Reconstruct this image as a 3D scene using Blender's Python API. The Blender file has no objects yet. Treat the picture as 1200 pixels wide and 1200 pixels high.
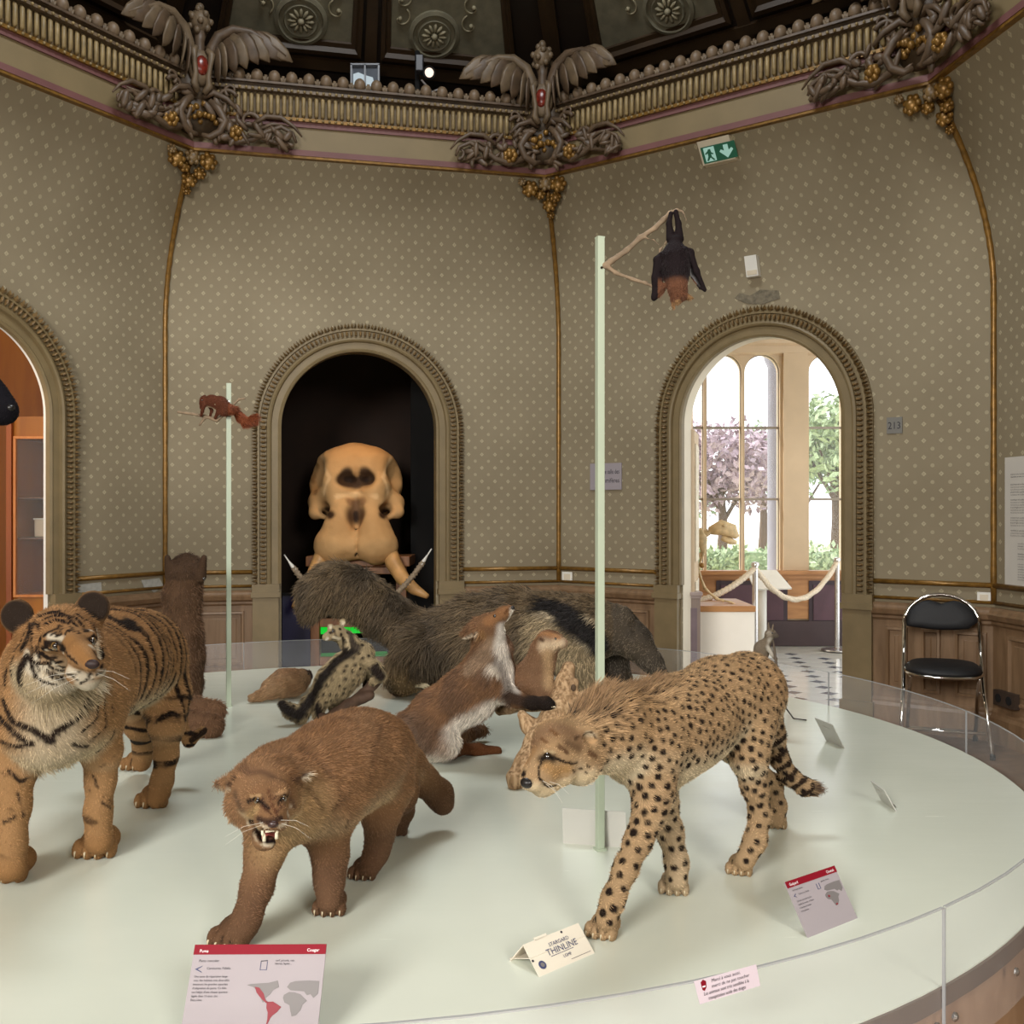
import bpy, bmesh, math, random
import numpy as np
from mathutils import Vector, Matrix, Euler, kdtree
random.seed(5)
C = bpy.context.scene.collection
SC = bpy.context.scene

# ------------------------------------------------------------ camera, sky, lights, exposure
EYE = 1.4
F = 1180.0
TZ = 0.513                                   # height of the display platform's top
cam_d = bpy.data.cameras.new('camera')
cam_d.sensor_width = 36.0
cam_d.lens = F / 1200.0 * 36.0
cam_d.clip_start = 0.02
cam_o = bpy.data.objects.new('camera', cam_d)
C.objects.link(cam_o)
cam_o.location = (0, 0, EYE)
cam_o.rotation_euler = (math.pi / 2, 0, 0)
SC.camera = cam_o

world = bpy.data.worlds.new('sky')
SC.world = world
world.use_nodes = True
_nt = world.node_tree
_bg = _nt.nodes['Background']
_bg.inputs['Color'].default_value = (0.95, 0.98, 1.0, 1)
_bg.inputs['Strength'].default_value = 2.6

CX, CY = -0.4, 4.1
def area(name, loc, target, sx, sy, power, col):
    d = bpy.data.lights.new(name, 'AREA')
    d.shape = 'RECTANGLE'; d.size = sx; d.size_y = sy; d.energy = power; d.color = col
    o = bpy.data.objects.new(name, d); C.objects.link(o)
    o.location = loc
    o.rotation_euler = (Vector(target) - Vector(loc)).to_track_quat('-Z', 'Y').to_euler()
    return o
# assumed soft light from the left front, an area lamp in the added hall
area('assumed_front_light', (-2.6, -4.0, 3.6), (0.3, 4.8, 1.0), 2.2, 2.0, 700, (1.0, 0.97, 0.92))
area('fill_side', (2.9, -4.0, 3.6), (-1.8, 6.0, 1.4), 1.8, 2.0, 340, (1.0, 0.96, 0.90))  # added fill aimed at the dim left wall, no known source
# soft overhead fill added under the vault to brighten the platform
area('overhead_fill', (CX, CY, 6.6), (CX, CY + .01, 0), 1.5, 1.5, 180, (0.94, 0.98, 1.0))
# assumed unseen warm lamps of the wood-lined room and of the skull's alcove
def point(name, loc, power, col, r=0.1):
    d = bpy.data.lights.new(name, 'POINT'); d.energy = power; d.color = col; d.shadow_soft_size = r
    o = bpy.data.objects.new(name, d); C.objects.link(o); o.location = loc
    return o
point('assumed_wood_room_lamp', (-4.3, 6.0, 3.0), 85, (1.0, 0.80, 0.58), 0.25)

vs = SC.view_settings
vs.view_transform = 'Standard'; vs.look = 'None'; vs.gamma = 1.0; vs.use_curve_mapping = False
vs.exposure = -0.2
SC.cycles.use_denoising = True
SC.cycles.max_bounces = 8
SC.cycles.transparent_max_bounces = 16
SC.cycles.sample_clamp_indirect = 6.0

# ------------------------------------------------------------ helpers
def W(px, py, Y):
    """point of the place seen at (px,py) in the photograph, Y metres from the camera"""
    return np.array([(px - 600.0) / F * Y, Y, EYE - (py - 600.0) / F * Y])
def G(px, py, z=TZ):
    """point of a horizontal surface at height z"""
    Y = F * (EYE - z) / (py - 600.0)
    return np.array([(px - 600.0) / F * Y, Y, z])
def lin(h):
    if isinstance(h, str):
        h = h.lstrip('#'); c = [int(h[i:i + 2], 16) / 255 for i in (0, 2, 4)]
    else: c = h
    return tuple((x / 12.92 if x <= .04045 else ((x + .055) / 1.055) ** 2.4) for x in c)
def lina(h): return np.array(lin(h))

class N:
    """tiny node-graph builder"""
    def __init__(s, name):
        s.m = bpy.data.materials.new(name); s.m.use_nodes = True
        s.t = s.m.node_tree; s.b = s.t.nodes['Principled BSDF']
    def n(s, typ, **kw):
        nd = s.t.nodes.new(typ)
        for k, v in kw.items():
            if k in nd.inputs: 
                if hasattr(v, 'is_linked') : s.t.links.new(v, nd.inputs[k])
                else: nd.inputs[k].default_value = v
            else: setattr(nd, k, v)
        return nd
    def l(s, a, b): s.t.links.new(a, b)
    def math(s, op, a, b=None, c=None):
        nd = s.t.nodes.new('ShaderNodeMath'); nd.operation = op
        for i, v in enumerate((a, b, c)):
            if v is None: continue
            if hasattr(v, 'is_linked'): s.l(v, nd.inputs[i])
            else: nd.inputs[i].default_value = v
        return nd.outputs[0]
    def mix(s, f, a, b):
        nd = s.t.nodes.new('ShaderNodeMix'); nd.data_type = 'RGBA'
        for i, v in ((0, f), (6, a), (7, b)):
            if hasattr(v, 'is_linked'): s.l(v, nd.inputs[i])
            else: nd.inputs[i].default_value = v if i == 0 else (*v, 1)
        return nd.outputs[2]
    def ramp(s, f, stops):
        nd = s.t.nodes.new('ShaderNodeValToRGB'); s.l(f, nd.inputs[0])
        e = nd.color_ramp.elements
        while len(e) < len(stops): e.new(0.5)
        for i, (p, c) in enumerate(stops): e[i].position = p; e[i].color = (*c, 1)
        return nd.outputs[0]
    def coord(s, kind='Object'): return s.t.nodes.new('ShaderNodeTexCoord').outputs[kind]
    def set(s, **kw):
        for k, v in kw.items():
            k = k.replace('_', ' ')
            if hasattr(v, 'is_linked'): s.l(v, s.b.inputs[k])
            else: s.b.inputs[k].default_value = (*v, 1) if isinstance(v, tuple) and len(v) == 3 else v
        return s
    def bump(s, h, strength=.3, dist=.01):
        nd = s.n('ShaderNodeBump'); nd.inputs['Strength'].default_value = strength; nd.inputs['Distance'].default_value = dist
        s.l(h, nd.inputs['Height']); s.l(nd.outputs[0], s.b.inputs['Normal'])

def plain(name, col, rough=.6, metal=0.0, var=.12, scale=6.0, bump=0.0, spec=.5, coat=0.0):
    """one colour, gently mottled by noise"""
    g = N(name); c = lin(col) if isinstance(col, str) else col
    no = g.n('ShaderNodeTexNoise'); g.l(g.coord(), no.inputs['Vector'])
    no.inputs['Scale'].default_value = scale; no.inputs['Detail'].default_value = 5
    lo = tuple(x * (1 - var) for x in c); hi = tuple(min(1, x * (1 + var)) for x in c)
    g.set(Base_Color=g.ramp(no.outputs[0], [(.3, lo), (.7, hi)]), Roughness=rough, Metallic=metal)
    g.b.inputs['Specular IOR Level'].default_value = spec
    g.b.inputs['Coat Weight'].default_value = coat
    if bump: g.bump(no.outputs[0], bump, .01)
    return g.m
def wood(name, col, dark, rough=.5, scale=3.0, stretch=(1, 1, .08), bump=.1):
    g = N(name)
    mp = g.n('ShaderNodeMapping'); g.l(g.coord(), mp.inputs[0]); mp.inputs['Scale'].default_value = stretch
    no = g.n('ShaderNodeTexNoise'); g.l(mp.outputs[0], no.inputs['Vector'])
    no.inputs['Scale'].default_value = scale * 8; no.inputs['Detail'].default_value = 7; no.inputs['Distortion'].default_value = .6
    g.set(Base_Color=g.ramp(no.outputs[0], [(.3, lin(dark)), (.65, lin(col))]), Roughness=rough)
    if bump: g.bump(no.outputs[0], bump, .003)
    return g.m
def glow(name, col, strength):
    g = N(name); c = lin(col)
    g.set(Base_Color=(0.02, 0.02, 0.02), Emission_Color=c, Emission_Strength=strength)
    return g.m
def vcol(name, rough=.85, spec=.15, bump=0.0, bscale=300):
    g = N(name); a = g.n('ShaderNodeAttribute'); a.attribute_name = 'col'
    g.set(Base_Color=a.outputs['Color'], Roughness=rough); g.b.inputs['Specular IOR Level'].default_value = spec
    if bump:
        no = g.n('ShaderNodeTexNoise'); g.l(g.coord(), no.inputs['Vector']); no.inputs['Scale'].default_value = bscale
        no.inputs['Detail'].default_value = 6; g.bump(no.outputs[0], bump, .01)
    return g.m

# ---- objects
def mk(name, verts, faces, m, parent=None, smooth=False, kind=None, label=None):
    me = bpy.data.meshes.new(name)
    V = np.asarray(verts, dtype=float).reshape(-1, 3)
    if parent is not None: V = V - np.array(abs_loc(parent))
    me.from_pydata(V.tolist() if len(V) < 20000 else V, [], faces if not isinstance(faces, np.ndarray) else faces.tolist())
    me.validate(verbose=False)
    if m is not None: me.materials.append(m)
    if smooth is True: me.polygons.foreach_set('use_smooth', [True] * len(me.polygons))
    elif smooth: 
        me.polygons.foreach_set('use_smooth', [True] * len(me.polygons)); me.set_sharp_from_angle(angle=math.radians(smooth))
    o = bpy.data.objects.new(name, me); C.objects.link(o)
    if parent is not None: o.parent = parent
    if kind: o['kind'] = kind
    if label: o['label'] = label
    return o
def abs_loc(o):
    l = Vector((0, 0, 0))
    while o is not None: l += o.location; o = o.parent
    return l
def thing(name, label, cat, loc=(0, 0, 0), group=None):
    o = bpy.data.objects.new(name, None); C.objects.link(o); o.location = Vector([float(x) for x in loc])
    o.empty_display_size = .05
    o['label'] = label; o['category'] = cat
    if group: o['group'] = group
    return o
def tag(o, label, cat, group=None):
    o['label'] = label; o['category'] = cat
    if group: o['group'] = group
    return o
def recenter(o):
    """put a single-mesh thing's origin at the middle of its base"""
    V = np.array([v.co for v in o.data.vertices]); c = (V.max(0) + V.min(0)) / 2; c[2] = V[:, 2].min()
    o.data.transform(Matrix.Translation([-x for x in c])); o.location = o.location + Vector(c); return o
def clone(o, parent=None):
    c = o.copy(); C.objects.link(c)
    if parent is not None: c.parent = parent
    for ch in list(o.children): clone(ch, c)
    return c

class MB:
    """collects simple shapes into one mesh"""
    def __init__(s): s.v = []; s.f = []
    def add(s, vs, fs):
        b = len(s.v); s.v += [tuple(map(float, v)) for v in vs]; s.f += [tuple(i + b for i in f) for f in fs]; return s
    def box(s, c, size, M=None, bev=0.0):
        x, y, z = [k / 2 for k in size]
        if bev:
            bm = bmesh.new(); bmesh.ops.create_cube(bm, size=1.0)
            for v in bm.verts: v.co = (v.co.x * size[0], v.co.y * size[1], v.co.z * size[2])
            bmesh.ops.bevel(bm, geom=bm.edges[:], offset=bev, segments=2, affect='EDGES', profile=.5)
            bm.verts.index_update(); vs = [v.co.copy() for v in bm.verts]; fs = [[v.index for v in f.verts] for f in bm.faces]; bm.free()
        else:
            vs = [Vector((a * x, b * y, e * z)) for a in (-1, 1) for b in (-1, 1) for e in (-1, 1)]
            fs = [(0, 1, 3, 2), (4, 6, 7, 5), (0, 4, 5, 1), (2, 3, 7, 6), (0, 2, 6, 4), (1, 5, 7, 3)]
        if M is not None: vs = [M @ v for v in vs]
        return s.add([v + Vector(c) for v in vs], fs)
    def obox(s, o, ex, ey, ez):
        """box from a corner and three edge vectors"""
        o, ex, ey, ez = map(np.asarray, (o, ex, ey, ez))
        vs = [o + a * ex + b * ey + e * ez for a in (0, 1) for b in (0, 1) for e in (0, 1)]
        return s.add(vs, [(0, 1, 3, 2), (4, 6, 7, 5), (0, 4, 5, 1), (2, 3, 7, 6), (0, 2, 6, 4), (1, 5, 7, 3)])
    def tube(s, pts, rad, n=8, cap=True, flat=1.0, up=None):
        pts = [np.asarray(p, float) for p in pts]; k = len(pts)
        if not hasattr(rad, '__len__'): rad = [rad] * k
        u = None; rings = []
        for i, p in enumerate(pts):
            t = pts[min(i + 1, k - 1)] - pts[max(i - 1, 0)]; t = t / (np.linalg.norm(t) + 1e-12)
            if u is None:
                a = np.array(up if up is not None else ((0, 0, 1) if abs(t[2]) < .9 else (1, 0, 0)), float)
                u = a - t * (a @ t)
            else: u = u - t * (u @ t)
            u = u / (np.linalg.norm(u) + 1e-12); w = np.cross(t, u)
            rings.append([p + rad[i] * (math.cos(q) * u + flat * math.sin(q) * w) for q in [2 * math.pi * j / n for j in range(n)]])
        vs = [v for r in rings for v in r]
        fs = [(i * n + j, i * n + (j + 1) % n, (i + 1) * n + (j + 1) % n, (i + 1) * n + j) for i in range(k - 1) for j in range(n)]
        if cap: fs += [tuple(range(n - 1, -1, -1)), tuple((k - 1) * n + j for j in range(n))]
        return s.add(vs, fs)
    def ball(s, c, r, n=10, m=6, M=None):
        r = np.array(r if hasattr(r, '__len__') else (r, r, r), float); vs = [(0, 0, -1)]; fs = []
        for i in range(1, m):
            a = math.pi * i / m - math.pi / 2
            vs += [(math.cos(a) * math.cos(2 * math.pi * j / n), math.cos(a) * math.sin(2 * math.pi * j / n), math.sin(a)) for j in range(n)]
        vs.append((0, 0, 1))
        for j in range(n): fs.append((0, 1 + (j + 1) % n, 1 + j)); fs.append((len(vs) - 1, 1 + (m - 2) * n + j, 1 + (m - 2) * n + (j + 1) % n))
        for i in range(m - 2):
            for j in range(n): fs.append((1 + i * n + j, 1 + i * n + (j + 1) % n, 1 + (i + 1) * n + (j + 1) % n, 1 + (i + 1) * n + j))
        out = []
        for v in vs:
            q = Vector((v[0] * r[0], v[1] * r[1], v[2] * r[2]))
            if M is not None: q = M @ q
            out.append(q + Vector([float(x) for x in c]))
        return s.add(out, fs)
    def lathe(s, c, prof, n=16):
        vs = []; fs = []; k = len(prof)
        for r, z in prof: vs += [(c[0] + r * math.cos(2 * math.pi * j / n), c[1] + r * math.sin(2 * math.pi * j / n), c[2] + z) for j in range(n)]
        for i in range(k - 1):
            for j in range(n): fs.append((i * n + j, i * n + (j + 1) % n, (i + 1) * n + (j + 1) % n, (i + 1) * n + j))
        fs += [tuple(range(n - 1, -1, -1)), tuple((k - 1) * n + j for j in range(n))]
        return s.add(vs, fs)
    def grid(s, rows, closed=False):
        """rows: list of equally long point lists"""
        n = len(rows[0]); vs = [p for r in rows for p in r]; fs = []
        for i in range(len(rows) - 1):
            for j in range(n if closed else n - 1): fs.append((i * n + j, i * n + (j + 1) % n, (i + 1) * n + (j + 1) % n, (i + 1) * n + j))
        return s.add(vs, fs)
    def slab(s, poly, d):
        """polygon (3D points) thickened by vector d"""
        n = len(poly); poly = [np.asarray(p, float) for p in poly]; d = np.asarray(d, float)
        vs = poly + [p + d for p in poly]
        return s.add(vs, [tuple(range(n - 1, -1, -1)), tuple(range(n, 2 * n))] + [(i, (i + 1) % n, n + (i + 1) % n, n + i) for i in range(n)])
    def build(s, name, m, parent=None, smooth=False, kind=None, label=None):
        return mk(name, s.v, s.f, m, parent, smooth, kind, label)

def text(body, size, origin, ex, ey, m, parent, name='lettering', align='LEFT', off=.0012, shear=0.0, font_w=1.0):
    """flat printed words: origin = baseline start, ex/ey = unit vectors of the line and of its height"""
    cu = bpy.data.curves.new('t', 'FONT'); cu.body = body; cu.size = size; cu.align_x = align; cu.shear = shear; cu.resolution_u = 2
    to = bpy.data.objects.new('t', cu); C.objects.link(to)
    dg = bpy.context.evaluated_depsgraph_get(); me = bpy.data.meshes.new_from_object(to.evaluated_get(dg))
    V = np.array([v.co for v in me.vertices]).reshape(-1, 3); Fs = [tuple(p.vertices) for p in me.polygons]
    bpy.data.objects.remove(to); bpy.data.curves.remove(cu); bpy.data.meshes.remove(me)
    ex, ey, o = map(lambda q: np.asarray(q, float), (ex, ey, origin)); nz = np.cross(ex, ey)
    P = o + V[:, :1] * ex * font_w + V[:, 1:2] * ey + nz * off
    return mk(name, P, Fs, m, parent)
# ------------------------------------------------------------ materials of the room
def wallpaper():
    g = N('wallpaper')
    uv = g.n('ShaderNodeUVMap'); sp = g.n('ShaderNodeSeparateXYZ'); g.l(uv.outputs[0], sp.inputs[0])
    PX, PY = 0.106, 0.106
    def lattice(ox, oy):
        x = g.math('SUBTRACT', g.math('FRACT', g.math('ADD', g.math('DIVIDE', sp.outputs[0], PX), ox)), .5)
        y = g.math('SUBTRACT', g.math('FRACT', g.math('ADD', g.math('DIVIDE', sp.outputs[1], PY), oy)), .5)
        return g.math('ADD', g.math('ABSOLUTE', x), g.math('ABSOLUTE', y)), g.math('SQRT', g.math('ADD', g.math('MULTIPLY', x, x), g.math('MULTIPLY', y, y)))
    d1, _ = lattice(0, 0); _, e2 = lattice(.5, .5)
    di = g.math('MULTIPLY', g.math('LESS_THAN', d1, .15), g.math('SUBTRACT', 1.0, g.math('MULTIPLY', g.math('LESS_THAN', d1, .06), .55)))
    bl = g.math('LESS_THAN', e2, .115)
    geo = g.coord()
    no = g.n('ShaderNodeTexNoise'); g.l(geo, no.inputs['Vector']); no.inputs['Scale'].default_value = 1.3; no.inputs['Detail'].default_value = 6
    fine = g.n('ShaderNodeTexNoise'); g.l(geo, fine.inputs['Vector']); fine.inputs['Scale'].default_value = 60; fine.inputs['Detail'].default_value = 2
    base = g.ramp(no.outputs[0], [(.3, lin('#857962')), (.7, lin('#93876f'))])
    wear = g.math('MULTIPLY_ADD', fine.outputs[0], .7, .35)
    mask = g.math('MULTIPLY', g.math('MINIMUM', g.math('ADD', g.math('MULTIPLY', di, .55), g.math('MULTIPLY', bl, .40)), 1.0), wear)
    g.set(Base_Color=g.mix(mask, base, lin('#d6cbaa')), Roughness=.72)
    g.b.inputs['Specular IOR Level'].default_value = .3
    return g.m
M_paper = wallpaper()
M_dado = wood('painted_oak_dado', '#8a6e52', '#6e553c', .42, 2.0, (1, 1, .15), .05)
M_dado_dark = wood('dado_groove', '#62503c', '#4a3b2b', .5, 2.0, (1, 1, .15))
M_frame = plain('stone_coloured_paint', '#7b6a4a', .5, var=.1, scale=8, bump=.1)
M_carve = plain('old_gilt_carving', '#775f3c', .42, var=.45, scale=28, bump=.3)
M_gold = plain('gilt', '#83602a', .36, metal=.35, var=.3, scale=25)
M_cream = plain('cream_paint', '#d9cdb6', .5, var=.04)
M_white = plain('white_paint', '#e4e1d8', .45, var=.03)
M_beige = plain('frieze_beige', '#7d6c4c', .6, var=.08, scale=4)
M_pink = plain('frieze_pink', '#6f4744', .6, var=.1)
M_flute = plain('frieze_flutes', '#8f7a52', .5, var=.3, scale=18)
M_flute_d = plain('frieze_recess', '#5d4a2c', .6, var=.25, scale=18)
M_pearl = plain('frieze_pearls', '#74604a', .5, var=.15, scale=20)
M_dome = plain('dome_shade_brown', '#261b11', .55, var=.25, scale=3)  # even dark brown, the vault's shade put into its colour
M_rib = plain('dome_rib_paint', '#3d2c19', .5, var=.2, scale=5)
M_plaster = plain('grey_green_plaster', '#7c7661', .7, var=.18, scale=12, bump=.3)
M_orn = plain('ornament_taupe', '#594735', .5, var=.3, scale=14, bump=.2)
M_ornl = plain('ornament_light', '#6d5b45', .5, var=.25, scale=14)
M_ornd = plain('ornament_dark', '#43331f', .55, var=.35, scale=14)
M_ruby = plain('ruby_medallion', '#702417', .25, var=.4, scale=40)
M_panl = plain('panel_relief', '#a0967a', .6, var=.15)
M_torn = plain('bare_plaster', '#a8a79f', .8, var=.15, scale=30, bump=.2)

# ------------------------------------------------------------ plan of the eight-sided room (metres; camera at the origin looking along +Y)
cL, cM, cR = np.array([-2.562, 7.427]), np.array([.378, 8.107]), np.array([2.961, 6.174])
cQ = cL + 3.12 * np.array([-.5, -.866]); cS = cR + 3.2 * np.array([.139, -.99])
CEN = np.array([-.40, 4.0])
poly = [cQ, cL, cM, cR, cS] + [2 * CEN - c for c in (cL, cM, cR)]
CZ, INS = 3.9, .55                                    # bottom of the cornice, how far the cove leans in
def inset(z): return INS * max(0, (z - 2.75) / (CZ - 2.75)) ** 2
NP = len(poly)
def nrm(a, b):
    d = (b - a) / np.linalg.norm(b - a); n = np.array([d[1], -d[0]])
    return d, n if n @ (CEN - a) > 0 else -n
mit = []
for i in range(NP):
    n0 = nrm(poly[i - 1], poly[i])[1]; n1 = nrm(poly[i], poly[(i + 1) % NP])[1]
    mit.append((n0 + n1) / (1 + n0 @ n1))
class Wall:
    def __init__(s, i):
        s.A, s.B = poly[i], poly[(i + 1) % NP]; s.kA, s.kB = mit[i], mit[(i + 1) % NP]
        s.d, s.n = nrm(s.A, s.B); s.len = np.linalg.norm(s.B - s.A)
        s.d3 = np.array([*s.d, 0]); s.n3 = np.array([*s.n, 0])
    def P(s, x, z, off=0.0):
        """x metres along the wall from its left corner, z up, off out of the wall into the room"""
        t = x / s.len; i = inset(z) + off
        p = (1 - t) * (s.A + s.kA * i) + t * (s.B + s.kB * i)
        return np.array([p[0], p[1], z])
    def Q(s, x, z, off=0.0):
        p = s.A + s.d * x + s.n * off
        return np.array([p[0], p[1], z])
    def hit(s, px):
        """metres along the wall where the photograph's column px meets it"""
        r = (px - 600) / F; t = (r * s.A[1] - s.A[0]) / (s.d[0] - r * s.d[1]); return t
w_left, w_back, w_right, w_end = Wall(0), Wall(1), Wall(2), Wall(3)
RO, SPR, REV = .59, 2.04, .14                       # opening radius, spring height, wall thickness

def make_wall(name, w, s0):
    vs, fs, uv = [], [], []
    def strip(xs, zbs):
        nz = 22; b = len(vs)
        for x, zb in zip(xs, zbs):
            for k in range(nz + 1):
                z = zb + (2.68 - zb) * k / 4 if k < 4 else 2.68 + (CZ + .02 - 2.68) * (k - 4) / 18
                vs.append(w.P(x, z)); uv.append((x, z))
        for i in range(len(xs) - 1):
            for k in range(nz):
                a = b + i * (nz + 1) + k
                fs.append((a, a + nz + 1, a + nz + 2, a + 1))
    if s0 is None: strip(np.linspace(0, w.len, 14), [0.0] * 14)
    else:
        strip(np.linspace(0, s0 - RO, 6), [0.0] * 6)
        th = np.linspace(math.pi, 0, 33); xs = s0 + RO * np.cos(th); strip(xs, SPR + RO * np.sin(th))
        strip(np.linspace(s0 + RO, w.len, 6), [0.0] * 6)
    o = mk(name, vs, fs, M_paper, smooth=True, kind='structure')
    ul = o.data.uv_layers.new(name='UVMap')
    for lp in o.data.loops: ul.data[lp.index].uv = uv[lp.vertex_index]
    return o
def arch_path(s0, r, z0):
    pts = [(s0 - r, z0, -1, 0), (s0 - r, (z0 + SPR) / 2, -1, 0)]
    for a in np.linspace(math.pi, 0, 41): pts.append((s0 + r * math.cos(a), SPR + r * math.sin(a), math.cos(a), math.sin(a)))
    return pts + [(s0 + r, (z0 + SPR) / 2, 1, 0), (s0 + r, z0, 1, 0)]
def ring(w, s0, prof, z0, m, name, parent, kind=None):
    mb = MB(); rows = []
    for (x, z, cx, cz) in arch_path(s0, RO, z0): rows.append([w.Q(x + cx * (r - RO), z + cz * (r - RO), p) for r, p in prof])
    mb.grid(rows); return mb.build(name, m, parent, smooth=35, kind=kind)
trim_no = [0]
def trim(name_m, mb, m, smooth=35):
    trim_no[0] += 1
    return mb.build('trim_%d' % trim_no[0], m, None, smooth, kind='structure')
def carving(w, s0, parent):
    mb = MB(); r1, r2 = .735, .785
    path = arch_path(s0, RO, .86)
    def along(r, step):
        out = []; z = .87
        while z < SPR: out.append((s0 - r, z, -1, 0)); z += step
        k = int(math.pi * r / step)
        for i in range(k + 1):
            a = math.pi - math.pi * i / k; out.append((s0 + r * math.cos(a), SPR + r * math.sin(a), math.cos(a), math.sin(a)))
        z = SPR - step
        while z > .87: out.append((s0 + r, z, 1, 0)); z -= step
        return out
    for (x, z, cx, cz) in along(.722, .034):
        er = cx * w.d3 + np.array([0, 0, cz]); et = -cz * w.d3 + np.array([0, 0, cx])
        Mx = Matrix((er, et, w.n3)).transposed()
        mb.ball(w.Q(x, z, .05), (.024, .010, .022), 6, 4, Mx)
    for i, (x, z, cx, cz) in enumerate(along(.778, .05)):
        er = cx * w.d3 + np.array([0, 0, cz]); et = -cz * w.d3 + np.array([0, 0, cx])
        c = w.Q(x, z, .035)
        for sgn in (-1, 1):
            tip = c + er * .032 + et * .012 * sgn + w.n3 * .012; b1 = c - er * .026; b2 = c + et * sgn * .022; top = c + w.n3 * .038 + et * .008 * sgn
            mb.add([tip, b1, b2, top], [(0, 1, 3), (0, 3, 2), (1, 2, 3), (0, 2, 1)])
    return mb.build('leaf_carving', M_carve, parent, kind='stuff')
def pilaster(w, x0, x1, parent):
    mb = MB()
    def bx(a, b, z0, z1, p): mb.obox(w.Q(a, z0, 0), w.d3 * (b - a), w.n3 * p, (0, 0, z1 - z0))
    bx(x0, x1, 0, .76, .055); bx(x0 - .012, x1 + .012, .76, .80, .075); bx(x0 - .005, x1 + .005, .80, .86, .06); bx(x0 - .015, x1 + .015, 0, .16, .075)
    return mb.build('plinth_block', M_frame, parent)
def dado(w, x0, x1, parent, panels):
    """wooden dado between x0 and x1: cap, board, base and framed panels"""
    mb = MB(); mb.grid([[w.Q(x, z, .018) for x in (x0, x1)] for z in (0, .80)]); mb.build('dado_board', M_dado, parent)
    prof = [(.70, .018), (.715, .035), (.73, .035), (.745, .06), (.775, .072), (.785, .055), (.80, .05), (.815, .03), (.815, 0)]
    mb = MB(); mb.grid([[w.Q(x, z, p) for z, p in prof] for x in (x0, x1)]); mb.build('dado_cap', M_dado, parent, smooth=30)
    prof = [(0, .05), (.15, .05), (.17, .035), (.185, .035), (.20, .018)]
    mb = MB(); mb.grid([[w.Q(x, z, p) for z, p in prof] for x in (x0, x1)]); mb.build('dado_base', M_dado, parent, smooth=30)
    for a, b in panels:
        mb = MB(); rows = []
        for k, (ins_, p) in enumerate([(0, .018), (.004, .034), (.02, .036), (.03, .010), (.045, .010), (.06, .022)]):
            rows.append([w.Q(x, z, p) for x, z in ((a + ins_, .25 + ins_), (b - ins_, .25 + ins_), (b - ins_, .66 - ins_), (a + ins_, .66 - ins_))])
        mb.grid(rows, closed=True); n = len(mb.v); mb.f.append((n - 4, n - 3, n - 2, n - 1))
        mb.build('dado_panel', M_dado, parent)
def rails(w, x0, x1, parent):
    mb = MB(); mb.tube([w.Q(x0, .95, .012), w.Q(x1, .95, .012)], .016, 8); mb.build('gilt_rail', M_gold, parent, True)
    mb = MB(); mb.tube([w.Q(x0, .845, .012), w.Q(x1, .845, .012)], .011, 8); mb.build('gilt_rail', M_gold, parent, True)

FR = [(.59, -.02), (.59, .022), (.605, .03), (.615, .022), (.66, .022), (.668, .045), (.68, .052), (.695, .045), (.70, .03), (.745, .03), (.75, .045), (.765, .045), (.775, .02), (.80, .02), (.80, 0)]
def doorway(w, s0, jamb_m, panels_l, panels_r, name, rev=REV):
    wl = make_wall(name, w, s0)
    trim_no[0] += 1
    fr = ring(w, s0, FR, .86, M_frame, 'trim_%d' % trim_no[0], None, 'structure')
    carving(w, s0, fr)
    pilaster(w, s0 - .80, s0 - .61, fr); pilaster(w, s0 + .61, s0 + .80, fr)
    ring(w, s0, [(.595, 0.0), (.595, -rev)], 0.0, jamb_m, 'jamb', wl)
    dado(w, 0, s0 - .80, wl, panels_l); dado(w, s0 + .80, w.len, wl, panels_r)
    rails(w, 0.01, s0 - .80, wl); rails(w, s0 + .80, w.len - .01, wl)
    return wl
S_L = 3.12 - 1.55
S_B = (w_back.hit(297) + w_back.hit(541)) / 2
S_R = (w_right.hit(765) + w_right.hit(1032)) / 2
wb = doorway(w_back, S_B, M_frame, [(.12, S_B - .98 + .12)], [(S_B + .92, w_back.len - .12)], 'wall_back')
wr = doorway(w_right, S_R, M_cream, [(.08, .36), (.46, S_R - .86)], [(S_R + .88, S_R + 1.02), (S_R + 1.1, S_R + 1.22), (S_R + 1.30, w_right.len - .04)], 'wall_right')
wlft = doorway(w_left, S_L, M_white, [(.1, S_L - .95)], [(S_L + .92, w_left.len - .1)], 'wall_left', .05)
we = make_wall('wall_end', w_end, None)
make_wall('wall_near_right', Wall(4), None); make_wall('wall_near_left', Wall(7), None)
dado(w_end, 0, w_end.len, we, [(.16, .95), (1.12, 1.9), (2.06, 2.9)]); rails(w_end, .01, w_end.len, we)

# unseen hall added behind the camera to block the sky, open to the rotunda
M_hall = plain('hall_plaster', '#a89c86', .8, var=.05)
mb = MB()
for q in ([(-7, -8, 0), (6, -8, 0), (6, -8, 5), (-7, -8, 5)], [(-7, -8, 0), (-7, 2.2, 0), (-7, 2.2, 5), (-7, -8, 5)], [(6, -8, 0), (6, 2.4, 0), (6, 2.4, 5), (6, -8, 5)], [(-7, 2.2, 0), (-3.85, 1.95, 0), (-3.85, 1.95, 5), (-7, 2.2, 5)], [(6, 2.4, 0), (3.5, 2.6, 0), (3.5, 2.6, 5), (6, 2.4, 5)]): mb.add(q, [(0, 1, 2, 3)])
hall = mb.build('wall_added_hall', M_hall, None, kind='structure')
mb = MB(); mb.add([(-7, -8, 5), (6, -8, 5), (6, 2.6, 5), (-7, 2.6, 5)], [(0, 1, 2, 3)]); mb.build('added_hall_ceiling', M_hall, hall)
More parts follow.
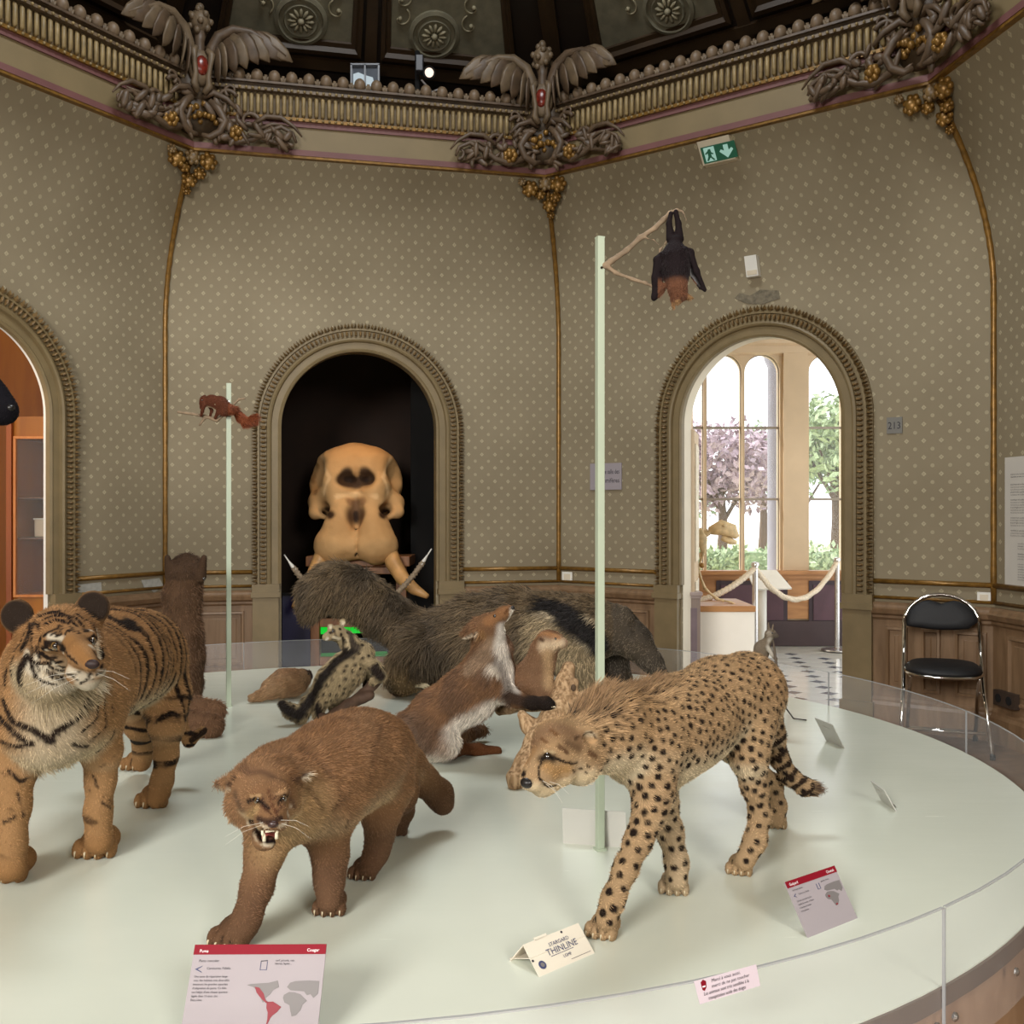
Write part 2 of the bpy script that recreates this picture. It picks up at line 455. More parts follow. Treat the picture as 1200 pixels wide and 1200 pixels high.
# gilt cords that run down the corners
for i in (1, 2, 3):
    mb = MB(); zs = list(np.linspace(.84, 2.7, 12)) + list(np.linspace(2.78, 3.82, 22)); pts = []
    for z in zs:
        p = poly[i] + mit[i] * (inset(z) + .012); pts.append((p[0], p[1], z))
    mb.tube(pts, [.017 + .003 * (k % 2) for k in range(len(pts))], 8); trim('cord', mb, M_gold, True)

# torn wallpaper patches on the walls (bare plaster showing)
def patch(w, pts, parent, m=None, off=.004):
    mb = MB(); mb.slab([w.P(x, z, off) for x, z in pts], w.n3 * .002); return mb.build('torn_patch', m or M_torn, parent)
def wp(w, px, py):
    s = w.hit(px); q = w.Q(s, 0); return s, EYE - (py - 600) / F * q[1]
patch(w_left, [wp(w_left, *p) for p in ((91, 685), (118, 682), (119, 695), (106, 698), (91, 697))], wlft)
patch(w_left, [wp(w_left, *p) for p in ((165, 680), (186, 677), (191, 686), (180, 695), (176, 690), (170, 692))], wlft)
patch(w_right, [wp(w_right, *p) for p in ((862, 350), (868, 344), (880, 347), (893, 340), (914, 341), (915, 350), (893, 357), (876, 356))], wr, plain('scuffed_paper', '#736a58', .8, var=.3, scale=40))

# ------------------------------------------------------------ cornice
CO = [(0.0, 0.0), (.0, .02), (.012, .03), (.05, .035), (.055, .02), (.20, .02), (.205, .03), (.245, .035), (.25, .055), (.262, .055)]
def cornice(w, idx):
    trim_no[0] += 1
    root = None
    def band(z0, z1, p0, p1, m, name):
        nonlocal root
        x0, x1 = 0.0, w.len; rows = [[Pc(w, x, z, p) for x in (x0, x1)] for z, p in ((z0, p0), (z0, p1), (z1, p1), (z1, p0))]
        mb = MB(); mb.grid(rows)
        if root is None: root = mb.build('trim_%d' % trim_no[0], m, None, kind='structure')
        else: mb.build(name, m, root)
    band(.045, .205, -.02, .02, M_beige, 'beige_band')
    band(-.012, .005, -.02, .03, M_gold, 'gilt_line')
    band(.005, .045, -.02, .034, M_pink, 'pink_band'); band(.205, .24, -.02, .034, M_pink, 'pink_band')
    band(.24, .262, -.02, .052, M_gold, 'gilt_line')
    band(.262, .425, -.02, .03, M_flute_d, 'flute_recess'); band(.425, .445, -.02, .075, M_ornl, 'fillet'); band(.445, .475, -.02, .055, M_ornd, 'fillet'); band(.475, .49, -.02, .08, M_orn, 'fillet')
    L = seglen(w); k = int(L / .045); mb = MB(); mbd = MB()
    for j in range(k):
        x = w.len * (j + .5) / k
        mb.tube([Pc(w, x, .272, .035), Pc(w, x, .285, .046), Pc(w, x, .40, .046), Pc(w, x, .418, .036)], [.006, .015, .015, .007], 6)
        mbd.ball(Pc(w, x, .435, .078), .011, 5, 4)
        mbd.ball(Pc(w, x, .25, .055), .010, 5, 4)
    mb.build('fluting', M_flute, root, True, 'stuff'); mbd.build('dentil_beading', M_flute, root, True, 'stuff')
    kb = int(L / .118); me = None
    for j in range(kb):
        p = Pc(w, w.len * (j + .5) / kb, .53, .045)
        if me is None:
            b = MB().ball((0, 0, 0), (.042, .042, .05), 12, 8).build('pearl', M_pearl, None, True); me = b.data
        else: b = bpy.data.objects.new('pearl', me); C.objects.link(b)
        b.parent = root; b.location = Vector(p)
    mb = MB()
    for j in range(kb - 1):
        x = w.len * (j + 1) / kb
        for q in (-.018, 0, .018): mb.tube([Pc(w, x + q * .3, .485, .04), Pc(w, x + q, .53 + (.012 if q == 0 else 0), .05)], [.008, .012], 5)
    mb.build('leaf_tongues', M_ornl, root, True, 'stuff')
    return root
def Pc(w, x, dz, off):
    t = x / w.len; i = INS + off
    p = (1 - t) * (w.A + w.kA * i) + t * (w.B + w.kB * i)
    return np.array([p[0], p[1], CZ + dz])
def seglen(w): return np.linalg.norm(Pc(w, w.len, 0, 0) - Pc(w, 0, 0, 0))
for i, w in enumerate((w_left, w_back, w_right, w_end)): cornice(w, i)

# ------------------------------------------------------------ dome (dark coffered vault above the cornice)
ZD = CZ + .80
AP = np.array([CEN[0], CEN[1], ZD + 2.75])
def dp(i, u, v, lift=0.0):
    """facet i of the dome: u 0..1 across, v 0 (rim) .. 1 (apex)"""
    a = poly[i] + mit[i] * (INS - .70); b = poly[(i + 1) % NP] + mit[(i + 1) % NP] * (INS - .70)
    p = (1 - u) * np.array([*a, ZD]) + u * np.array([*b, ZD]); q = p + (AP - p) * v
    w = Wall(i); nn = np.array([*w.n, 0]) * .62 + np.array([0, 0, -.78]); return q + nn * lift
mb = MB()
for i in range(NP): mb.grid([[dp(i, u, v) for u in (0, .5, 1)] for v in (0, .3, .6, .94)])
ceil = mb.build('ceiling', M_dome, None, kind='structure')
mb = MB()
for i in range(NP):                                   # closes the gap between wall tops and the vault
    w = Wall(i); mb.grid([[Pc(w, x, dz, off) for x in (0, w.len)] for dz, off in ((0, -.02), (.44, -.06), (.44, -.70), (.82, -.70))])
mb.build('cornice_back', M_dome, ceil)
def coffer(i, u0, u1, v0, v1):
    sh = lambda u, v: u
    C4 = [(u0, v0), (u1, v0), (u1, v1), (u0, v1)]; cu, cv = (u0 + u1) / 2, (v0 + v1) / 2
    def rect(k, lift): return [dp(i, cu + (u - cu) * (1 - k), cv + (v - cv) * (1 - k * .8), lift) for u, v in C4]
    mb = MB(); mb.grid([rect(-.16, .0), rect(-.16, .05), rect(-.10, .06), rect(-.06, .03), rect(0, .03), rect(0.02, -.0), rect(.02, .008)], closed=True)
    mb.build('coffer_frame', M_rib, ceil)
    mb = MB(); mb.grid([[dp(i, u0 + (u1 - u0) * a, v0 + (v1 - v0) * b, .012) for a in np.linspace(0, 1, 5)] for b in np.linspace(0, 1, 5)])
    pn = mb.build('coffer_panel', M_plaster, ceil)
    # rosettes and scroll work on the panel
    O = dp(i, cu, cv, .012); ex = dp(i, u1, cv, .012) - O; hw = np.linalg.norm(ex); ex = ex / hw
    ey = dp(i, cu, v1, .012) - O; hh = np.linalg.norm(ey); ey = ey - ex * (ex @ ey); ey = ey / np.linalg.norm(ey); ez = np.cross(ex, ey)
    if ez[2] > 0: ez = -ez
    for vy in (-.45, .02, .5):
        c = O + ey * vy * hh * 2 * .9; r = .19 if vy < 0 else .17
        mb = MB(); n = 28
        prof = [(r, 0), (r, .02), (r * .86, .03), (r * .8, .012), (r * .68, .012), (r * .62, .03), (r * .5, .016), (0.001, .016)]
        mb.grid([[c + ex * q * math.cos(t) + ey * q * math.sin(t) + ez * h for t in np.linspace(0, 2 * math.pi, n, endpoint=False)] for q, h in prof], closed=True)
        ro = mb.build('rosette', M_plaster, ceil, smooth=40)
        mb = MB(); Mx = Matrix((ex, ey, ez)).transposed()
        for k in range(12):
            t = 2 * math.pi * k / 12; e = ex * math.cos(t) + ey * math.sin(t); f = -ex * math.sin(t) + ey * math.cos(t)
            mb.ball(c + e * r * .33 + ez * .025, (r * .2, r * .07, .016), 6, 4, Matrix((e, f, ez)).transposed())
        mb.ball(c + ez * .03, (r * .14, r * .14, .03), 8, 5, Mx); mb.build('petals', M_panl, ro, True, 'stuff')
    mb = MB(); rnd = random.Random(i * 10 + int(u0 * 10))
    for gx in (-1, 1):
        for vy in (-.68, -.5, -.22, .05, .28, .6):
            c = O + ex * gx * hw * .72 + ey * hh * vy
            sg = rnd.choice((-1, 1)); tt = np.linspace(0, 4.2, 14)
            mb.tube([c + ex * gx * (.012 + .018 * t) * math.cos(t * sg) + ey * (.012 + .018 * t) * math.sin(t * sg) + ez * .008 for t in tt], [.007] * 14, 5)
            mb.ball(c + ez * .01, .018, 6, 4)
    mb.build('scroll_relief', M_panl, pn, True, 'stuff')
for i in (0, 1, 2, 3):
    for u0, u1 in ((.14, .45), (.55, .86)): coffer(i, u0, u1, .082, .40)
    mb = MB(); mb.grid([[dp(i, u, v, .03) for u in (.485, .515)] for v in (.0, .9)]); mb.build('rib', M_rib, ceil)
    mb = MB(); mb.grid([[dp(i, u, .035, l) for u in (0, .5, 1)] for l in (0, .04)] + [[dp(i, u, .052, l) for u in (0, .5, 1)] for l in (.04, 0)]); mb.build('rib', M_rib, ceil)
for i in range(1, 4):
    mb = MB(); pts = [dp(i, 0, v, .02) for v in (0, .45, .9)]; mb.tube(pts, .07, 6); mb.build('rib', M_rib, ceil)

# ------------------------------------------------------------ floors
M_parq = wood('oak_parquet', '#7d6148', '#5d452f', .35, 1.2, (1, 1, 1))
mb = MB(); mb.add([(p[0], p[1], 0) for p in poly] , [tuple(range(NP - 1, -1, -1))]); mb.add([(-7, -8, -.004), (6, -8, -.004), (6, 2.6, -.004), (-7, 2.6, -.004)], [(0, 1, 2, 3)])
floor = mb.build('floor', M_parq, None, kind='structure')
# ------------------------------------------------------------ skull alcove behind the back arch
M_dark = plain('dark_brown_hanging', '#2b1b11', .85, var=.25, scale=4)
M_black = plain('black_cloth', '#0c0a09', .9, var=.2)
def room_quad(name, pts, m, parent=None, kind=None):
    mb = MB(); mb.add(pts, [tuple(range(len(pts)))]); return mb.build(name, m, parent, kind=kind)
D = w_back; x0, x1 = S_B - .95, S_B + .95
def BK(x, z, b): return D.Q(x, z, -REV - b)
al = room_quad('wall_alcove', [BK(x0, 0, 1.7), BK(x1, 0, 1.7), BK(x1, 3.2, 1.7), BK(x0, 3.2, 1.7)], M_dark, kind='structure')
room_quad('side_cloth', [BK(x0, 0, 0), BK(x0, 0, 1.7), BK(x0, 3.2, 1.7), BK(x0, 3.2, 0)], M_black, al)
room_quad('side_cloth', [BK(x1, 0, 0), BK(x1, 0, 1.7), BK(x1, 3.2, 1.7), BK(x1, 3.2, 0)], M_black, al)
room_quad('alcove_ceiling', [BK(x0, 3.2, 0), BK(x1, 3.2, 0), BK(x1, 3.2, 1.7), BK(x0, 3.2, 1.7)], M_black, al)
room_quad('alcove_floor', [BK(x0, .005, -REV), BK(x1, .005, -REV), BK(x1, .005, 1.7), BK(x0, .005, 1.7)], M_parq, al)
mb = MB(); xe = D.hit(496); mb.obox(BK(xe + .05, 0, 1.0), D.d3 * .5, D.n3 * -.03, (0, 0, 3.1)); mb.build('hanging_edge', M_black, al)
sp = bpy.data.lights.new('assumed_skull_spot', 'SPOT'); sp.energy = 44; sp.color = (1.0, .60, .30); sp.spot_size = math.radians(48); sp.spot_blend = .8; sp.shadow_soft_size = .04  # assumed warm spot above the skull, its lamp unseen
so = bpy.data.objects.new('assumed_skull_spot', sp); C.objects.link(so)
_p = BK(S_B + .05, 2.95, .12); so.location = Vector(_p); so.rotation_euler = (Vector(BK(S_B, 1.25, .62)) - Vector(_p)).to_track_quat('-Z', 'Y').to_euler()
# low lit display tank behind the skull stand, dark blue screen beside it
M_green = glow('green_light', '#18e03a', .9)
t = thing('light_box', 'low display box glowing bright green under the elephant skull', 'display box', BK(S_B - .02, 0, .9))
c = BK(S_B - .02, 0, .9)
mb = MB(); mb.obox(BK(S_B - .38, .0, .9), D.d3 * .74, D.n3 * -.3, (0, 0, .12)); mb.obox(BK(S_B - .38, .50, .9), D.d3 * .74, D.n3 * -.3, (0, 0, .03)); mb.build('case', M_black, t)
mb = MB(); mb.obox(BK(S_B - .36, .34, .93), D.d3 * .70, D.n3 * -.02, (0, 0, .13)); mb.build('lit_panel', M_green, t)
mb = MB(); mb.obox(BK(S_B - .36, .13, .91), D.d3 * .70, D.n3 * -.26, (0, 0, .012)); mb.build('lit_base', glow('green_base', '#35b548', .35), t)
t = thing('blue_panel', 'dark navy blue panel low in the alcove beside the skull stand', 'panel', BK(S_B - .48, 0, .7))
mb = MB(); mb.obox(BK(S_B - .58, 0, .7), D.d3 * .26, D.n3 * -.03, (0, 0, .70)); mb.build('board', plain('navy_board', '#14123c', .4), t)
mb = MB(); mb.obox(BK(S_B - .58, .70, .69), D.d3 * .26, D.n3 * -.05, (0, 0, .02)); mb.build('top_edge', M_black, t)

# ------------------------------------------------------------ wood-lined room behind the left arch
M_or = wood('orange_veneer', '#ad6c14', '#985a10', .45, .8, (1, 1, .15), .0)
M_or2 = wood('orange_veneer_dark', '#a4561a', '#8c4614', .4, .8, (1, 1, .15), .0)
wl2 = room_quad('wall_wood_room', [(-7, 9.4, 0), (-2.9, 9.4, 0), (-2.9, 9.4, 4), (-7, 9.4, 4)], M_or, kind='structure')
room_quad('side_lining', [(-2.9, 7.75, 0), (-2.9, 9.4, 0), (-2.9, 9.4, 4), (-2.9, 7.75, 4)], M_or, wl2)
room_quad('side_lining', [(-7, 5, 0), (-7, 9.4, 0), (-7, 9.4, 4), (-7, 5, 4)], M_or, wl2)
room_quad('wood_ceiling', [(-7, 4.2, 3.6), (-4.55, 4.45, 3.6), (-2.9, 7.3, 3.6), (-2.9, 9.4, 3.6), (-7, 9.4, 3.6)], M_or, wl2)
room_quad('wood_floor', [(-7, 4.2, .004), (-4.3, 4.4, .004), (-2.7, 7.5, .004), (-2.9, 9.4, .004), (-7, 9.4, .004)], M_parq, wl2)
Yc = 7.9
def K(px, py, Y=Yc): return W(px, py, Y)
t = thing('display_cabinet', 'tall orange wood display cabinet with a glass door seen through the left arch', 'cabinet', (-3.75, Yc + .25, 0))
xa = K(15, 0)[0]; xb = K(92, 0)[0]; zt = K(0, 488)[2]; zg1 = K(0, 514)[2]; zg0 = K(0, 697)[2]
mb = MB()
mb.box(((xa + xb) / 2, Yc + .26, zg0 / 2), (xb - xa, .50, zg0)); mb.box(((xa + xb) / 2, Yc + .26, (zg1 + zt) / 2), (xb - xa, .5, zt - zg1))
mb.box((xa + .012, Yc + .26, (zg0 + zg1) / 2), (.024, .5, zg1 - zg0)); mb.box((xb - .012, Yc + .26, (zg0 + zg1) / 2), (.024, .5, zg1 - zg0)); mb.box(((xa + xb) / 2, Yc + .5, (zg0 + zg1) / 2), (xb - xa, .02, zg1 - zg0))
mb.build('body', M_or, t)
mb = MB(); mb.box((xa - .02, Yc + .75, zt / 2), (.04, 1.55, zt)); mb.build('side_panel', M_or2, t)
mb = MB()
for z in (zg0 - .008, zg1 + .008): mb.box(((xa + xb) / 2, Yc, z), (xb - xa - .02, .03, .02))
for x in (xa + .02, xb - .02): mb.box((x, Yc, (zg0 + zg1) / 2), (.02, .03, zg1 - zg0))
dr = mb.build('door_frame', wood('cabinet_edge', '#d98d48', '#c07434', .4), t)
g = N('cabinet_glass'); g.set(Base_Color=(.9, .93, .95), Roughness=.03, Alpha=.05); g.b.inputs['Specular IOR Level'].default_value = .25; M_cabglass = g.m
mb = MB(); mb.box(((xa + xb) / 2, Yc, (zg0 + zg1) / 2), (xb - xa - .05, .006, zg1 - zg0)); mb.build('glass_pane', M_cabglass, dr)
for i, z in enumerate((.36, .62)):
    mb = MB(); mb.box(((xa + xb) / 2, Yc + .25, zg0 + (zg1 - zg0) * z), (xb - xa - .05, .44, .012)); mb.build('shelf', plain('shelf_brown', '#5a3a22', .4), t)
mb = MB(); mb.box(((xa + xb) / 2, Yc + .485, zg0 + (zg1 - zg0) * .49), (xb - xa - .05, .01, (zg1 - zg0) * .25)); mb.build('inner_panel', plain('cab_inner_dark', '#4b2a18', .6), t)
t2 = thing('specimen_box', 'pale box standing on a shelf inside the orange cabinet', 'box', (K(37, 0)[0], Yc + .3, zg0 + (zg1 - zg0) * .36 + .007))
mb = MB(); mb.box((K(37, 0)[0], Yc + .3, zg0 + (zg1 - zg0) * .36 + .077), (.16, .18, .14), bev=.008); mb.build('body', M_cream, t2)
mb = MB(); mb.box((K(37, 0)[0], Yc + .3, zg0 + (zg1 - zg0) * .36 + .152), (.17, .19, .012)); mb.build('lid', M_white, t2)

# ------------------------------------------------------------ window room behind the right arch
YW = 10.6
def xw(px): return (px - 600) / F * YW
def zw(py): return EYE - (py - 600) / F * YW
M_wframe = plain('window_room_paint', '#c4ac8c', .5, var=.04)
M_wood_l = wood('window_room_wood', '#b98655', '#9c6b40', .4, 2.0, (.15, 1, 1), .03)
M_purple = plain('plum_panel', '#543841', .5, var=.12, scale=8)
M_pdark = plain('plum_panel_edge', '#3a2a30', .5)
lights = [(786, 825), (828, 869.5), (872.5, 914), (948, 988.5), (991.5, 1033), (1060, 1101)]
zs_, zt_ = zw(668), zw(415); vs, fs = [], []
mb = MB()
edges = [xw(740)]
def wcol(xa, xb, zbs, ztop=3.6):
    rows = [[(x, YW, z), (x, YW, ztop)] for x, z in zip(np.linspace(xa, xb, len(zbs)), zbs)]; mb.grid(rows)
px = xw(760)
for a, b in lights:
    xa_, xb_ = xw(a), xw(b); r = (xb_ - xa_) / 2; c0 = (xa_ + xb_) / 2
    wcol(px, xa_, [0, 0]); th = np.linspace(math.pi, 0, 17)
    mb.grid([[(c0 + r * math.cos(q), YW, zt_ - r + r * math.sin(q)), (c0 + r * math.cos(q), YW, 3.6)] for q in th])
    mb.grid([[(xa_, YW, 0), (xa_, YW, zs_)], [(xb_, YW, 0), (xb_, YW, zs_)]])
    pth = [(xa_, zs_)] + [(c0 + r * math.cos(q), zt_ - r + r * math.sin(q)) for q in th] + [(xb_, zs_)]
    mb.grid([[(x, YW, z), (x, YW + .14, z)] for x, z in pth]); px = xb_
wcol(px, xw(1160), [0, 0])
wwin = mb.build('wall_windows', M_wframe, None, kind='structure')
for a in (765, 931, 1046):                                # pilasters between the pairs of lights
    mb = MB(); mb.box((xw(a), YW - .02, 1.95), (xw(a + 14) - xw(a - 14), .05, 3.2)); mb.build('pilaster', M_wframe, wwin)
mb = MB(); mb.grid([[(x, YW - p, z) for z, p in ((3.05, .0), (3.07, .05), (3.14, .06), (3.16, .12), (3.25, .15), (3.3, .22))] for x in (xw(740), xw(1160))]); mb.build('cornice_moulding', M_wframe, wwin, smooth=30)
M_bar = plain('glazing_bar', '#8f8578', .4)
g = N('window_glass'); g.set(Base_Color=(1, 1, 1), Roughness=0.0, Alpha=.06); M_glass = g.m
for k, (a, b) in enumerate(lights):
    wn = None; xa_, xb_ = xw(a), xw(b); r = (xb_ - xa_) / 2; c0 = (xa_ + xb_) / 2
    mb = MB(); pth = [(xa_, zs_)] + [(c0 + r * math.cos(q), zt_ - r + r * math.sin(q)) for q in np.linspace(math.pi, 0, 17)] + [(xb_, zs_)]
    mb.tube([(x, YW + .05, z) for x, z in pth], .012, 6)
    wn = mb.build('window_%d' % (k + 1), M_bar, None, kind='structure')
    for y in (501, 585): MBb = MB(); MBb.box((c0, YW + .05, zw(y)), (xb_ - xa_, .03, .024)); MBb.build('glazing_bar', M_bar, wn)
    zz = [zs_, zw(585), zw(501), zt_]
    for q in range(3):
        mb = MB()
        if q < 2: pl = [(xa_, zz[q]), (xb_, zz[q]), (xb_, zz[q + 1]), (xa_, zz[q + 1])]
        else: pl = [(xa_, zz[2]), (xb_, zz[2])] + [(c0 + r * math.cos(h), zt_ - r + r * math.sin(h)) for h in np.linspace(0, math.pi, 13)]
        mb.slab([(x, YW + .045, z) for x, z in pl], (0, .006, 0)); mb.build('pane', M_glass, wn)
for a in (827, 871, 990, 1033): pass
mb = MB(); mb.box((xw(950), YW - .07, zs_ - .02), (xw(1160) - xw(740), .16, .04)); mb.box((xw(950), YW - .04, zs_ - .06), (xw(1160) - xw(740), .10, .05)); sill = mb.build('sill', M_wood_l, wwin)
mb = MB(); mb.box((xw(950), YW - .025, (zs_ - .08 + .28) / 2 + .0), (xw(1160) - xw(740), .05, zs_ - .36)); mb.build('dado_frame', M_wood_l, wwin)
for a, b in ((742, 818), (838, 921), (946, 1036), (1046, 1130)):
    mb = MB(); xa_, xb_ = xw(a), xw(b); mb.box(((xa_ + xb_) / 2, YW - .055, (zw(680) + zw(731)) / 2), (xb_ - xa_, .012, zw(680) - zw(731))); pn = mb.build('dado_panel', M_pdark, wwin)
    mb = MB(); mb.box(((xa_ + xb_) / 2, YW - .064, (zw(680) + zw(731)) / 2), (xb_ - xa_ - .09, .014, zw(680) - zw(731) - .09)); mb.build('panel_field', M_purple, pn)
mb = MB(); mb.box((xw(950), YW - .04, .13), (xw(1160) - xw(740), .08, .26)); mb.build('dark_base', plain('dark_base', '#3f2f30', .5), wwin)
p_in0 = w_right.Q(S_R - RO - .12, 0, -REV); p_in1 = w_right.Q(S_R + RO + .12, 0, -REV)
wsl = room_quad('wall_window_room', [tuple(p_in0), (xw(812), YW, 0), (xw(812), YW, 3.6), (p_in0[0], p_in0[1], 3.6)], M_wframe, kind='structure')
room_quad('room_ceiling', [tuple(w_right.Q(.3, 3.5, -.1)), tuple(w_right.Q(w_right.len, 3.5, -.1)), (5.5, 5.2, 3.5), (5.5, YW, 3.5), (xw(760), YW, 3.5)], M_white, wsl)
# lining of the left jamb: open door leaf and the panelled newel beside it
t = thing('door_leaf', 'cream door leaf folded back at the left jamb of the window arch', 'door', w_right.Q(S_R - RO + .03, 0, -REV))
a0 = w_right.Q(S_R - RO + .012, .02, -REV - .02); b0 = np.array([xw(817), 10.0, .02]); dv = b0 - a0; dv = dv / np.linalg.norm(dv)
mb = MB(); mb.obox(a0, dv * .62, np.array([-dv[1], dv[0], 0]) * .04, (0, 0, 2.0)); lf = mb.build('leaf', M_wframe, t)
for za, zb in ((.15, .85), (1.0, 1.9)):
    mb = MB(); mb.obox(a0 + dv * .08 + np.array([dv[1], -dv[0], 0]) * .008 + np.array([0, 0, za]), dv * .46, np.array([-dv[1], dv[0], 0]) * .012, (0, 0, zb - za)); mb.build('door_panel', M_cream, t)
mb = MB(); kq = a0 + dv * .56 + np.array([dv[1], -dv[0], 0]) * .03 + np.array([0, 0, .95]); mb.ball(kq, .022, 10, 7); mb.build('handle', M_gold, t, True)
c = np.array([1.355, 7.62, 0])
t = thing('newel_post', 'short panelled newel post at the left side of the window arch', 'post', c)
mb = MB(); mb.box((c[0], c[1], .385), (.118, .118, .77)); nb = mb.build('shaft', plain('newel_paint', '#8d7c72', .5, var=.1), t)
mb = MB(); mb.box((c[0], c[1], .785), (.15, .15, .03), bev=.006); mb.box((c[0], c[1], .762), (.132, .132, .02)); mb.build('cap', plain('newel_cap', '#a0908a', .4), t)
for s in (-1, 1):
    mb = MB(); mb.box((c[0], c[1] + s * .06, .38), (.07, .012, .6), bev=.004); mb.build('panel', plain('newel_panel', '#76666a', .5), t)

# tiled floor of the window room: white octagons with small dark squares
M_tile = plain('white_tile', '#cfcfca', .12, var=.06, scale=3); M_tiled = plain('slate_tile', '#4c5560', .15, var=.15); M_grout = plain('grout', '#a5a39c', .7)
mb = MB(); mb.add([(.9, 6.6, -.006), (4.2, 5.6, -.006), (4.6, YW, -.006), (xw(760), YW, -.006)], [(0, 1, 2, 3)])
fl2 = mb.build('floor_tiled', M_grout, None, kind='structure')
P_ = .27; q_ = .075; ang = math.radians(-8)
def rot(x, y): return x * math.cos(ang) - y * math.sin(ang), x * math.sin(ang) + y * math.cos(ang)
hh = P_ / 2 - .002; oc = [(-hh + q_, -hh), (hh - q_, -hh), (hh, -hh + q_), (hh, hh - q_), (hh - q_, hh), (-hh + q_, hh), (-hh, hh - q_), (-hh, -hh + q_)]
ot = MB().slab([(*rot(x, y), -.006) for x, y in oc], (0, 0, .008)).build('tile', M_tile, fl2)
dt = MB().slab([(*rot(x, y), -.006) for x, y in ((0, -q_ + .004), (q_ - .004, 0), (0, q_ - .004), (-q_ + .004, 0))], (0, 0, .007)).build('tile', M_tiled, fl2)
first = [True, True]
def inroom(x, y):
    v = np.array([x, y]) - w_right.A; return -2.9 < v @ w_right.n < -.02 and y < YW - .1 and .9 < x < 4.3 and x > 1.05 + (y - 7.4) * .25
for i in range(-20, 40):
    for j in range(-5, 40):
        x, y = rot(i * P_, j * P_); x += 1.0; y += 6.2
        for m_, (dx, dy) in enumerate(((0, 0), (P_ / 2, P_ / 2))):
            ex, ey = rot(dx, dy); X, Y = x + ex, y + ey
            if not inroom(X, Y): continue
            src = (ot, dt)[m_]
            if first[m_]: src.location = (X, Y, 0); first[m_] = False; continue
            o = bpy.data.objects.new('tile', src.data); C.objects.link(o); o.parent = fl2; o.location = (X, Y, 0)

# ------------------------------------------------------------ garden outside the window
sun = bpy.data.lights.new('sun', 'SUN'); sun.energy = 4.5; sun.angle = .02; sun.color = (1, .97, .9)
suo = bpy.data.objects.new('sun', sun); C.objects.link(suo); suo.rotation_euler = Vector((.75, -.35, -.85)).to_track_quat('-Z', 'Y').to_euler()
M_lawn = plain('lawn', '#c5c2a0', .9, var=.2, scale=2)
mb = MB(); mb.add([(-6, YW + .2, -.25), (30, YW + .2, -.25), (40, 60, -.25), (-6, 60, -.25)], [(0, 1, 2, 3)]); mb.build('ground', M_lawn, None, kind='structure')
mb = MB(); mb.lathe((xw(909) * 1.15, YW * 1.15, -.25), [(.16, 0), (.16, .5), (.13, .52), (.14, .6), (.10, .66), (.098, 3.4), (.14, 3.5), (.15, 3.6)], 16)
tag(recenter(mb.build('stone_column', plain('grey_stone', '#8c8a94', .7, var=.1), None, True)), 'grey stone column standing just outside the window', 'column')
mb = MB(); mb.lathe((xw(1000) * 1.15, YW * 1.15, -.25), [(.16, 0), (.16, .5), (.13, .52), (.14, .6), (.10, .66), (.098, 3.4), (.14, 3.5), (.15, 3.6)], 16)
tag(recenter(mb.build('stone_column', plain('grey_stone_b', '#96949c', .7, var=.1), None, True)), 'grey stone column outside by the right jamb, half hidden', 'column')
def leaves(name, blobs, n, size, m, parent, seed):
    rng = np.random.default_rng(seed); vs = []; fs = []
    wts = np.array([b[1] ** 2 for b in blobs]); idx = rng.choice(len(blobs), n, p=wts / wts.sum())
    for i in idx:
        c, r = blobs[i]; d = rng.normal(size=3); d /= np.linalg.norm(d)
        p = np.array(c) + d * r * np.array([1, 1, .85]) * rng.uniform(.6, 1.05); a = rng.normal(size=3); a /= np.linalg.norm(a); b = np.cross(a, d + .01); b /= np.linalg.norm(b) + 1e-9
        s = size * rng.uniform(.6, 1.3); k = len(vs); vs += [p - a * s, p + b * s * .45, p + a * s, p - b * s * .45]; fs.append((k, k + 1, k + 2, k + 3))
    return mk(name, vs, fs, m, parent, kind='stuff')
def tree(label, x, y, h, r, m, seed, n=2600):
    t = thing('garden_tree', label, 'tree', (x, y, -.25), 'garden trees'); rng = random.Random(seed)
    mb = MB(); mb.tube([(x, y, -.25), (x + .05, y, h * .3), (x, y, h * .55)], [.14, .11, .07], 8)
    for k in range(5):
        a = k * 1.3; mb.tube([(x, y, h * (.3 + .05 * k)), (x + r * .5 * math.cos(a), y + r * .5 * math.sin(a), h * .65)], [.06, .02], 6)
    mb.build('trunk', plain('bark', '#5c4a3c', .9, var=.2), t)
    bl = [((x + rng.uniform(-.6, .6) * r, y + rng.uniform(-.6, .6) * r, h * .68 + rng.uniform(-.5, .5) * r), r * rng.uniform(.35, .6)) for _ in range(14)]
    leaves('crown', bl, n, .12, m, t, seed)
ML1 = plain('leaf_plum', '#ad98a3', .6, var=.3, scale=30); ML2 = plain('leaf_green', '#a0b28a', .6, var=.35, scale=30); ML3 = plain('leaf_deep', '#8aa07c', .6, var=.35, scale=30)  # leaves and lawn paled, washed-out garden haze put into their colours
def at(px, Y): return (px - 600) / F * Y
tree('plum-leaved tree seen through the left window light', at(845, 24), 24, 3.6, 1.5, ML1, 1)
tree('plum-leaved tree seen through the second window light', at(893, 29), 29, 4.2, 1.3, ML1, 2)
tree('green tree seen through the right window light', at(978, 22), 22, 4.2, 1.25, ML2, 3)
tree('bushy green tree behind the hedge between the windows', at(938, 34), 34, 4.4, 1.9, ML3, 4)
tree('low green tree far left behind the window mullion', at(790, 36), 36, 3.4, 1.6, ML3, 6)
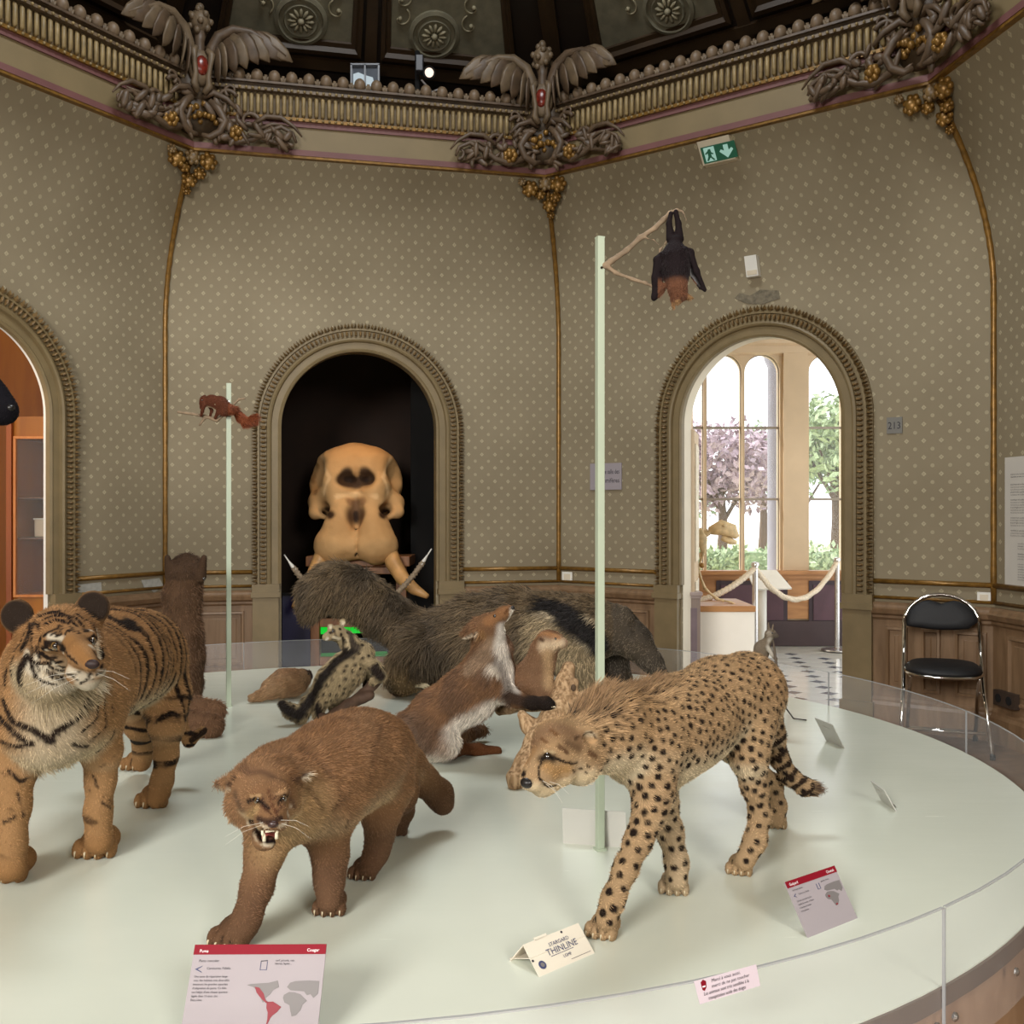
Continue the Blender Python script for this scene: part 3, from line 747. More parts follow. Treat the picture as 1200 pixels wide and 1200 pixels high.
def hedge(label, x0, x1, y, h, seed, n):
    t = thing('hedge', label, 'hedge', ((x0 + x1) / 2, y, -.25))
    mb = MB(); mb.box(((x0 + x1) / 2, y, h / 2 - .25), (x1 - x0 - .1, .7, h - .1)); mb.build('branches', ML3, t)
    rng = np.random.default_rng(seed); bl = [((rng.uniform(x0, x1), y + rng.uniform(-.4, .2), rng.uniform(-.2, h - .3)), .22) for _ in range(160)]
    leaves('leaves', bl, n, .07, ML2, t, seed)
hedge('clipped green hedge across the garden', at(800, 19), at(925, 19), 19, .95, 11, 4000)
hedge('tall clipped hedge seen through the right window light', at(945, 16), at(1030, 16), 16, 1.05, 12, 3500)

# ------------------------------------------------------------ things of the window room
M_chrome = plain('brushed_steel', '#c9c6c4', .25, metal=.9, var=.05)
M_rope = plain('cream_rope', '#d8c8b0', .8, var=.15, scale=60, bump=.4)
def twist_rope(mb, pts, r, turns):
    pts = [np.array(p, float) for p in pts]; n = len(pts)
    for k in range(3):
        out = []
        for i, p in enumerate(pts):
            t = pts[min(i + 1, n - 1)] - pts[max(i - 1, 0)]; t /= np.linalg.norm(t); u = np.cross(t, (0, 0, 1.)); u /= np.linalg.norm(u); v = np.cross(t, u)
            a = 2 * math.pi * (turns * i / n + k / 3); out.append(p + r * .5 * (math.cos(a) * u + math.sin(a) * v))
        mb.tube(out, r * .62, 6)
def sag(a, b, drop, n=60):
    a, b = np.array(a, float), np.array(b, float)
    return [a + (b - a) * s - np.array([0, 0, 4 * drop * s * (1 - s)]) for s in np.linspace(0, 1, n)]
posts = [((885 - 600) / F * 9.0, 9.0, .945), ((981 - 600) / F * 10.15, 10.15, .935)]
for (x, y, h), lab in zip(posts, ('steel rope stanchion in front of the slanted info panel', 'steel rope stanchion standing nearer the windows on a round base')):
    t = thing('rope_stanchion', lab, 'stanchion', (x, y, 0), 'rope stanchions')
    mb = MB(); mb.lathe((x, y, 0.003), [(.15, 0), (.155, .006), (.15, .016), (.04, .03), (.035, .035)], 24); mb.build('base', M_chrome, t, 40)
    mb = MB(); mb.lathe((x, y, .03), [(.026, 0), (.026, h - .05)], 16); mb.build('pole', M_chrome, t, 40)
    mb = MB(); mb.lathe((x, y, h - .03), [(.034, 0), (.036, .02), (.03, .034), (.012, .04)], 16); mb.build('cap', M_chrome, t, 40)
a = (posts[0][0], posts[0][1], .90); b = (posts[1][0], posts[1][1], .90)
mb = MB(); twist_rope(mb, sag(a, b, .33), .028, 22); tag(mb.build('barrier_rope', M_rope, None, True), 'cream rope sagging between the two steel stanchions', 'rope')
mb = MB(); twist_rope(mb, sag((1.55, 8.75, .62), a, .06), .028, 14); tag(mb.build('barrier_rope', M_rope, None, True), 'cream rope running from the stanchion to the left over the plinth', 'rope')
# slanted info panel on a foot
x, y = (898 - 600) / F * 9.8, 9.8
t = thing('info_panel', 'white slanted information panel on a steel foot before the windows', 'panel', (x, y, 0))
pl = [W(875, 668, 9.95), W(910, 668, 10.0), W(928, 689, 9.65), W(884, 690, 9.6)]
mb = MB(); mb.slab(pl, (0, .01, -.015)); mb.build('board', M_white, t)
mb = MB(); mb.lathe((W(893, 0, 9.8)[0], 9.8, 0), [(.14, 0), (.14, .012), (.045, .016), (.045, .70)], 14); mb.build('foot', M_white, t, 40)
# plinth and the animal skeleton on it
M_plin = plain('plinth_white', '#ece4d8', .5, var=.02)
fx0, fx1, fy, fz = (816 - 600) / F * 8.3, (884 - 600) / F * 8.3, 8.3, EYE - 110 * 8.3 / F
t = thing('plinth', 'white box plinth with a light wooden top behind the arch', 'plinth', ((fx0 + fx1) / 2, fy + .35, 0))
mb = MB(); mb.box(((fx0 + fx1) / 2, fy + .35, (fz - .05) / 2), (fx1 - fx0, .7, fz - .05)); mb.build('body', M_plin, t)
mb = MB(); mb.box(((fx0 + fx1) / 2, fy + .35, fz - .025), (fx1 - fx0 + .02, .72, .05), bev=.006); mb.build('top', M_wood_l, t)
M_bone = plain('bone', '#cbb286', .55, var=.2, scale=25)
Ys = 8.62
def B(px, py, dy=0): return W(px, py, Ys + dy)
sk = thing('animal_skeleton', 'pale mounted animal skeleton standing on the white plinth', 'skeleton', (1.65, Ys, fz))
mb = MB(); mb.tube([B(832, 622), B(845, 618), B(858, 622), B(864, 630)], [.035, .068, .06, .022], 12, flat=.75); mb.tube([B(846, 630), B(856, 634), B(863, 636)], [.025, .03, .015], 8, flat=.7)
mb.ball(B(849, 616, -.05), (.02, .02, .018)); mb.build('skull', M_bone, sk, True)
mb = MB()
for k in range(9):
    s = k / 8; p = B(834 - 14 * s, 621 + 3 * s + 4 * math.sin(s * 3)); mb.ball(p, (.02, .026, .024), 8, 5); mb.tube([p, p + np.array([0, 0, .045])], [.008, .004], 5)
for k in range(10):
    p = B(820 - 3.5 * k, 624 + .3 * k * k * .4); mb.ball(p, (.022, .026, .024), 8, 5)
mb.build('spine', M_bone, sk, True)
for dy in (-.09, .09): MB().tube([B(816, 622, dy), B(823, 632, dy), B(824, 648, dy * 1.2)], [.05, .045, .018], 8, flat=.3).build('shoulder_blade', M_bone, sk, True)
mb = MB()
for k in range(7):
    for dy in (-1, 1):
        q = 806 - 5 * k; mb.tube([B(q + 10, 628), B(q + 6, 645, .11 * dy), B(q + 8, 665, .10 * dy), B(q + 14, 675, .02 * dy)], .008, 5)
mb.build('ribs', M_bone, sk, True)
for dy, pts in ((-.1, [(824, 648), (818, 668), (826, 690), (840, 702), (848, 704)]), (.1, [(822, 648), (814, 662), (812, 690), (811, 703), (822, 706)])):
    mb = MB(); P3 = [B(px, py, dy) for px, py in pts]
    for p, q in zip(P3[:-1], P3[1:]): mb.tube([p, p + (q - p) * .15, p + (q - p) * .5, p + (q - p) * .85, q], [.018, .014, .009, .013, .017], 7)
    for k in range(4): mb.tube([P3[-1], P3[-1] + np.array([.06, (k - 1.5) * .025, -.01]), P3[-1] + np.array([.09, (k - 1.5) * .03, -.03])], .007, 5)
    mb.build('leg', M_bone, sk, True)
mb = MB(); mb.tube([B(816, 640), (B(816, 0)[0], Ys, fz)], .008, 6); mb.build('support_rod', M_chrome, sk)
# ------------------------------------------------------------ sculpting: blended round shapes meshed as one continuous skin
_rt = np.random.default_rng(7).random((32, 32, 32)).astype(np.float32)
def vnoise(P, f):
    """smooth 3D noise 0..1"""
    q = np.asarray(P, np.float64) * f + 100.3; i = np.floor(q).astype(int); t = q - i; t = t * t * (3 - 2 * t); r = 0
    for a in (0, 1):
        for b in (0, 1):
            for c in (0, 1):
                w = (t[:, 0] if a else 1 - t[:, 0]) * (t[:, 1] if b else 1 - t[:, 1]) * (t[:, 2] if c else 1 - t[:, 2])
                r = r + w * _rt[(i[:, 0] + a) % 32, (i[:, 1] + b) % 32, (i[:, 2] + c) % 32]
    return r
def fbm(P, f): return (vnoise(P, f) + .5 * vnoise(P, f * 2.1) + .25 * vnoise(P, f * 4.3)) / 1.75
def rotm(rx, ry, rz): return np.array(Euler((rx, ry, rz)).to_matrix())
class Sculpt:
    def __init__(s): s.p = []; s.noise = None; s.crease = []
    def cone(s, a, b, ra, rb, k=.03, sub=False): s.p.append(('c', np.array(a, float), np.array(b, float), ra, rb, k, sub)); return s
    def ell(s, c, r, R=None, k=.03, sub=False): s.p.append(('e', np.array(c, float), np.array(r, float), np.eye(3) if R is None else R, None, k, sub)); return s
    def chain(s, js, k=.03):
        """js: (px, py, Y, radius in pixels) joints of a limb"""
        P = [(W(a, b, Y), r * Y / F) for a, b, Y, r in js]
        for (p, r), (q, t) in zip(P[:-1], P[1:]): s.cone(p, q, r, t, k)
        return s
    def blob(s, px, py, Y, r, k=.03, sub=False, sc=(1, 1, 1), R=None): return s.ell(W(px, py, Y), np.array(sc) * r * Y / F, R, k, sub)
    def d(s, pr, P):
        if pr[0] == 'c':
            _, a, b, ra, rb, _, _ = pr; ba = b - a; h = np.clip(((P - a) @ ba) / (ba @ ba + 1e-12), 0, 1)
            return np.linalg.norm(P - a - h[:, None] * ba, axis=1) - (ra + (rb - ra) * h)
        _, c, r, R, _, _, _ = pr; q = (P - c) @ R; k0 = np.linalg.norm(q / r, axis=1); k1 = np.linalg.norm(q / (r * r), axis=1) + 1e-9
        return k0 * (k0 - 1) / k1
    def ext(s, pr):
        if pr[0] == 'c': m = max(pr[3], pr[4]); return np.minimum(pr[1], pr[2]) - m, np.maximum(pr[1], pr[2]) + m
        m = pr[2].max(); return pr[1] - m, pr[1] + m
    def mrg(s, f, d, pr):
        k = pr[5]
        if pr[6]: h = np.maximum(k - np.abs(f + d), 0) / k; return np.maximum(f, -d) + h * h * k * .25
        h = np.maximum(k - np.abs(f - d), 0) / k; return np.minimum(f, d) - h * h * k * .25
    def ev(s, P):
        P = np.atleast_2d(np.asarray(P, float)); f = np.full(len(P), 5.0)
        for pr in s.p: f = s.mrg(f, s.d(pr, P), pr)
        return f
    def surf(s, px, py, push=0.0):
        """point of the sculpted surface seen at a pixel"""
        d = np.array([(px - 600) / F, 1.0, -(py - 600) / F]); n = np.linalg.norm(d); d /= n; o = np.array([0, 0, EYE])
        lo = min(s.ext(p)[0][1] for p in s.p if not p[6]); t = max(.2, (lo - .05) * n); best = (9, None)
        for _ in range(90):
            p = o + d * t; v = s.ev(p)[0]
            if v < best[0]: best = (v, p)
            if v < .0006: break
            t += max(v * .8, .0006)
            if t > 14: break
        return best[1] + d * push
    def mesh(s, res):
        A = np.array([s.ext(p) for p in s.p if not p[6]]); lo = A[:, 0].min(0) - 4 * res - .02; hi = A[:, 1].max(0) + 4 * res + .02
        n = np.ceil((hi - lo) / res).astype(int) + 1; f = np.full(n, 5.0, np.float32); ax = [lo[i] + res * np.arange(n[i]) for i in range(3)]
        for pr in s.p:
            a, b = s.ext(pr); m = pr[5] + 2.5 * res
            i0 = np.maximum(np.floor((a - m - lo) / res).astype(int), 0); i1 = np.minimum(np.ceil((b + m - lo) / res).astype(int) + 1, n)
            if (i1 <= i0).any(): continue
            X = np.stack(np.meshgrid(*[ax[i][i0[i]:i1[i]] for i in range(3)], indexing='ij'), -1); sh = X.shape[:3]
            sl = tuple(slice(i0[i], i1[i]) for i in range(3))
            f[sl] = s.mrg(f[sl], s.d(pr, X.reshape(-1, 3)).reshape(sh), pr)
        if s.noise:
            near = np.argwhere(np.abs(f) < s.noise[0] * 2 + 2 * res); P = lo + near * res
            f[tuple(near.T)] += ((fbm(P * np.array(s.noise[2] if len(s.noise) > 2 else (1, 1, 1)), s.noise[1]) - .5) * 2 * s.noise[0]).astype(np.float32)
        return nets(f, lo, res)
def nets(f, lo, res):
    sg = f < 0; n = np.array(f.shape) - 1
    corners = [(a, b, c) for a in (0, 1) for b in (0, 1) for c in (0, 1)]
    cnt = sum(sg[a:a + n[0], b:b + n[1], c:c + n[2]].astype(np.int8) for a, b, c in corners)
    cells = np.argwhere((cnt > 0) & (cnt < 8)); idx = -np.ones(n, np.int64); idx[tuple(cells.T)] = np.arange(len(cells))
    acc = np.zeros((len(cells), 3)); num = np.zeros(len(cells))
    for a in corners:
        for ax in range(3):
            if a[ax]: continue
            b = list(a); b[ax] = 1; va = f[tuple((cells + a).T)]; vb = f[tuple((cells + b).T)]; m = (va < 0) != (vb < 0)
            t = va[m] / (va[m] - vb[m]); p = np.tile(np.array(a, float), (m.sum(), 1)); p[:, ax] = t; acc[m] += p; num[m] += 1
    V = lo + (cells + acc / num[:, None]) * res; Fs = []
    for ax in range(3):
        u, v = (ax + 1) % 3, (ax + 2) % 3
        lo_ = [slice(None)] * 3; hi_ = [slice(None)] * 3; lo_[ax] = slice(0, -1); hi_[ax] = slice(1, None)
        e = np.argwhere(sg[tuple(lo_)] != sg[tuple(hi_)]); e = e[(e[:, u] > 0) & (e[:, v] > 0) & (e[:, u] < n[u]) & (e[:, v] < n[v])]
        q = []
        for du, dv in ((0, 0), (-1, 0), (-1, -1), (0, -1)): c = e.copy(); c[:, u] += du; c[:, v] += dv; q.append(idx[tuple(c.T)])
        q = np.stack(q, 1); fl = sg[tuple(e.T)]; q[~fl] = q[~fl][:, ::-1]; Fs.append(q)
    Q = np.concatenate(Fs); Q = Q[(Q >= 0).all(1)]; return V, Q
def vnormals(V, Q):
    a, b, c, d = (V[Q[:, i]] for i in range(4)); fn = np.cross(c - a, d - b); Nv = np.zeros_like(V)
    for i in range(4): np.add.at(Nv, Q[:, i], fn)
    return Nv / (np.linalg.norm(Nv, axis=1)[:, None] + 1e-12)
def segdist(P, pts):
    d = np.full(len(P), 9.0)
    if len(pts) == 1: return np.linalg.norm(P - pts[0], axis=1)
    for a, b in zip(pts[:-1], pts[1:]):
        ba = b - a; h = np.clip(((P - a) @ ba) / (ba @ ba + 1e-12), 0, 1); d = np.minimum(d, np.linalg.norm(P - a - h[:, None] * ba, axis=1))
    return d
def sm(x, a, b): t = np.clip((x - a) / (b - a), 0, 1); return t * t * (3 - 2 * t)
def blend(col, mask, c): return col * (1 - mask[:, None]) + lina(c) * mask[:, None] if isinstance(c, str) else col * (1 - mask[:, None]) + c * mask[:, None]
def stroke(col, V, pts, w, c, soft=.4, tap=0):
    d = segdist(V, pts); return blend(col, 1 - sm(d, w * (1 - soft), w * (1 + soft)), c)
ZUP = np.array([0, 0, 1.])
M_skin = vcol('animal_skin', .85, .12, .25, 260)
def hairmat(name, rough=.55, spec=.25):
    g = N(name); a = g.n('ShaderNodeAttribute'); a.attribute_name = 'col'; g.set(Base_Color=a.outputs['Color'], Roughness=rough); g.b.inputs['Specular IOR Level'].default_value = spec
    return g.m
M_hair = hairmat('fur_hair')
def skin_obj(name, V, Q, col, parent, m=None, smooth=True):
    o = mk(name, V, Q, m or M_skin, parent, smooth)
    at_ = o.data.color_attributes.new('col', 'FLOAT_COLOR', 'POINT'); c4 = np.ones((len(V), 4), np.float32); c4[:, :3] = np.clip(col, 0, 1); at_.data.foreach_set('color', c4.ravel()); return o
def fur(V, Q, Nv, col, n, length, flow, parent, rad=.0006, lift=.35, seed=1, droop=.0, jit=.25, tip=1.15, density=None, steps=4, name='fur'):
    """n hairs rooted on the skin; length(P)->m, flow(P)->comb direction"""
    rng = np.random.default_rng(seed); a, b, c, d = (V[Q[:, i]] for i in range(4)); ar = np.linalg.norm(np.cross(c - a, d - b), axis=1)
    if density is not None: ar = ar * density(V[Q].mean(1))
    fi = rng.choice(len(Q), n, p=ar / ar.sum()); u, v = rng.random((2, n, 1))
    q = Q[fi]; root = (1 - u) * (1 - v) * V[q[:, 0]] + u * (1 - v) * V[q[:, 1]] + u * v * V[q[:, 2]] + (1 - u) * v * V[q[:, 3]]
    nr = Nv[q].mean(1); nr /= np.linalg.norm(nr, axis=1)[:, None] + 1e-9; cc = col[q].mean(1)
    L = np.asarray(length(root) if callable(length) else np.full(n, length)); keep = L > .0012
    root, nr, cc, L = root[keep], nr[keep], cc[keep], L[keep]; n = len(root); L = L * rng.uniform(.65, 1.15, n)
    fl = flow(root); fl = fl - nr * (fl * nr).sum(1)[:, None]; fl /= np.linalg.norm(fl, axis=1)[:, None] + 1e-6
    cl = np.stack([vnoise(root + 7 * i, 45) - .5 for i in range(3)], 1)
    d0 = fl + nr * lift + rng.normal(size=(n, 3)) * jit * .5 + cl * jit * 2.2; d0 /= np.linalg.norm(d0, axis=1)[:, None]
    pts = np.zeros((n, steps, 3)); pts[:, 0] = root - nr * .001; dd = d0; st = (L / (steps - 1))[:, None]
    for k in range(1, steps):
        pts[:, k] = pts[:, k - 1] + dd * st; dd = dd + fl * .12 + np.array([0, 0, -droop]); dd /= np.linalg.norm(dd, axis=1)[:, None]
    z = pts[..., 2]
    if parent.get('on_platform', 1): np.maximum(z, TZ + .0008, out=z)
    pts -= np.array(abs_loc(parent))
    cu = bpy.data.hair_curves.new(name); cu.add_curves([steps] * n)
    cu.attributes['position'].data.foreach_set('vector', pts.astype(np.float32).ravel())
    r = cu.attributes.get('radius') or cu.attributes.new('radius', 'FLOAT', 'POINT')
    r.data.foreach_set('value', np.tile(np.linspace(1, .25, steps) * rad, n).astype(np.float32))
    sh = rng.uniform(.55, 1.0 + (tip - 1) * 2.6, (n, 1)) * (.86 + .56 * vnoise(root, 60))[:, None]; c4 = np.ones((n, 4), np.float32); c4[:, :3] = np.clip(cc * sh, 0, 1)
    cu.attributes.new('col', 'FLOAT_COLOR', 'CURVE').data.foreach_set('color', c4.ravel())
    cu.materials.append(M_hair); o = bpy.data.objects.new(name, cu); C.objects.link(o); o.parent = parent; return o
M_eye = plain('glass_eye', '#1a110b', .06, var=.1, coat=1.0); M_claw = plain('claw_horn', '#b9ab8e', .35, var=.1); M_nose = plain('nose_leather', '#171312', .35, var=.15, scale=60, bump=.3)
M_tooth = plain('tooth_ivory', '#e6dcc0', .3, var=.05); M_gum = plain('mouth_red', '#5c2622', .3, var=.2); M_iris = plain('amber_iris', '#5a4322', .12, var=.2, coat=1.0); M_whisk = plain('whisker', '#d9d4c8', .5)
def eye(root, sc, px, py, r, iris=True, m=None):
    """glass eye set into the sculpted head where the photograph shows it"""
    p = sc.surf(px, py); y = p[1]; rr = r * y / F; d = p - np.array([0, 0, EYE]); d /= np.linalg.norm(d)
    e = MB().ball(p + d * rr * .55, rr, 12, 8).build('eye', M_iris if iris else (m or M_eye), root, True)
    if iris: MB().ball(p + d * rr * .55 - d * rr * .55, rr * .68, 10, 6).build('pupil', M_eye, e, True)
    return p
def paw(sc, g, head, w, L=None, up=.5):
    """paw on the table: g = ground point at its middle, head = unit direction, w = width (m)"""
    h = np.array([head[0], head[1], 0.]); h /= np.linalg.norm(h); s = np.array([-h[1], h[0], 0]); L = L or w * 1.1
    R = np.stack([h, s, np.array([0, 0, 1.])], 1); g = np.array(g, float)
    sc.ell(g + np.array([0, 0, w * .30]) - h * L * .12, (L * .5, w * .44, w * .34), R, k=w * .25); toes = []
    for q in (-1., 0, 1.):
        e = g + s * q * w * .25; sc.crease.append((np.array([e + h * L * .52 + ZUP * w * .10, e + h * L * .44 + ZUP * w * .34, e + h * L * .2 + ZUP * w * .50]), w * .030))
    for q in (-1.5, -.5, .5, 1.5):
        c = g + h * L * (.34 - .06 * abs(q)) + s * q * w * .25 + np.array([0, 0, w * .20]); sc.ell(c, (w * .26, w * .130, w * .24), R, k=w * .025); toes.append((c, h, w))
    return toes
def claws(toes, root):
    for c, h, w in toes:
        MB().tube([c + h * w * .16 + np.array([0, 0, w * .05]), c + h * w * .26 + np.array([0, 0, -.0]), c + h * w * .29 + np.array([0, 0, -w * .12])], [w * .035, w * .026, w * .004], 6).build('claw', M_claw, root, True)
def foot_px(px, py): return G(px, py)
def whiskers(root, sc, pts, dirs, L):
    mb = MB()
    for (px, py), d in zip(pts, dirs):
        p = sc.surf(px, py); d = np.array(d, float); d /= np.linalg.norm(d); mb.tube([p, p + d * L * .5 + np.array([0, 0, .004]), p + d * L - np.array([0, 0, .004])], [.0003, .00025, .0001], 4)
    return mb.build('whiskers', M_whisk, root, kind='stuff')

# ------------------------------------------------------------ the round display platform
PC, PR, GT = np.array([-.552, 3.65]), 2.223, .663
M_top = N('platform_paint')
no = M_top.n('ShaderNodeTexNoise'); M_top.l(M_top.coord(), no.inputs['Vector']); no.inputs['Scale'].default_value = 1.4; no.inputs['Detail'].default_value = 7
sc_ = M_top.n('ShaderNodeMapping'); M_top.l(M_top.coord(), sc_.inputs[0]); sc_.inputs['Scale'].default_value = (2, 30, 1)
no2 = M_top.n('ShaderNodeTexNoise'); M_top.l(sc_.outputs[0], no2.inputs['Vector']); no2.inputs['Scale'].default_value = 3; no2.inputs['Detail'].default_value = 6
M_top.set(Base_Color=M_top.ramp(no.outputs[0], [(.3, lin('#ccd2c4')), (.7, lin('#d8ddd0'))]), Roughness=M_top.math('MULTIPLY_ADD', no2.outputs[0], .16, .15))
M_top.b.inputs['Specular IOR Level'].default_value = .6
M_plat = M_top.m
M_rim = plain('platform_rim', '#5a4838', .45, var=.15); M_skirt = wood('platform_skirt_veneer', '#9b7c60', '#856549', .4, 1.5, (1, 1, .5), .02)
g = N('acrylic'); g.set(Base_Color=(.93, .95, 1.0), Roughness=.02, Alpha=.06); g.b.inputs['Specular IOR Level'].default_value = .5; M_acr = g.m
g = N('acrylic_edge'); g.set(Base_Color=(.40, .41, .42), Roughness=.15, Alpha=.75); M_acre = g.m
plat = thing('display_platform', 'large round pale mint display platform with a low clear acrylic guard', 'platform', (PC[0], PC[1], 0))
def cir(a, r, z): return (PC[0] + r * math.cos(a), PC[1] + r * math.sin(a), z)
NA = 160; angs = np.linspace(0, 2 * math.pi, NA, endpoint=False)
mb = MB(); mb.add([cir(a, PR, TZ) for a in angs] + [cir(a, PR, TZ - .003) for a in angs], [tuple(range(NA))] + [(i, NA + i, NA + (i + 1) % NA, (i + 1) % NA) for i in range(NA)]); mb.build('top', M_plat, plat, 40)
mb = MB(); mb.grid([[cir(a, r, z) for a in angs] for r, z in ((PR - .01, TZ - .003), (PR + .006, TZ - .003), (PR + .006, TZ - .04), (PR - .01, TZ - .055))], closed=True); mb.build('rim', M_rim, plat, 40)
mb = MB(); mb.grid([[cir(a, r, z) for a in angs] for r, z in ((PR - .012, TZ - .05), (PR - .012, .06), (PR - .05, .06), (PR - .05, 0))], closed=True); mb.build('skirt', M_skirt, plat, 40)
def jang(px, py): p = G(px, py); return math.atan2(p[1] - PC[1], p[0] - PC[0])
a1, a2, a3 = jang(1094, 1154), jang(1135, 881), jang(288, 786)
joints = sorted([x % (2 * math.pi) for x in (a1, a2, a3, a1 - .86, a1 - 1.72, a1 - 2.5, (a2 + a3) / 2, a3 + .8, (a1 + a2) / 2 + .0, a2 + .42)])
for q, a in enumerate(joints):
    b = joints[(q + 1) % len(joints)] + (2 * math.pi if q == len(joints) - 1 else 0); aa = np.linspace(a + .0012, b - .0012, max(6, int((b - a) / .05)))
    r0, r1 = PR + .008, PR + .014
    mb = MB(); mb.grid([[cir(t, r, z) for t in aa] for r, z in ((r1, GT), (r1, TZ - .13), (r0, TZ - .13), (r0, GT))])
    pn = mb.build('guard_panel', M_acr, plat, 40)
    mb = MB(); mb.grid([[cir(t, r, z) for t in aa] for r, z in ((r0, GT), (r0, GT + .0025), (r1, GT + .0025), (r1, GT))]); mb.obox(cir(a, r0, TZ - .13), (0.0, 0.0, GT - TZ + .13), np.array([math.cos(a), math.sin(a), 0]) * .006, np.array([-math.sin(a), math.cos(a), 0]) * .003); mb.build('panel_edge', M_acre, pn)
    for t in (a + .014, (a + b) / 2 - .10, (a + b) / 2 + .10, b - .014):
        c = np.array(cir(t, r1, TZ - .06)); e = np.array([math.cos(t), math.sin(t), 0]); MB().tube([c, c + e * .004, c + e * .008], [.009, .009, .004], 8).build('bolt', M_chrome, pn, 40)
# ================================================================ tiger
def U2(v): v = np.array([v[0], v[1], 0.]); return v / np.linalg.norm(v)
def finish(root, S, res, paint, nh, length, flow, body='body', **kw):
    V, Q = S.mesh(res); V[:, 2] = np.maximum(V[:, 2], TZ + .0005) if kw.pop('table', True) else V[:, 2]
    Nv = vnormals(V, Q); col = np.clip(paint(V, Nv), 0, 1)
    for cp, cw in S.crease: col = stroke(col, V, cp, cw, '#20160f', .5)  # dark gaps between toes, crevice shade painted into the coat
    o = skin_obj(body, V, Q, col * (.7 if nh else 1), root)  # skin darker than its hair: shade under the fur put into the colour
    if nh: fur(V, Q, Nv, col, nh, length, flow, root, **kw)
    return V, Q, Nv, col

def mixflow(P, u, down=.5):
    return np.tile(u * 1.0 - ZUP * down, (len(P), 1))
T = Sculpt()
T.chain([(62, 832, 2.46, 62), (85, 800, 2.60, 66), (128, 776, 2.80, 60), (160, 770, 3.00, 52), (172, 775, 3.08, 44)], .05)
T.blob(12, 838, 2.46, 46, .05); T.blob(100, 836, 2.52, 40, .05); T.blob(55, 858, 2.40, 40, .05)
T.chain([(62, 818, 2.46, 62), (66, 785, 2.40, 54), (74, 756, 2.32, 40)], .05)
T.chain([(104, 840, 2.53, 38), (119, 880, 2.55, 21), (118, 915, 2.56, 15), (115, 950, 2.56, 13.5), (116, 985, 2.555, 16)], .03)
T.chain([(12, 850, 2.44, 40), (17, 900, 2.41, 23), (16, 945, 2.39, 17), (13, 985, 2.38, 15), (13, 1015, 2.37, 18)], .03)
T.chain([(182, 775, 3.08, 34), (193, 815, 3.05, 28), (195, 850, 3.0, 19), (195, 885, 3.04, 12), (190, 915, 3.02, 11), (184, 935, 3.0, 12)], .03)
T.chain([(150, 800, 3.2, 34), (165, 845, 3.25, 19), (170, 875, 3.36, 12), (166, 893, 3.38, 11)], .03)
T.chain([(198, 790, 3.16, 14), (212, 830, 3.22, 8), (213, 855, 3.24, 7), (222, 868, 3.24, 7), (238, 856, 3.22, 5)], .015)
# head
T.blob(74, 748, 2.30, 40, .03, sc=(1.0, .95, .95)); T.blob(46, 778, 2.30, 27, .03); T.blob(108, 776, 2.32, 20, .03); T.blob(60, 795, 2.30, 26, .03)
T.chain([(84, 752, 2.22, 18), (96, 767, 2.15, 13.5), (105, 778, 2.115, 9.5)], .02); T.blob(92, 788, 2.165, 15, .015); T.blob(111, 785, 2.17, 13, .015); T.blob(103, 797, 2.18, 13, .015)
T.blob(58, 752, 2.215, 12, .02); T.blob(104, 748, 2.225, 10, .02)
for ex, ey, tl in ((20, 722, .35), (109, 712, -.2)):
    c = W(ex, ey, 2.35); T.ell(c, (.040, .014, .041), rotm(0, tl, 0), .02); T.ell(c + np.array([0.002, -.017, .002]), (.029, .016, .031), rotm(0, tl, 0), .008, True)
    T.cone(W(ex + (12 if ex < 60 else -6), ey + 18, 2.34), c, .024, .012, .02)
hT = U2((.08, -.99)); tt = []
tt += paw(T, G(116, 1000), U2((.05, -1)), .108); tt += paw(T, G(13, 1027), U2((-.05, -1)), .108); tt += paw(T, G(181, 943), U2((.0, -1)), .098); tt += paw(T, G(161, 900), U2((-.1, -1)), .095)
root = thing('tiger', 'striped tiger standing at the left with its head turned aside', 'tiger', (-1.13, 2.8, TZ))
z8 = lambda pts: [T.surf(x / 8, 690 + y / 8) for x, y in pts]
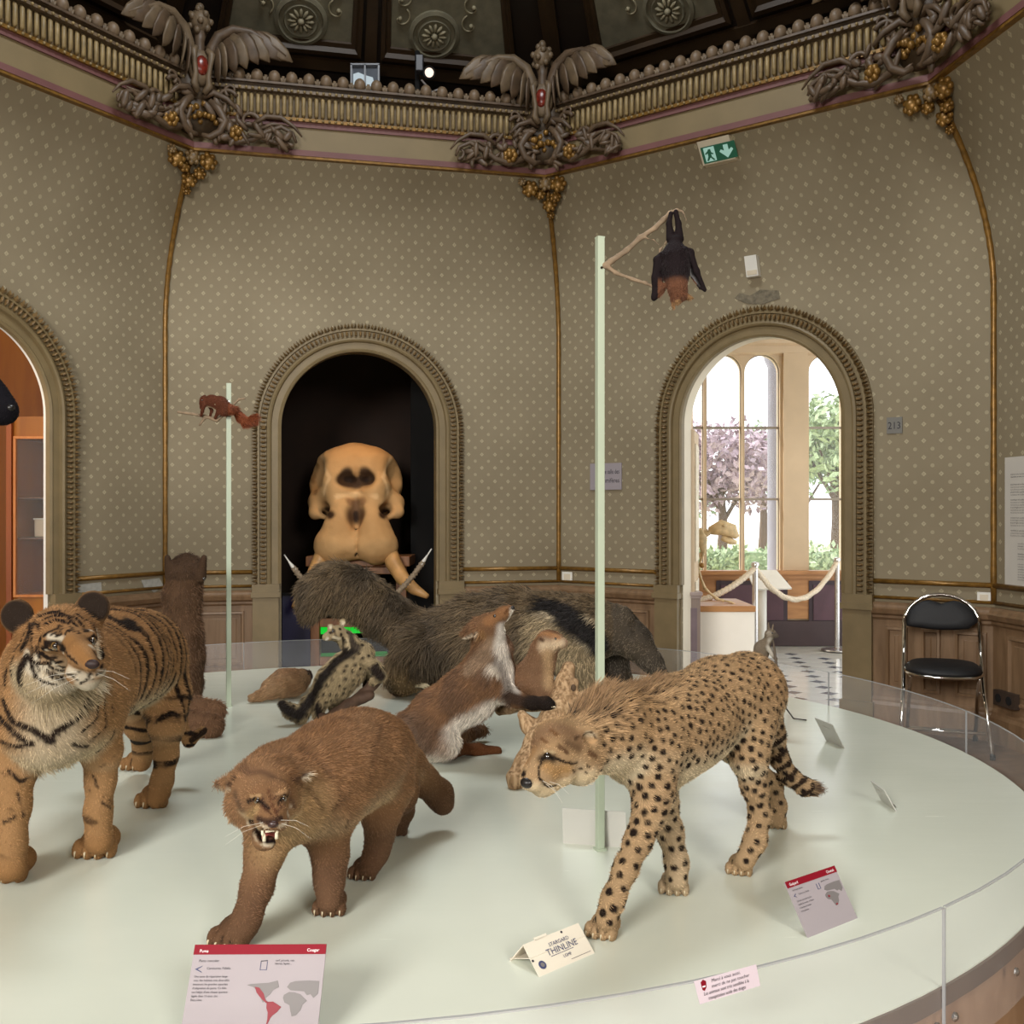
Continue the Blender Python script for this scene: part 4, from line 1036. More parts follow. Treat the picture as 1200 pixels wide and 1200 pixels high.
tf_black = [([(380, 250), (520, 215), (650, 260)], 20), ([(420, 330), (520, 290), (600, 300)], 17), ([(410, 440), (480, 390), (560, 350)], 18), ([(520, 400), (530, 450)], 12), ([(590, 370), (570, 430)], 13), ([(640, 380), (610, 430)], 11), ([(620, 250), (700, 330)], 20), ([(700, 260), (760, 330), (800, 400)], 18), ([(720, 350), (740, 420)], 11), ([(790, 350), (830, 400)], 12), ([(850, 330), (900, 400)], 14), ([(370, 480), (345, 560), (370, 640)], 20), ([(420, 540), (500, 500), (570, 530), (600, 570)], 26), ([(430, 560), (520, 590), (590, 580)], 12), ([(835, 480), (890, 440), (908, 480)], 22), ([(600, 560), (650, 640), (720, 700)], 14), ([(390, 600), (450, 650), (520, 640)], 20), ([(300, 690), (380, 700), (470, 700)], 17), ([(520, 700), (580, 680)], 11), ([(430, 760), (520, 800), (640, 800), (740, 790)], 11), ([(480, 830), (600, 850), (720, 850)], 10), ([(310, 810), (400, 870), (520, 900)], 12), ([(640, 885), (760, 885), (820, 850), (845, 800)], 14), ([(300, 560), (290, 700), (330, 820)], 20), ([(200, 560), (250, 480), (310, 330)], 34), ([(180, 880), (190, 740), (250, 640)], 40), ([(350, 330), (370, 470)], 22), ([(940, 560), (960, 650), (950, 740)], 16), ([(890, 810), (980, 770)], 9), ([(860, 850), (960, 850)], 10), ([(330, 280), (430, 225), (560, 205)], 12), ([(400, 290), (500, 250), (590, 255)], 12), ([(540, 300), (640, 320), (690, 400)], 12), ([(600, 330), (560, 380)], 9), ([(660, 340), (650, 400)], 9), ([(480, 400), (490, 450)], 9), ([(560, 390), (545, 440)], 9), ([(820, 300), (880, 350), (910, 420)], 12), ([(720, 230), (800, 290)], 14), ([(240, 380), (180, 520), (120, 600)], 18), ([(120, 640), (100, 800)], 22), ([(60, 760), (40, 900)], 22), ([(270, 330), (300, 420), (290, 500)], 18), ([(340, 830), (460, 890)], 10), ([(340, 700), (360, 770)], 12), ([(440, 790), (600, 830), (700, 830)], 10), ([(600, 740), (540, 720)], 10), ([(460, 720), (510, 760), (600, 770)], 12), ([(420, 640), (500, 680)], 12), ([(400, 560), (380, 620)], 22), ([(440, 510), (420, 500)], 22), ([(960, 520), (975, 640), (960, 720)], 12), ([(870, 560), (900, 620), (930, 660)], 9)]
tf_white = [([(470, 440), (570, 470)], 32), ([(850, 380), (905, 520), (930, 640)], 26), ([(330, 720), (430, 740)], 42), ([(420, 880), (600, 930), (760, 950), (960, 900)], 48), ([(430, 580), (590, 595)], 18), ([(760, 850), (830, 830)], 46), ([(930, 800), (990, 790)], 30), ([(250, 600), (250, 720), (290, 780)], 34), ([(560, 780), (700, 790)], 30), ([(850, 530), (890, 560)], 18), ([(300, 760), (420, 850), (560, 900), (700, 930), (860, 930), (960, 890)], 40), ([(640, 910), (760, 930), (900, 900)], 60), ([(340, 640), (330, 720)], 30), ([(480, 690), (560, 740)], 18), ([(620, 800), (780, 830)], 22), ([(640, 770), (740, 810)], 44), ([(560, 870), (720, 880)], 14), ([(900, 380), (930, 480)], 14)]
px8 = lambda w: w / 8 * 2.2 / F
z3 = lambda pts: [T.surf(x / 2.927, 650 + y / 2.927) for x, y in pts]
tc_black = [([(10, 500), (40, 570), (110, 600), (180, 640)], 22), ([(0, 560), (60, 620), (110, 650)], 20), ([(300, 500), (270, 560), (190, 610), (165, 640)], 22), ([(0, 640), (60, 660), (100, 650)], 14), ([(340, 480), (335, 560), (280, 610)], 9), ([(360, 500), (365, 590), (310, 640)], 9), ([(385, 520), (390, 620), (330, 680)], 8), ([(250, 650), (300, 660)], 12), ([(30, 740), (70, 780), (90, 770)], 12), ([(60, 820), (80, 900)], 9), ([(320, 760), (335, 800)], 8), ([(350, 850), (380, 870)], 8), ([(10, 920), (50, 900)], 9)]
def paint_tiger(V, Nv):
    n1 = fbm(V, 9); n2 = fbm(V + 3, 25); ax = (V - np.array([-1.11, 2.46, 0])) @ (-hT); z = V[:, 2] - TZ; col = np.tile(lina('#9a754e'), (len(V), 1))
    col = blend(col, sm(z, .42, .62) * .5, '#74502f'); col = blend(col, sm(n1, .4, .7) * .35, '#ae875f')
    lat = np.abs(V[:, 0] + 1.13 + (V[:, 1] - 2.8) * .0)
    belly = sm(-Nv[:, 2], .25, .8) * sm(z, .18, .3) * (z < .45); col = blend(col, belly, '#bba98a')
    # flank stripes across the body axis
    wob = (fbm(V * np.array([1, 1, .55]), 7) - .5) * .13 + (z - .4) * .10; s = np.sin((ax + wob) * 2 * math.pi / .038)
    m = sm(s, .15, .55) * sm(ax, .10, .2) * sm(z, .20, .27) * sm(n2, .25, .42); col = blend(col, m, '#1d130d')
    hind = sm(ax, .45, .55) * (z < .34); s2 = np.sin((z + (fbm(V, 8) - .5) * .08) * 2 * math.pi / .062); col = blend(col, sm(s2, .45, .75) * hind * sm(z, .07, .1) * sm(n2, .2, .4), '#20150e')
    fl = (ax < .3) * (z < .28) * sm(z, .07, .1); s3 = np.sin((z + (fbm(V, 10) - .5) * .12) * 2 * math.pi / .085); col = blend(col, sm(s3, .8, .95) * fl * sm(n2, .5, .6) * .8, '#3a2616')
    tail = np.array([W(198, 790, 3.16), W(212, 830, 3.22), W(213, 855, 3.24), W(222, 868, 3.24), W(238, 856, 3.22)]); td = segdist(V, tail); tm = (td < .03) * (V[:, 0] > -1.03)
    col = blend(col, tm * sm(np.sin((V[:, 0] * .7 - V[:, 2]) * 2 * math.pi / .05), -.1, .3), '#2b1d13')
    ch = segdist(V, np.array(z3([(190, 480), (190, 620), (200, 690)]))); col = blend(col, (1 - sm(ch, .03, .13)) * .85, '#b5a68c')
    rf = segdist(V, np.array(z3([(70, 440), (140, 490), (220, 480), (320, 470)]))); col = blend(col, 1 - sm(rf, .03, .065), '#a8977a')
    for p, w in tc_black: col = stroke(col, V, z3(p), w / 2.927 * 2.45 / F * .55, '#231811', .5)
    front = V[:, 1] < 2.42
    for p, w in tf_white: col = stroke(col, V, z8(p), px8(w) * 1.1, '#c6baa4', .6)
    col = stroke(col, V, z8([(640, 480), (740, 600), (820, 680)]), px8(58), '#8f673e', .6)
    for p, w in tf_black: col = stroke(col, V, z8(p), px8(w) * 1.1, '#1c120c', .35)
    for x, y in ((20, 722), (109, 712)): e = np.linalg.norm(V - W(x, y, 2.345), axis=1); col = blend(col, (1 - sm(e, .034, .043)) * (V[:, 2] > 1.1) , '#2b211a')
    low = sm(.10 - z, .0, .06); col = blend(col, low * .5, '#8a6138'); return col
EYT = [T.surf(65, 757), T.surf(108, 751.5)]
def len_tiger(P):
    z = P[:, 2] - TZ; L = .013 + .0 * z; face = np.linalg.norm(P - W(88, 765, 2.17), axis=1); L = np.where(face < .105, .0030, L)
    rf = segdist(P, np.array([W(25, 790, 2.38), W(62, 815, 2.33), W(118, 800, 2.36)])); L = np.where((rf < .05) & (face > .085), .034, L); L = np.where((segdist(P, np.array([W(62, 870, 2.4), W(62, 892, 2.42)])) < .05), .032, L)
    L = np.where((z < .27) & (L < .02), .008, L); L = np.where(z < .07, .006, L); e = np.minimum(np.linalg.norm(P - W(20, 722, 2.35), axis=1), np.linalg.norm(P - W(109, 712, 2.35), axis=1)); L = np.where(e < .04, .005, L); return np.where((np.linalg.norm(P - EYT[0], axis=1) < .013) | (np.linalg.norm(P - EYT[1], axis=1) < .012), 0, L)
def flow_tiger(P):
    fl = mixflow(P, -hT, .6); c = P - W(92, 775, 2.12); r = np.linalg.norm(c, axis=1); w = (1 - sm(r, .1, .22))[:, None]; return fl * (1 - w) + (c / (r[:, None] + 1e-6) + np.array([0, 0, -.5])) * w
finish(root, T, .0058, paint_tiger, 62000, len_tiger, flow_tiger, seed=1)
eye(root, T, 65, 757, 5.6); eye(root, T, 108, 751.5, 5.0)
nz = T.surf(105, 779); MB().ball(nz + np.array([0, .008, 0]), (.018, .010, .0105), 12, 8).build('nose', plain('tiger_nose', '#2a1c1a', .55, var=.2, scale=50, spec=.3), root, True)
claws(tt, root)
whiskers(root, T, [(90, 787), (88, 791), (92, 794), (113, 785), (114, 789)], [(-1, -.5, -.2), (-1, -.5, -.35), (-.9, -.6, -.5), (1, -.5, -.1), (1, -.5, -.3)], .10)

# ================================================================ cougar
S = Sculpt()
S.chain([(335, 935, 2.16, 48), (362, 922, 2.22, 54), (392, 903, 2.31, 56), (420, 889, 2.42, 53), (438, 880, 2.50, 45)], .05)
S.blob(322, 915, 2.18, 38, .04); S.blob(378, 945, 2.23, 38, .04)
S.chain([(332, 930, 2.14, 50), (310, 926, 2.04, 38)], .05)
S.chain([(318, 962, 2.14, 32), (310, 1000, 2.10, 20), (301, 1040, 2.075, 16), (289, 1077, 2.05, 14), (280, 1092, 2.045, 15)], .03)
S.chain([(380, 955, 2.24, 32), (387, 1000, 2.23, 19), (386, 1030, 2.22, 15), (386, 1055, 2.205, 14)], .03)
S.chain([(448, 885, 2.49, 36), (453, 922, 2.46, 29), (446, 955, 2.43, 20), (445, 980, 2.45, 14), (441, 1000, 2.45, 11.5), (433, 1016, 2.425, 12)], .03)
S.chain([(452, 890, 2.6, 34), (466, 928, 2.64, 22), (470, 950, 2.72, 13), (467, 968, 2.75, 11)], .03)
S.chain([(462, 870, 2.56, 17), (480, 893, 2.66, 16), (497, 915, 2.74, 16), (514, 930, 2.78, 15.5), (519, 942, 2.79, 13)], .025)
S.blob(307, 926, 2.02, 37, .03, sc=(1, 1, .95)); S.blob(284, 948, 2.03, 17, .03); S.blob(336, 945, 2.02, 14, .03)
S.chain([(313, 935, 1.96, 20), (318, 955, 1.915, 16), (319, 963, 1.90, 12)], .02); S.blob(309, 966, 1.915, 10, .012); S.blob(328, 963, 1.915, 10, .012)
S.chain([(300, 962, 2.02, 15), (309, 984, 1.955, 10), (315, 988, 1.93, 8)], .02)
S.blob(302, 929, 1.965, 11, .02); S.blob(330, 927, 1.965, 9, .02)
S.ell(W(316, 978, 1.90), (.018, .05, .0145), rotm(0, .25, 0), .005, True); S.ell(W(301, 974, 1.935), (.011, .045, .024), rotm(0, -.55, 0), .005, True)
S.cone(W(281, 915, 2.05), W(254, 919, 2.07), .022, .007, .02); S.cone(W(340, 913, 2.05), W(364, 906, 2.07), .02, .008, .02)
S.ell(W(268, 924, 2.03), (.02, .012, .006), rotm(0, .1, 0), .006, True); S.ell(W(357, 911, 2.035), (.016, .012, .006), rotm(0, -.4, 0), .006, True)
tt = paw(S, G(276, 1105), U2((-.35, -.95)), .088); tt += paw(S, G(388, 1068), U2((-.05, -1)), .074); tt += paw(S, G(427, 1027), U2((-.15, -1)), .07); tt += paw(S, G(466, 976), U2((-.2, -1)), .066)
root = thing('cougar', 'tawny cougar snarling with open mouth and flattened ears', 'cougar', (-.42, 2.36, TZ))
hC = U2((-.31, -.95)); c10 = lambda pts: [S.surf(250 + x / 10, 880 + y / 10) for x, y in pts]
def paint_cougar(V, Nv):
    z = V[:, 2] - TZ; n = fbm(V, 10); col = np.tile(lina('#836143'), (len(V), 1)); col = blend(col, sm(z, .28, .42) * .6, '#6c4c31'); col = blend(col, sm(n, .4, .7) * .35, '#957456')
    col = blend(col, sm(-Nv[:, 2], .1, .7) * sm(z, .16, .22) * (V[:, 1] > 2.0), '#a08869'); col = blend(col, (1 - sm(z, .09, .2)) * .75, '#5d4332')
    ch = segdist(V, np.array(c10([(800, 1000), (1000, 850), (1100, 700)]))); col = blend(col, (1 - sm(ch, .03, .10)) * .6, '#b3946a')
    px = lambda w: w / 10 * 1.95 / F
    for p, w, c in [([(330, 720), (420, 800), (520, 920), (600, 1060)], 45, '#b29a78'), ([(930, 640), (880, 740)], 36, '#b7a68f'), ([(500, 690), (430, 760)], 50, '#a88a60'), ([(560, 860), (620, 910)], 32, '#cbb9a0'), ([(780, 880), (850, 860)], 28, '#cbb9a0'), ([(580, 1080), (690, 1090)], 38, '#cdbfa8'), ([(440, 540), (560, 520)], 20, '#b08e66'), ([(740, 500), (850, 470)], 26, '#b58f68'),
                    ([(400, 600), (480, 560), (570, 610), (640, 670)], 26, '#1d120d'), ([(760, 620), (830, 520), (880, 540)], 18, '#1d120d'), ([(640, 440), (690, 640), (740, 740)], 16, '#5d3c27'), ([(560, 640), (650, 720)], 14, '#4a2f20'), ([(520, 800), (650, 830), (800, 790)], 34, '#3a2820'), ([(740, 720), (800, 640)], 12, '#54382a'), ([(440, 830), (500, 920), (570, 1030), (640, 1065), (720, 1055)], 34, '#120b09'), ([(500, 930), (560, 1010)], 60, '#160c0a'), ([(400, 850), (480, 990), (560, 1090), (690, 1105)], 22, '#b9a78c'), ([(250, 500), (300, 620), (330, 700)], 40, '#5f4835'), ([(300, 200), (420, 260), (560, 240), (700, 300)], 40, '#654a36'), ([(900, 560), (960, 660)], 26, '#6a4e39'), ([(250, 300), (200, 400), (40, 380)], 34, '#4a3526'), ([(60, 430), (200, 450)], 14, '#b5a48a'), ([(960, 330), (1080, 280)], 40, '#453327'), ([(1060, 330), (1140, 270)], 22, '#c9bca6'), ([(640, 700), (700, 760)], 12, '#4a3020'), ([(590, 560), (560, 500)], 10, '#54382a'), ([(720, 560), (740, 480)], 10, '#54382a'), ([(560, 960), (640, 1000), (720, 1000)], 40, '#3d1c19')]:
        col = stroke(col, V, c10(p), px(w), c, .45 if w < 40 else .95)  # near-black mouth strokes paint shade into the shallow cavity
    for p, w in (([(430, 300), (520, 380), (600, 500), (570, 560)], 16), ([(770, 190), (735, 300), (725, 440)], 20), ([(560, 560), (640, 480)], 12), ([(380, 420), (460, 470), (520, 560)], 14), ([(640, 560), (620, 640)], 14)): col = blend(col, (1 - sm(segdist(V, np.array([S.surf(240 + x / 3.75, 800 + y / 3.75) for x, y in p])), .002, w / 3.75 * 2.3 / F)) * .55, '#472f20')  # dark lines along the body folds, crease shade painted on
    return col
EYC = [S.surf(302, 938.5), S.surf(332, 936)]
def len_cougar(P):
    z = P[:, 2] - TZ; L = np.full(len(P), .014); f = np.linalg.norm(P - W(317, 955, 1.92), axis=1); L = np.where(f < .10, .006, L); L = np.where(f < .03, .002, L); L = np.where(segdist(P, np.array(c10([(520, 930), (580, 1010), (700, 1010)]))) < .022, 0, L); L = np.where((np.linalg.norm(P - EYC[0], axis=1) < .011) | (np.linalg.norm(P - EYC[1], axis=1) < .010), 0, L); L = np.where((z < .2) & (L > .006), .008, L); return np.where(z < .06, .006, L)
def flow_cougar(P):
    fl = mixflow(P, -hC, .6); c = P - W(318, 958, 1.88); r = np.linalg.norm(c, axis=1); w = (1 - sm(r, .08, .18))[:, None]; return fl * (1 - w) + (c / (r[:, None] + 1e-6)) * w
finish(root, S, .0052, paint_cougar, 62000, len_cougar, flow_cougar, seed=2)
eye(root, S, 302, 938.5, 4.2); eye(root, S, 332, 936, 3.8)
p = S.surf(319, 966.5); MB().ball(p + np.array([0, .004, 0]), (.011, .007, .007), 10, 7).build('nose', plain('cougar_nose', '#33201d', .35, var=.2, scale=50), root, True)
claws(tt, root)
pm = W(315, 980, 1.945); MB().ball(pm, (.014, .02, .010), 10, 6).build('tongue', plain('tongue', '#9c4f48', .3, var=.15, scale=60, bump=.3), root, True)
for x, y, dx, L in ((307.5, 973, 0, .0125), (325, 971, 0, .011)): q = W(x, y, 1.907); MB().tube([q, q - ZUP * L * .6, q - ZUP * L], [.0028, .0024, .0005], 7).build('fang', M_tooth, root, True)
for x, y, L in ((309.5, 984, .014), (324, 981, .012)): q = W(x, y, 1.912); MB().tube([q - ZUP * .003, q + ZUP * L * .6, q + ZUP * L], [.0035, .003, .0006], 7).build('fang', M_tooth, root, True)
for k in range(5): q = W(312 + k * 2.2, 974.5 - k * .3, 1.905); MB().box(q, (.003, .003, .004), bev=.0008).build('tooth', M_tooth, root)
whiskers(root, S, [(308, 964), (306, 967), (329, 961), (330, 965)], [(-1, -.5, -.2), (-1, -.5, -.4), (1, -.5, 0), (1, -.5, -.25)], .07)

# ================================================================ cheetah
H = Sculpt()
H.chain([(752, 868, 2.25, 52), (775, 860, 2.31, 55), (803, 846, 2.39, 52), (842, 822, 2.51, 47), (872, 808, 2.60, 43)], .05)
H.blob(880, 808, 2.64, 38, .04); H.chain([(748, 860, 2.24, 48), (716, 856, 2.15, 42), (690, 868, 2.09, 38)], .05)
H.chain([(762, 880, 2.19, 42), (765, 925, 2.17, 24), (762, 950, 2.155, 18), (748, 985, 2.14, 14.5), (733, 1018, 2.115, 12.5), (719, 1052, 2.095, 12), (711, 1076, 2.085, 14)], .025)
H.blob(779, 938, 2.18, 8, .02)
H.chain([(765, 890, 2.30, 34), (776, 940, 2.33, 17), (785, 975, 2.345, 14), (793, 1010, 2.335, 12), (793, 1030, 2.325, 13)], .025)
H.chain([(880, 815, 2.58, 40), (875, 850, 2.50, 32), (877, 885, 2.46, 22), (884, 920, 2.475, 14.5), (891, 955, 2.485, 11.5), (885, 985, 2.46, 11.5), (873, 1008, 2.45, 12)], .025)
H.chain([(880, 820, 2.70, 36), (858, 872, 2.66, 20), (880, 898, 2.74, 12), (907, 918, 2.81, 9.5), (911, 945, 2.815, 9.5), (910, 960, 2.81, 10)], .02)
H.chain([(898, 792, 2.68, 13), (907, 825, 2.73, 10), (909, 860, 2.75, 10), (913, 888, 2.76, 10), (926, 910, 2.77, 9.5), (943, 922, 2.77, 9.5), (956, 924, 2.77, 7)], .02)
H.blob(662, 876, 2.03, 37, .03, sc=(.95, 1, .9)); H.blob(646, 866, 1.99, 22, .03); H.blob(680, 898, 2.03, 22, .03)
H.chain([(646, 888, 1.985, 25), (632, 907, 1.95, 17.5), (624, 913, 1.935, 14)], .02); H.blob(640, 918, 1.955, 13, .015); H.chain([(655, 905, 1.985, 18), (634, 923, 1.955, 10)], .015)
c = W(690, 862, 2.01); H.ell(c, (.026, .012, .022), rotm(.3, .5, .5), .015); H.ell(c + np.array([.0, -.012, -.004]), (.017, .010, .013), rotm(.3, .5, .5), .006, True); H.ell(W(660, 846, 2.09), (.014, .01, .013), None, .012)
tt = paw(H, G(708, 1095), U2((-.45, -.9)), .07); tt += paw(H, G(790, 1044), U2((-.25, -1)), .072); tt += paw(H, G(867, 1022), U2((-.35, -.95)), .066); tt += paw(H, G(909, 968), U2((-.35, -.95)), .066)
root = thing('cheetah', 'spotted cheetah stalking with lowered head beside the tall pole', 'cheetah', (.47, 2.42, TZ))
hH = U2((-.656, -.755)); h9 = lambda pts: [H.surf(590 + x / 8.571, 800 + y / 8.571) for x, y in pts]
def paint_cheetah(V, Nv):
    z = V[:, 2] - TZ; n = fbm(V, 10); col = np.tile(lina('#a68a68'), (len(V), 1)); col = blend(col, sm(z, .33, .5) * .4, '#957149'); col = blend(col, sm(n, .4, .7) * .3, '#b99c77')
    belly = sm(-Nv[:, 2], .0, .65) * sm(z, .2, .27); col = blend(col, belly, '#c8b799')
    inner = sm(V[:, 1] - .0 * V[:, 0], 2.24, 2.30) * (z < .3) * (V[:, 0] < .45); col = blend(col, inner * .4, '#c8b799')
    mane = segdist(V, np.array([W(755, 800, 2.3), W(715, 822, 2.17), W(690, 840, 2.1)])); col = blend(col, (1 - sm(mane, .02, .075)) * .85, '#7d6247')
    hd = np.linalg.norm(V - W(655, 885, 2.0), axis=1)
    # spots: well spaced centres on the coat
    rng = np.random.default_rng(3); order = rng.permutation(len(V)); kd = {}; cs = []; g_ = .018
    zone = sm(hd, .085, .11) * (1 - (1 - sm(mane, .03, .05))) * np.where((belly > .75) & (z > .2), 0, 1) * (z > .045)
    for i in order:
        p = V[i]
        if zone[i] < .5: continue
        sp_ = .0205 if z[i] > .2 else .024
        key = tuple((p // g_).astype(int)); ok = True
        for a in (-1, 0, 1):
            for b in (-1, 0, 1):
                for c_ in (-1, 0, 1):
                    for q in kd.get((key[0] + a, key[1] + b, key[2] + c_), ()):
                        if (p - q) @ (p - q) < sp_ * sp_: ok = False; break
                    if not ok: break
                if not ok: break
            if not ok: break
        if ok: kd.setdefault(key, []).append(p); cs.append(p)
    tr = kdtree.KDTree(len(cs)); rr = rng.uniform(.0064, .0092, len(cs)) 
    for i, p in enumerate(cs): tr.insert(p, i)
    tr.balance(); dm = np.zeros(len(V)); jit = (fbm(V, 90) - .5) * .004
    for j in range(len(V)):
        if hd[j] > .075 and z[j] > .03:
            _, i, d = tr.find(V[j]); dm[j] = (d - rr[i] * (.85 if z[j] > .35 else 1.0))
        else: dm[j] = .02
    spots = 1 - sm(dm + jit, -.0015, .0018); col = blend(col, spots, '#1f150f')
    tail = np.array([W(909, 860, 2.75), W(913, 888, 2.76), W(926, 910, 2.77), W(943, 922, 2.77)]); td = segdist(V, tail); tq = (V[:, 0] * .8 - V[:, 2]); col = blend(col, (td < .03) * sm(np.sin(tq * 2 * math.pi / .042), .1, .4) * (V[:, 1] > 2.68), '#2a1d14')
    col = blend(col, 1 - sm(np.linalg.norm(V - W(958, 924, 2.77), axis=1), .01, .03), '#5b463a')
    px = lambda w: w / 8.571 * 2.0 / F
    for p, w, c in [([(300, 620), (420, 480), (600, 470), (760, 560)], 90, '#7f6349'), ([(230, 800), (290, 700)], 50, '#a07c55'), ([(430, 830), (520, 900), (640, 870)], 60, '#a98558'), ([(330, 1060), (420, 1100), (600, 1010), (800, 960), (900, 920)], 60, '#d6c09c'), ([(640, 610), (760, 660)], 44, '#6a523b'), ([(420, 690), (500, 700)], 16, '#d2b78d'),
                    ([(390, 770), (352, 870), (360, 960), (440, 1045), (530, 1030)], 13, '#140d09'), ([(400, 760), (470, 740), (540, 770), (640, 805), (740, 815)], 14, '#1c120c'), ([(700, 885), (720, 895)], 12, '#2b1d13'), ([(760, 860), (790, 870)], 12, '#2b1d13'), ([(820, 900), (840, 915)], 11, '#2b1d13'), ([(640, 900), (650, 905)], 9, '#2b1d13'), ([(840, 840), (870, 845)], 10, '#2b1d13'), ([(880, 600), (930, 570)], 22, '#b8956c'), ([(720, 560), (800, 530), (880, 500), (930, 560)], 14, '#4a3624'), ([(390, 760), (450, 740), (490, 760)], 46, '#17100b'), ([(480, 480), (540, 520)], 22, '#6d4e33'), ([(380, 560), (430, 600)], 16, '#6d4e33'), ([(560, 640), (640, 700)], 24, '#5f4630'), ([(860, 700), (930, 740)], 30, '#6d5138'), ([(560, 950), (640, 940)], 14, '#a88a64')]:
        col = stroke(col, V, h9(p), px(w), c, .4 if w < 40 else .95)
    return col
EYH = H.surf(641.5, 887)
def len_cheetah(P):
    L = np.full(len(P), .0095); mane = segdist(P, np.array([W(760, 798, 2.3), W(725, 815, 2.2), W(692, 838, 2.1)])); L = np.where(mane < .05, .045, np.where(mane < .08, .022, L))
    hd = np.linalg.norm(P - W(650, 890, 1.98), axis=1); L = np.where(hd < .09, .006, L); L = np.where(np.linalg.norm(P - W(630, 915, 1.94), axis=1) < .03, .0025, L); bl = segdist(P, np.array([W(755, 922, 2.26), W(790, 908, 2.34), W(820, 892, 2.42)])); L = np.where(bl < .03, .02, L)
    L = np.where(np.linalg.norm(P - W(956, 924, 2.77), axis=1) < .03, .026, L); L = np.where(np.linalg.norm(P - EYH, axis=1) < .012, 0, L); return np.where(P[:, 2] - TZ < .06, .006, L)
def flow_cheetah(P):
    fl = mixflow(P, -hH, .45); c = P - W(622, 914, 1.93); r = np.linalg.norm(c, axis=1); w = (1 - sm(r, .12, .2))[:, None]; mane = segdist(P, np.array([W(760, 798, 2.3), W(692, 838, 2.1)])); up = (1 - sm(mane, .03, .06))[:, None] * np.array([0, 0, .9])
    tail = (segdist(P, np.array([W(905, 850, 2.74), W(913, 888, 2.76), W(956, 924, 2.77)])) < .03)[:, None] * np.array([1.2, 0, -.3]); return fl * (1 - w) + c / (r[:, None] + 1e-6) * w + up + tail
finish(root, H, .0045, paint_cheetah, 60000, len_cheetah, flow_cheetah, seed=3)
eye(root, H, 641.5, 887, 5.6, iris=False)
p = H.surf(617, 918); MB().ball(p + np.array([.002, .006, 0]), (.014, .012, .011), 12, 8).build('nose', M_nose, root, True)
claws(tt, root)
whiskers(root, H, [(636, 915), (640, 919), (644, 916)], [(.6, -.7, -.3), (.6, -.7, -.45), (.7, -.7, -.2)], .05)
# ================================================================ giant anteater
A = Sculpt()
A.chain([(528, 750, 4.92, 33), (552, 746, 4.90, 42), (600, 741, 4.86, 45), (648, 741, 4.80, 42), (690, 737, 4.74, 34), (722, 738, 4.68, 25)], .08)
A.chain([(722, 735, 4.68, 24), (744, 752, 4.64, 19), (763, 775, 4.60, 12), (779, 793, 4.57, 6.5)], .04)
A.chain([(520, 750, 4.92, 30), (480, 741, 4.95, 24), (445, 716, 4.97, 25), (414, 694, 4.97, 27), (390, 687, 4.95, 24), (372, 698, 4.92, 20), (362, 716, 4.9, 12)], .06)
A.chain([(490, 760, 4.84, 26), (474, 780, 4.84, 19), (470, 798, 4.84, 16), (486, 803, 4.80, 8)], .04); A.chain([(505, 765, 5.05, 24), (495, 785, 5.08, 16), (492, 800, 5.1, 14)], .04)
A.chain([(660, 750, 4.72, 34), (676, 778, 4.70, 24), (690, 800, 4.68, 18), (694, 818, 4.66, 16)], .04); A.chain([(705, 748, 4.86, 24), (718, 775, 4.86, 17), (724, 798, 4.86, 15), (726, 806, 4.85, 14)], .04)
A.blob(741, 737, 4.655, 5, .015); A.cone(W(728, 722, 4.72), W(724, 712, 4.74), .025, .014, .02); A.cone(W(736, 722, 4.6), W(733, 713, 4.6), .025, .013, .02)
root = thing('anteater', 'shaggy grey giant anteater with long snout and huge bushy tail', 'anteater', (-.1, 4.85, TZ))
wedge = [W(600, 704, 4.65), W(640, 722, 4.62), W(668, 745, 4.62), (W(690, 768, 4.62))]
def paint_ant(V, Nv):
    n = fbm(V, 6); col = np.tile(lina('#514433'), (len(V), 1)); col = blend(col, sm(n, .4, .7) * .6, '#2c2722'); x = V[:, 0] / V[:, 1] * F + 600; y = 600 - (V[:, 2] - EYE) / V[:, 1] * F
    leg = segdist(V, np.array([W(640, 735, 4.68), W(676, 778, 4.64), W(694, 818, 4.62)])); col = blend(col, (1 - sm(leg, .06, .13)) * (V[:, 1] < 4.85), '#84755c')
    bl = segdist(V, np.array([W(640, 706, 4.66), W(672, 728, 4.62), W(700, 752, 4.62)])); col = blend(col, 1 - sm(bl, .05, .075), '#1b1817')
    for off in (-17, 15):
        ln = segdist(V, np.array([W(598, 697 + off * .15, 4.7), W(640, 707 + off * .8, 4.64), W(672, 729 + off * 1.1, 4.6), W(700, 752 + off * 1.25, 4.6)])); col = blend(col, (1 - sm(ln, .006, .018)) * .8, '#9a8c74')
    hd = (V[:, 0] > W(715, 0, 4.68)[0]) * 1.0; col = blend(col, hd * .5, '#4c463f'); foot = segdist(V, np.array([W(474, 785, 4.84), W(486, 803, 4.8)])); col = blend(col, (1 - sm(foot, .06, .11)) * .85, '#8d7656')
    col = blend(col, 1 - sm(np.linalg.norm(V - W(741, 739, 4.6), axis=1), .012, .02), '#15110f'); return col
def len_ant(P):
    x = P[:, 0]; xt = W(515, 0, 4.92)[0]; xs = W(640, 0, 4.8)[0]; z = P[:, 2] - TZ
    L = np.where(x < xt, .052, np.where(x < xs, .06, .03)); L = np.where((x > xt - .12) & (x < xs) & (z < .33), .12, L); xh = W(705, 0, 4.7)[0]; L = np.where(x > xh, .012, L)
    leg = segdist(P, np.array([W(660, 760, 4.68), W(694, 818, 4.62)])); L = np.where((leg < .12) & (x > xs - .1), .03, L); ft = segdist(P, np.array([W(474, 790, 4.84), W(486, 803, 4.8)])); return np.where((ft < .09) | (z < .08), .012, L)
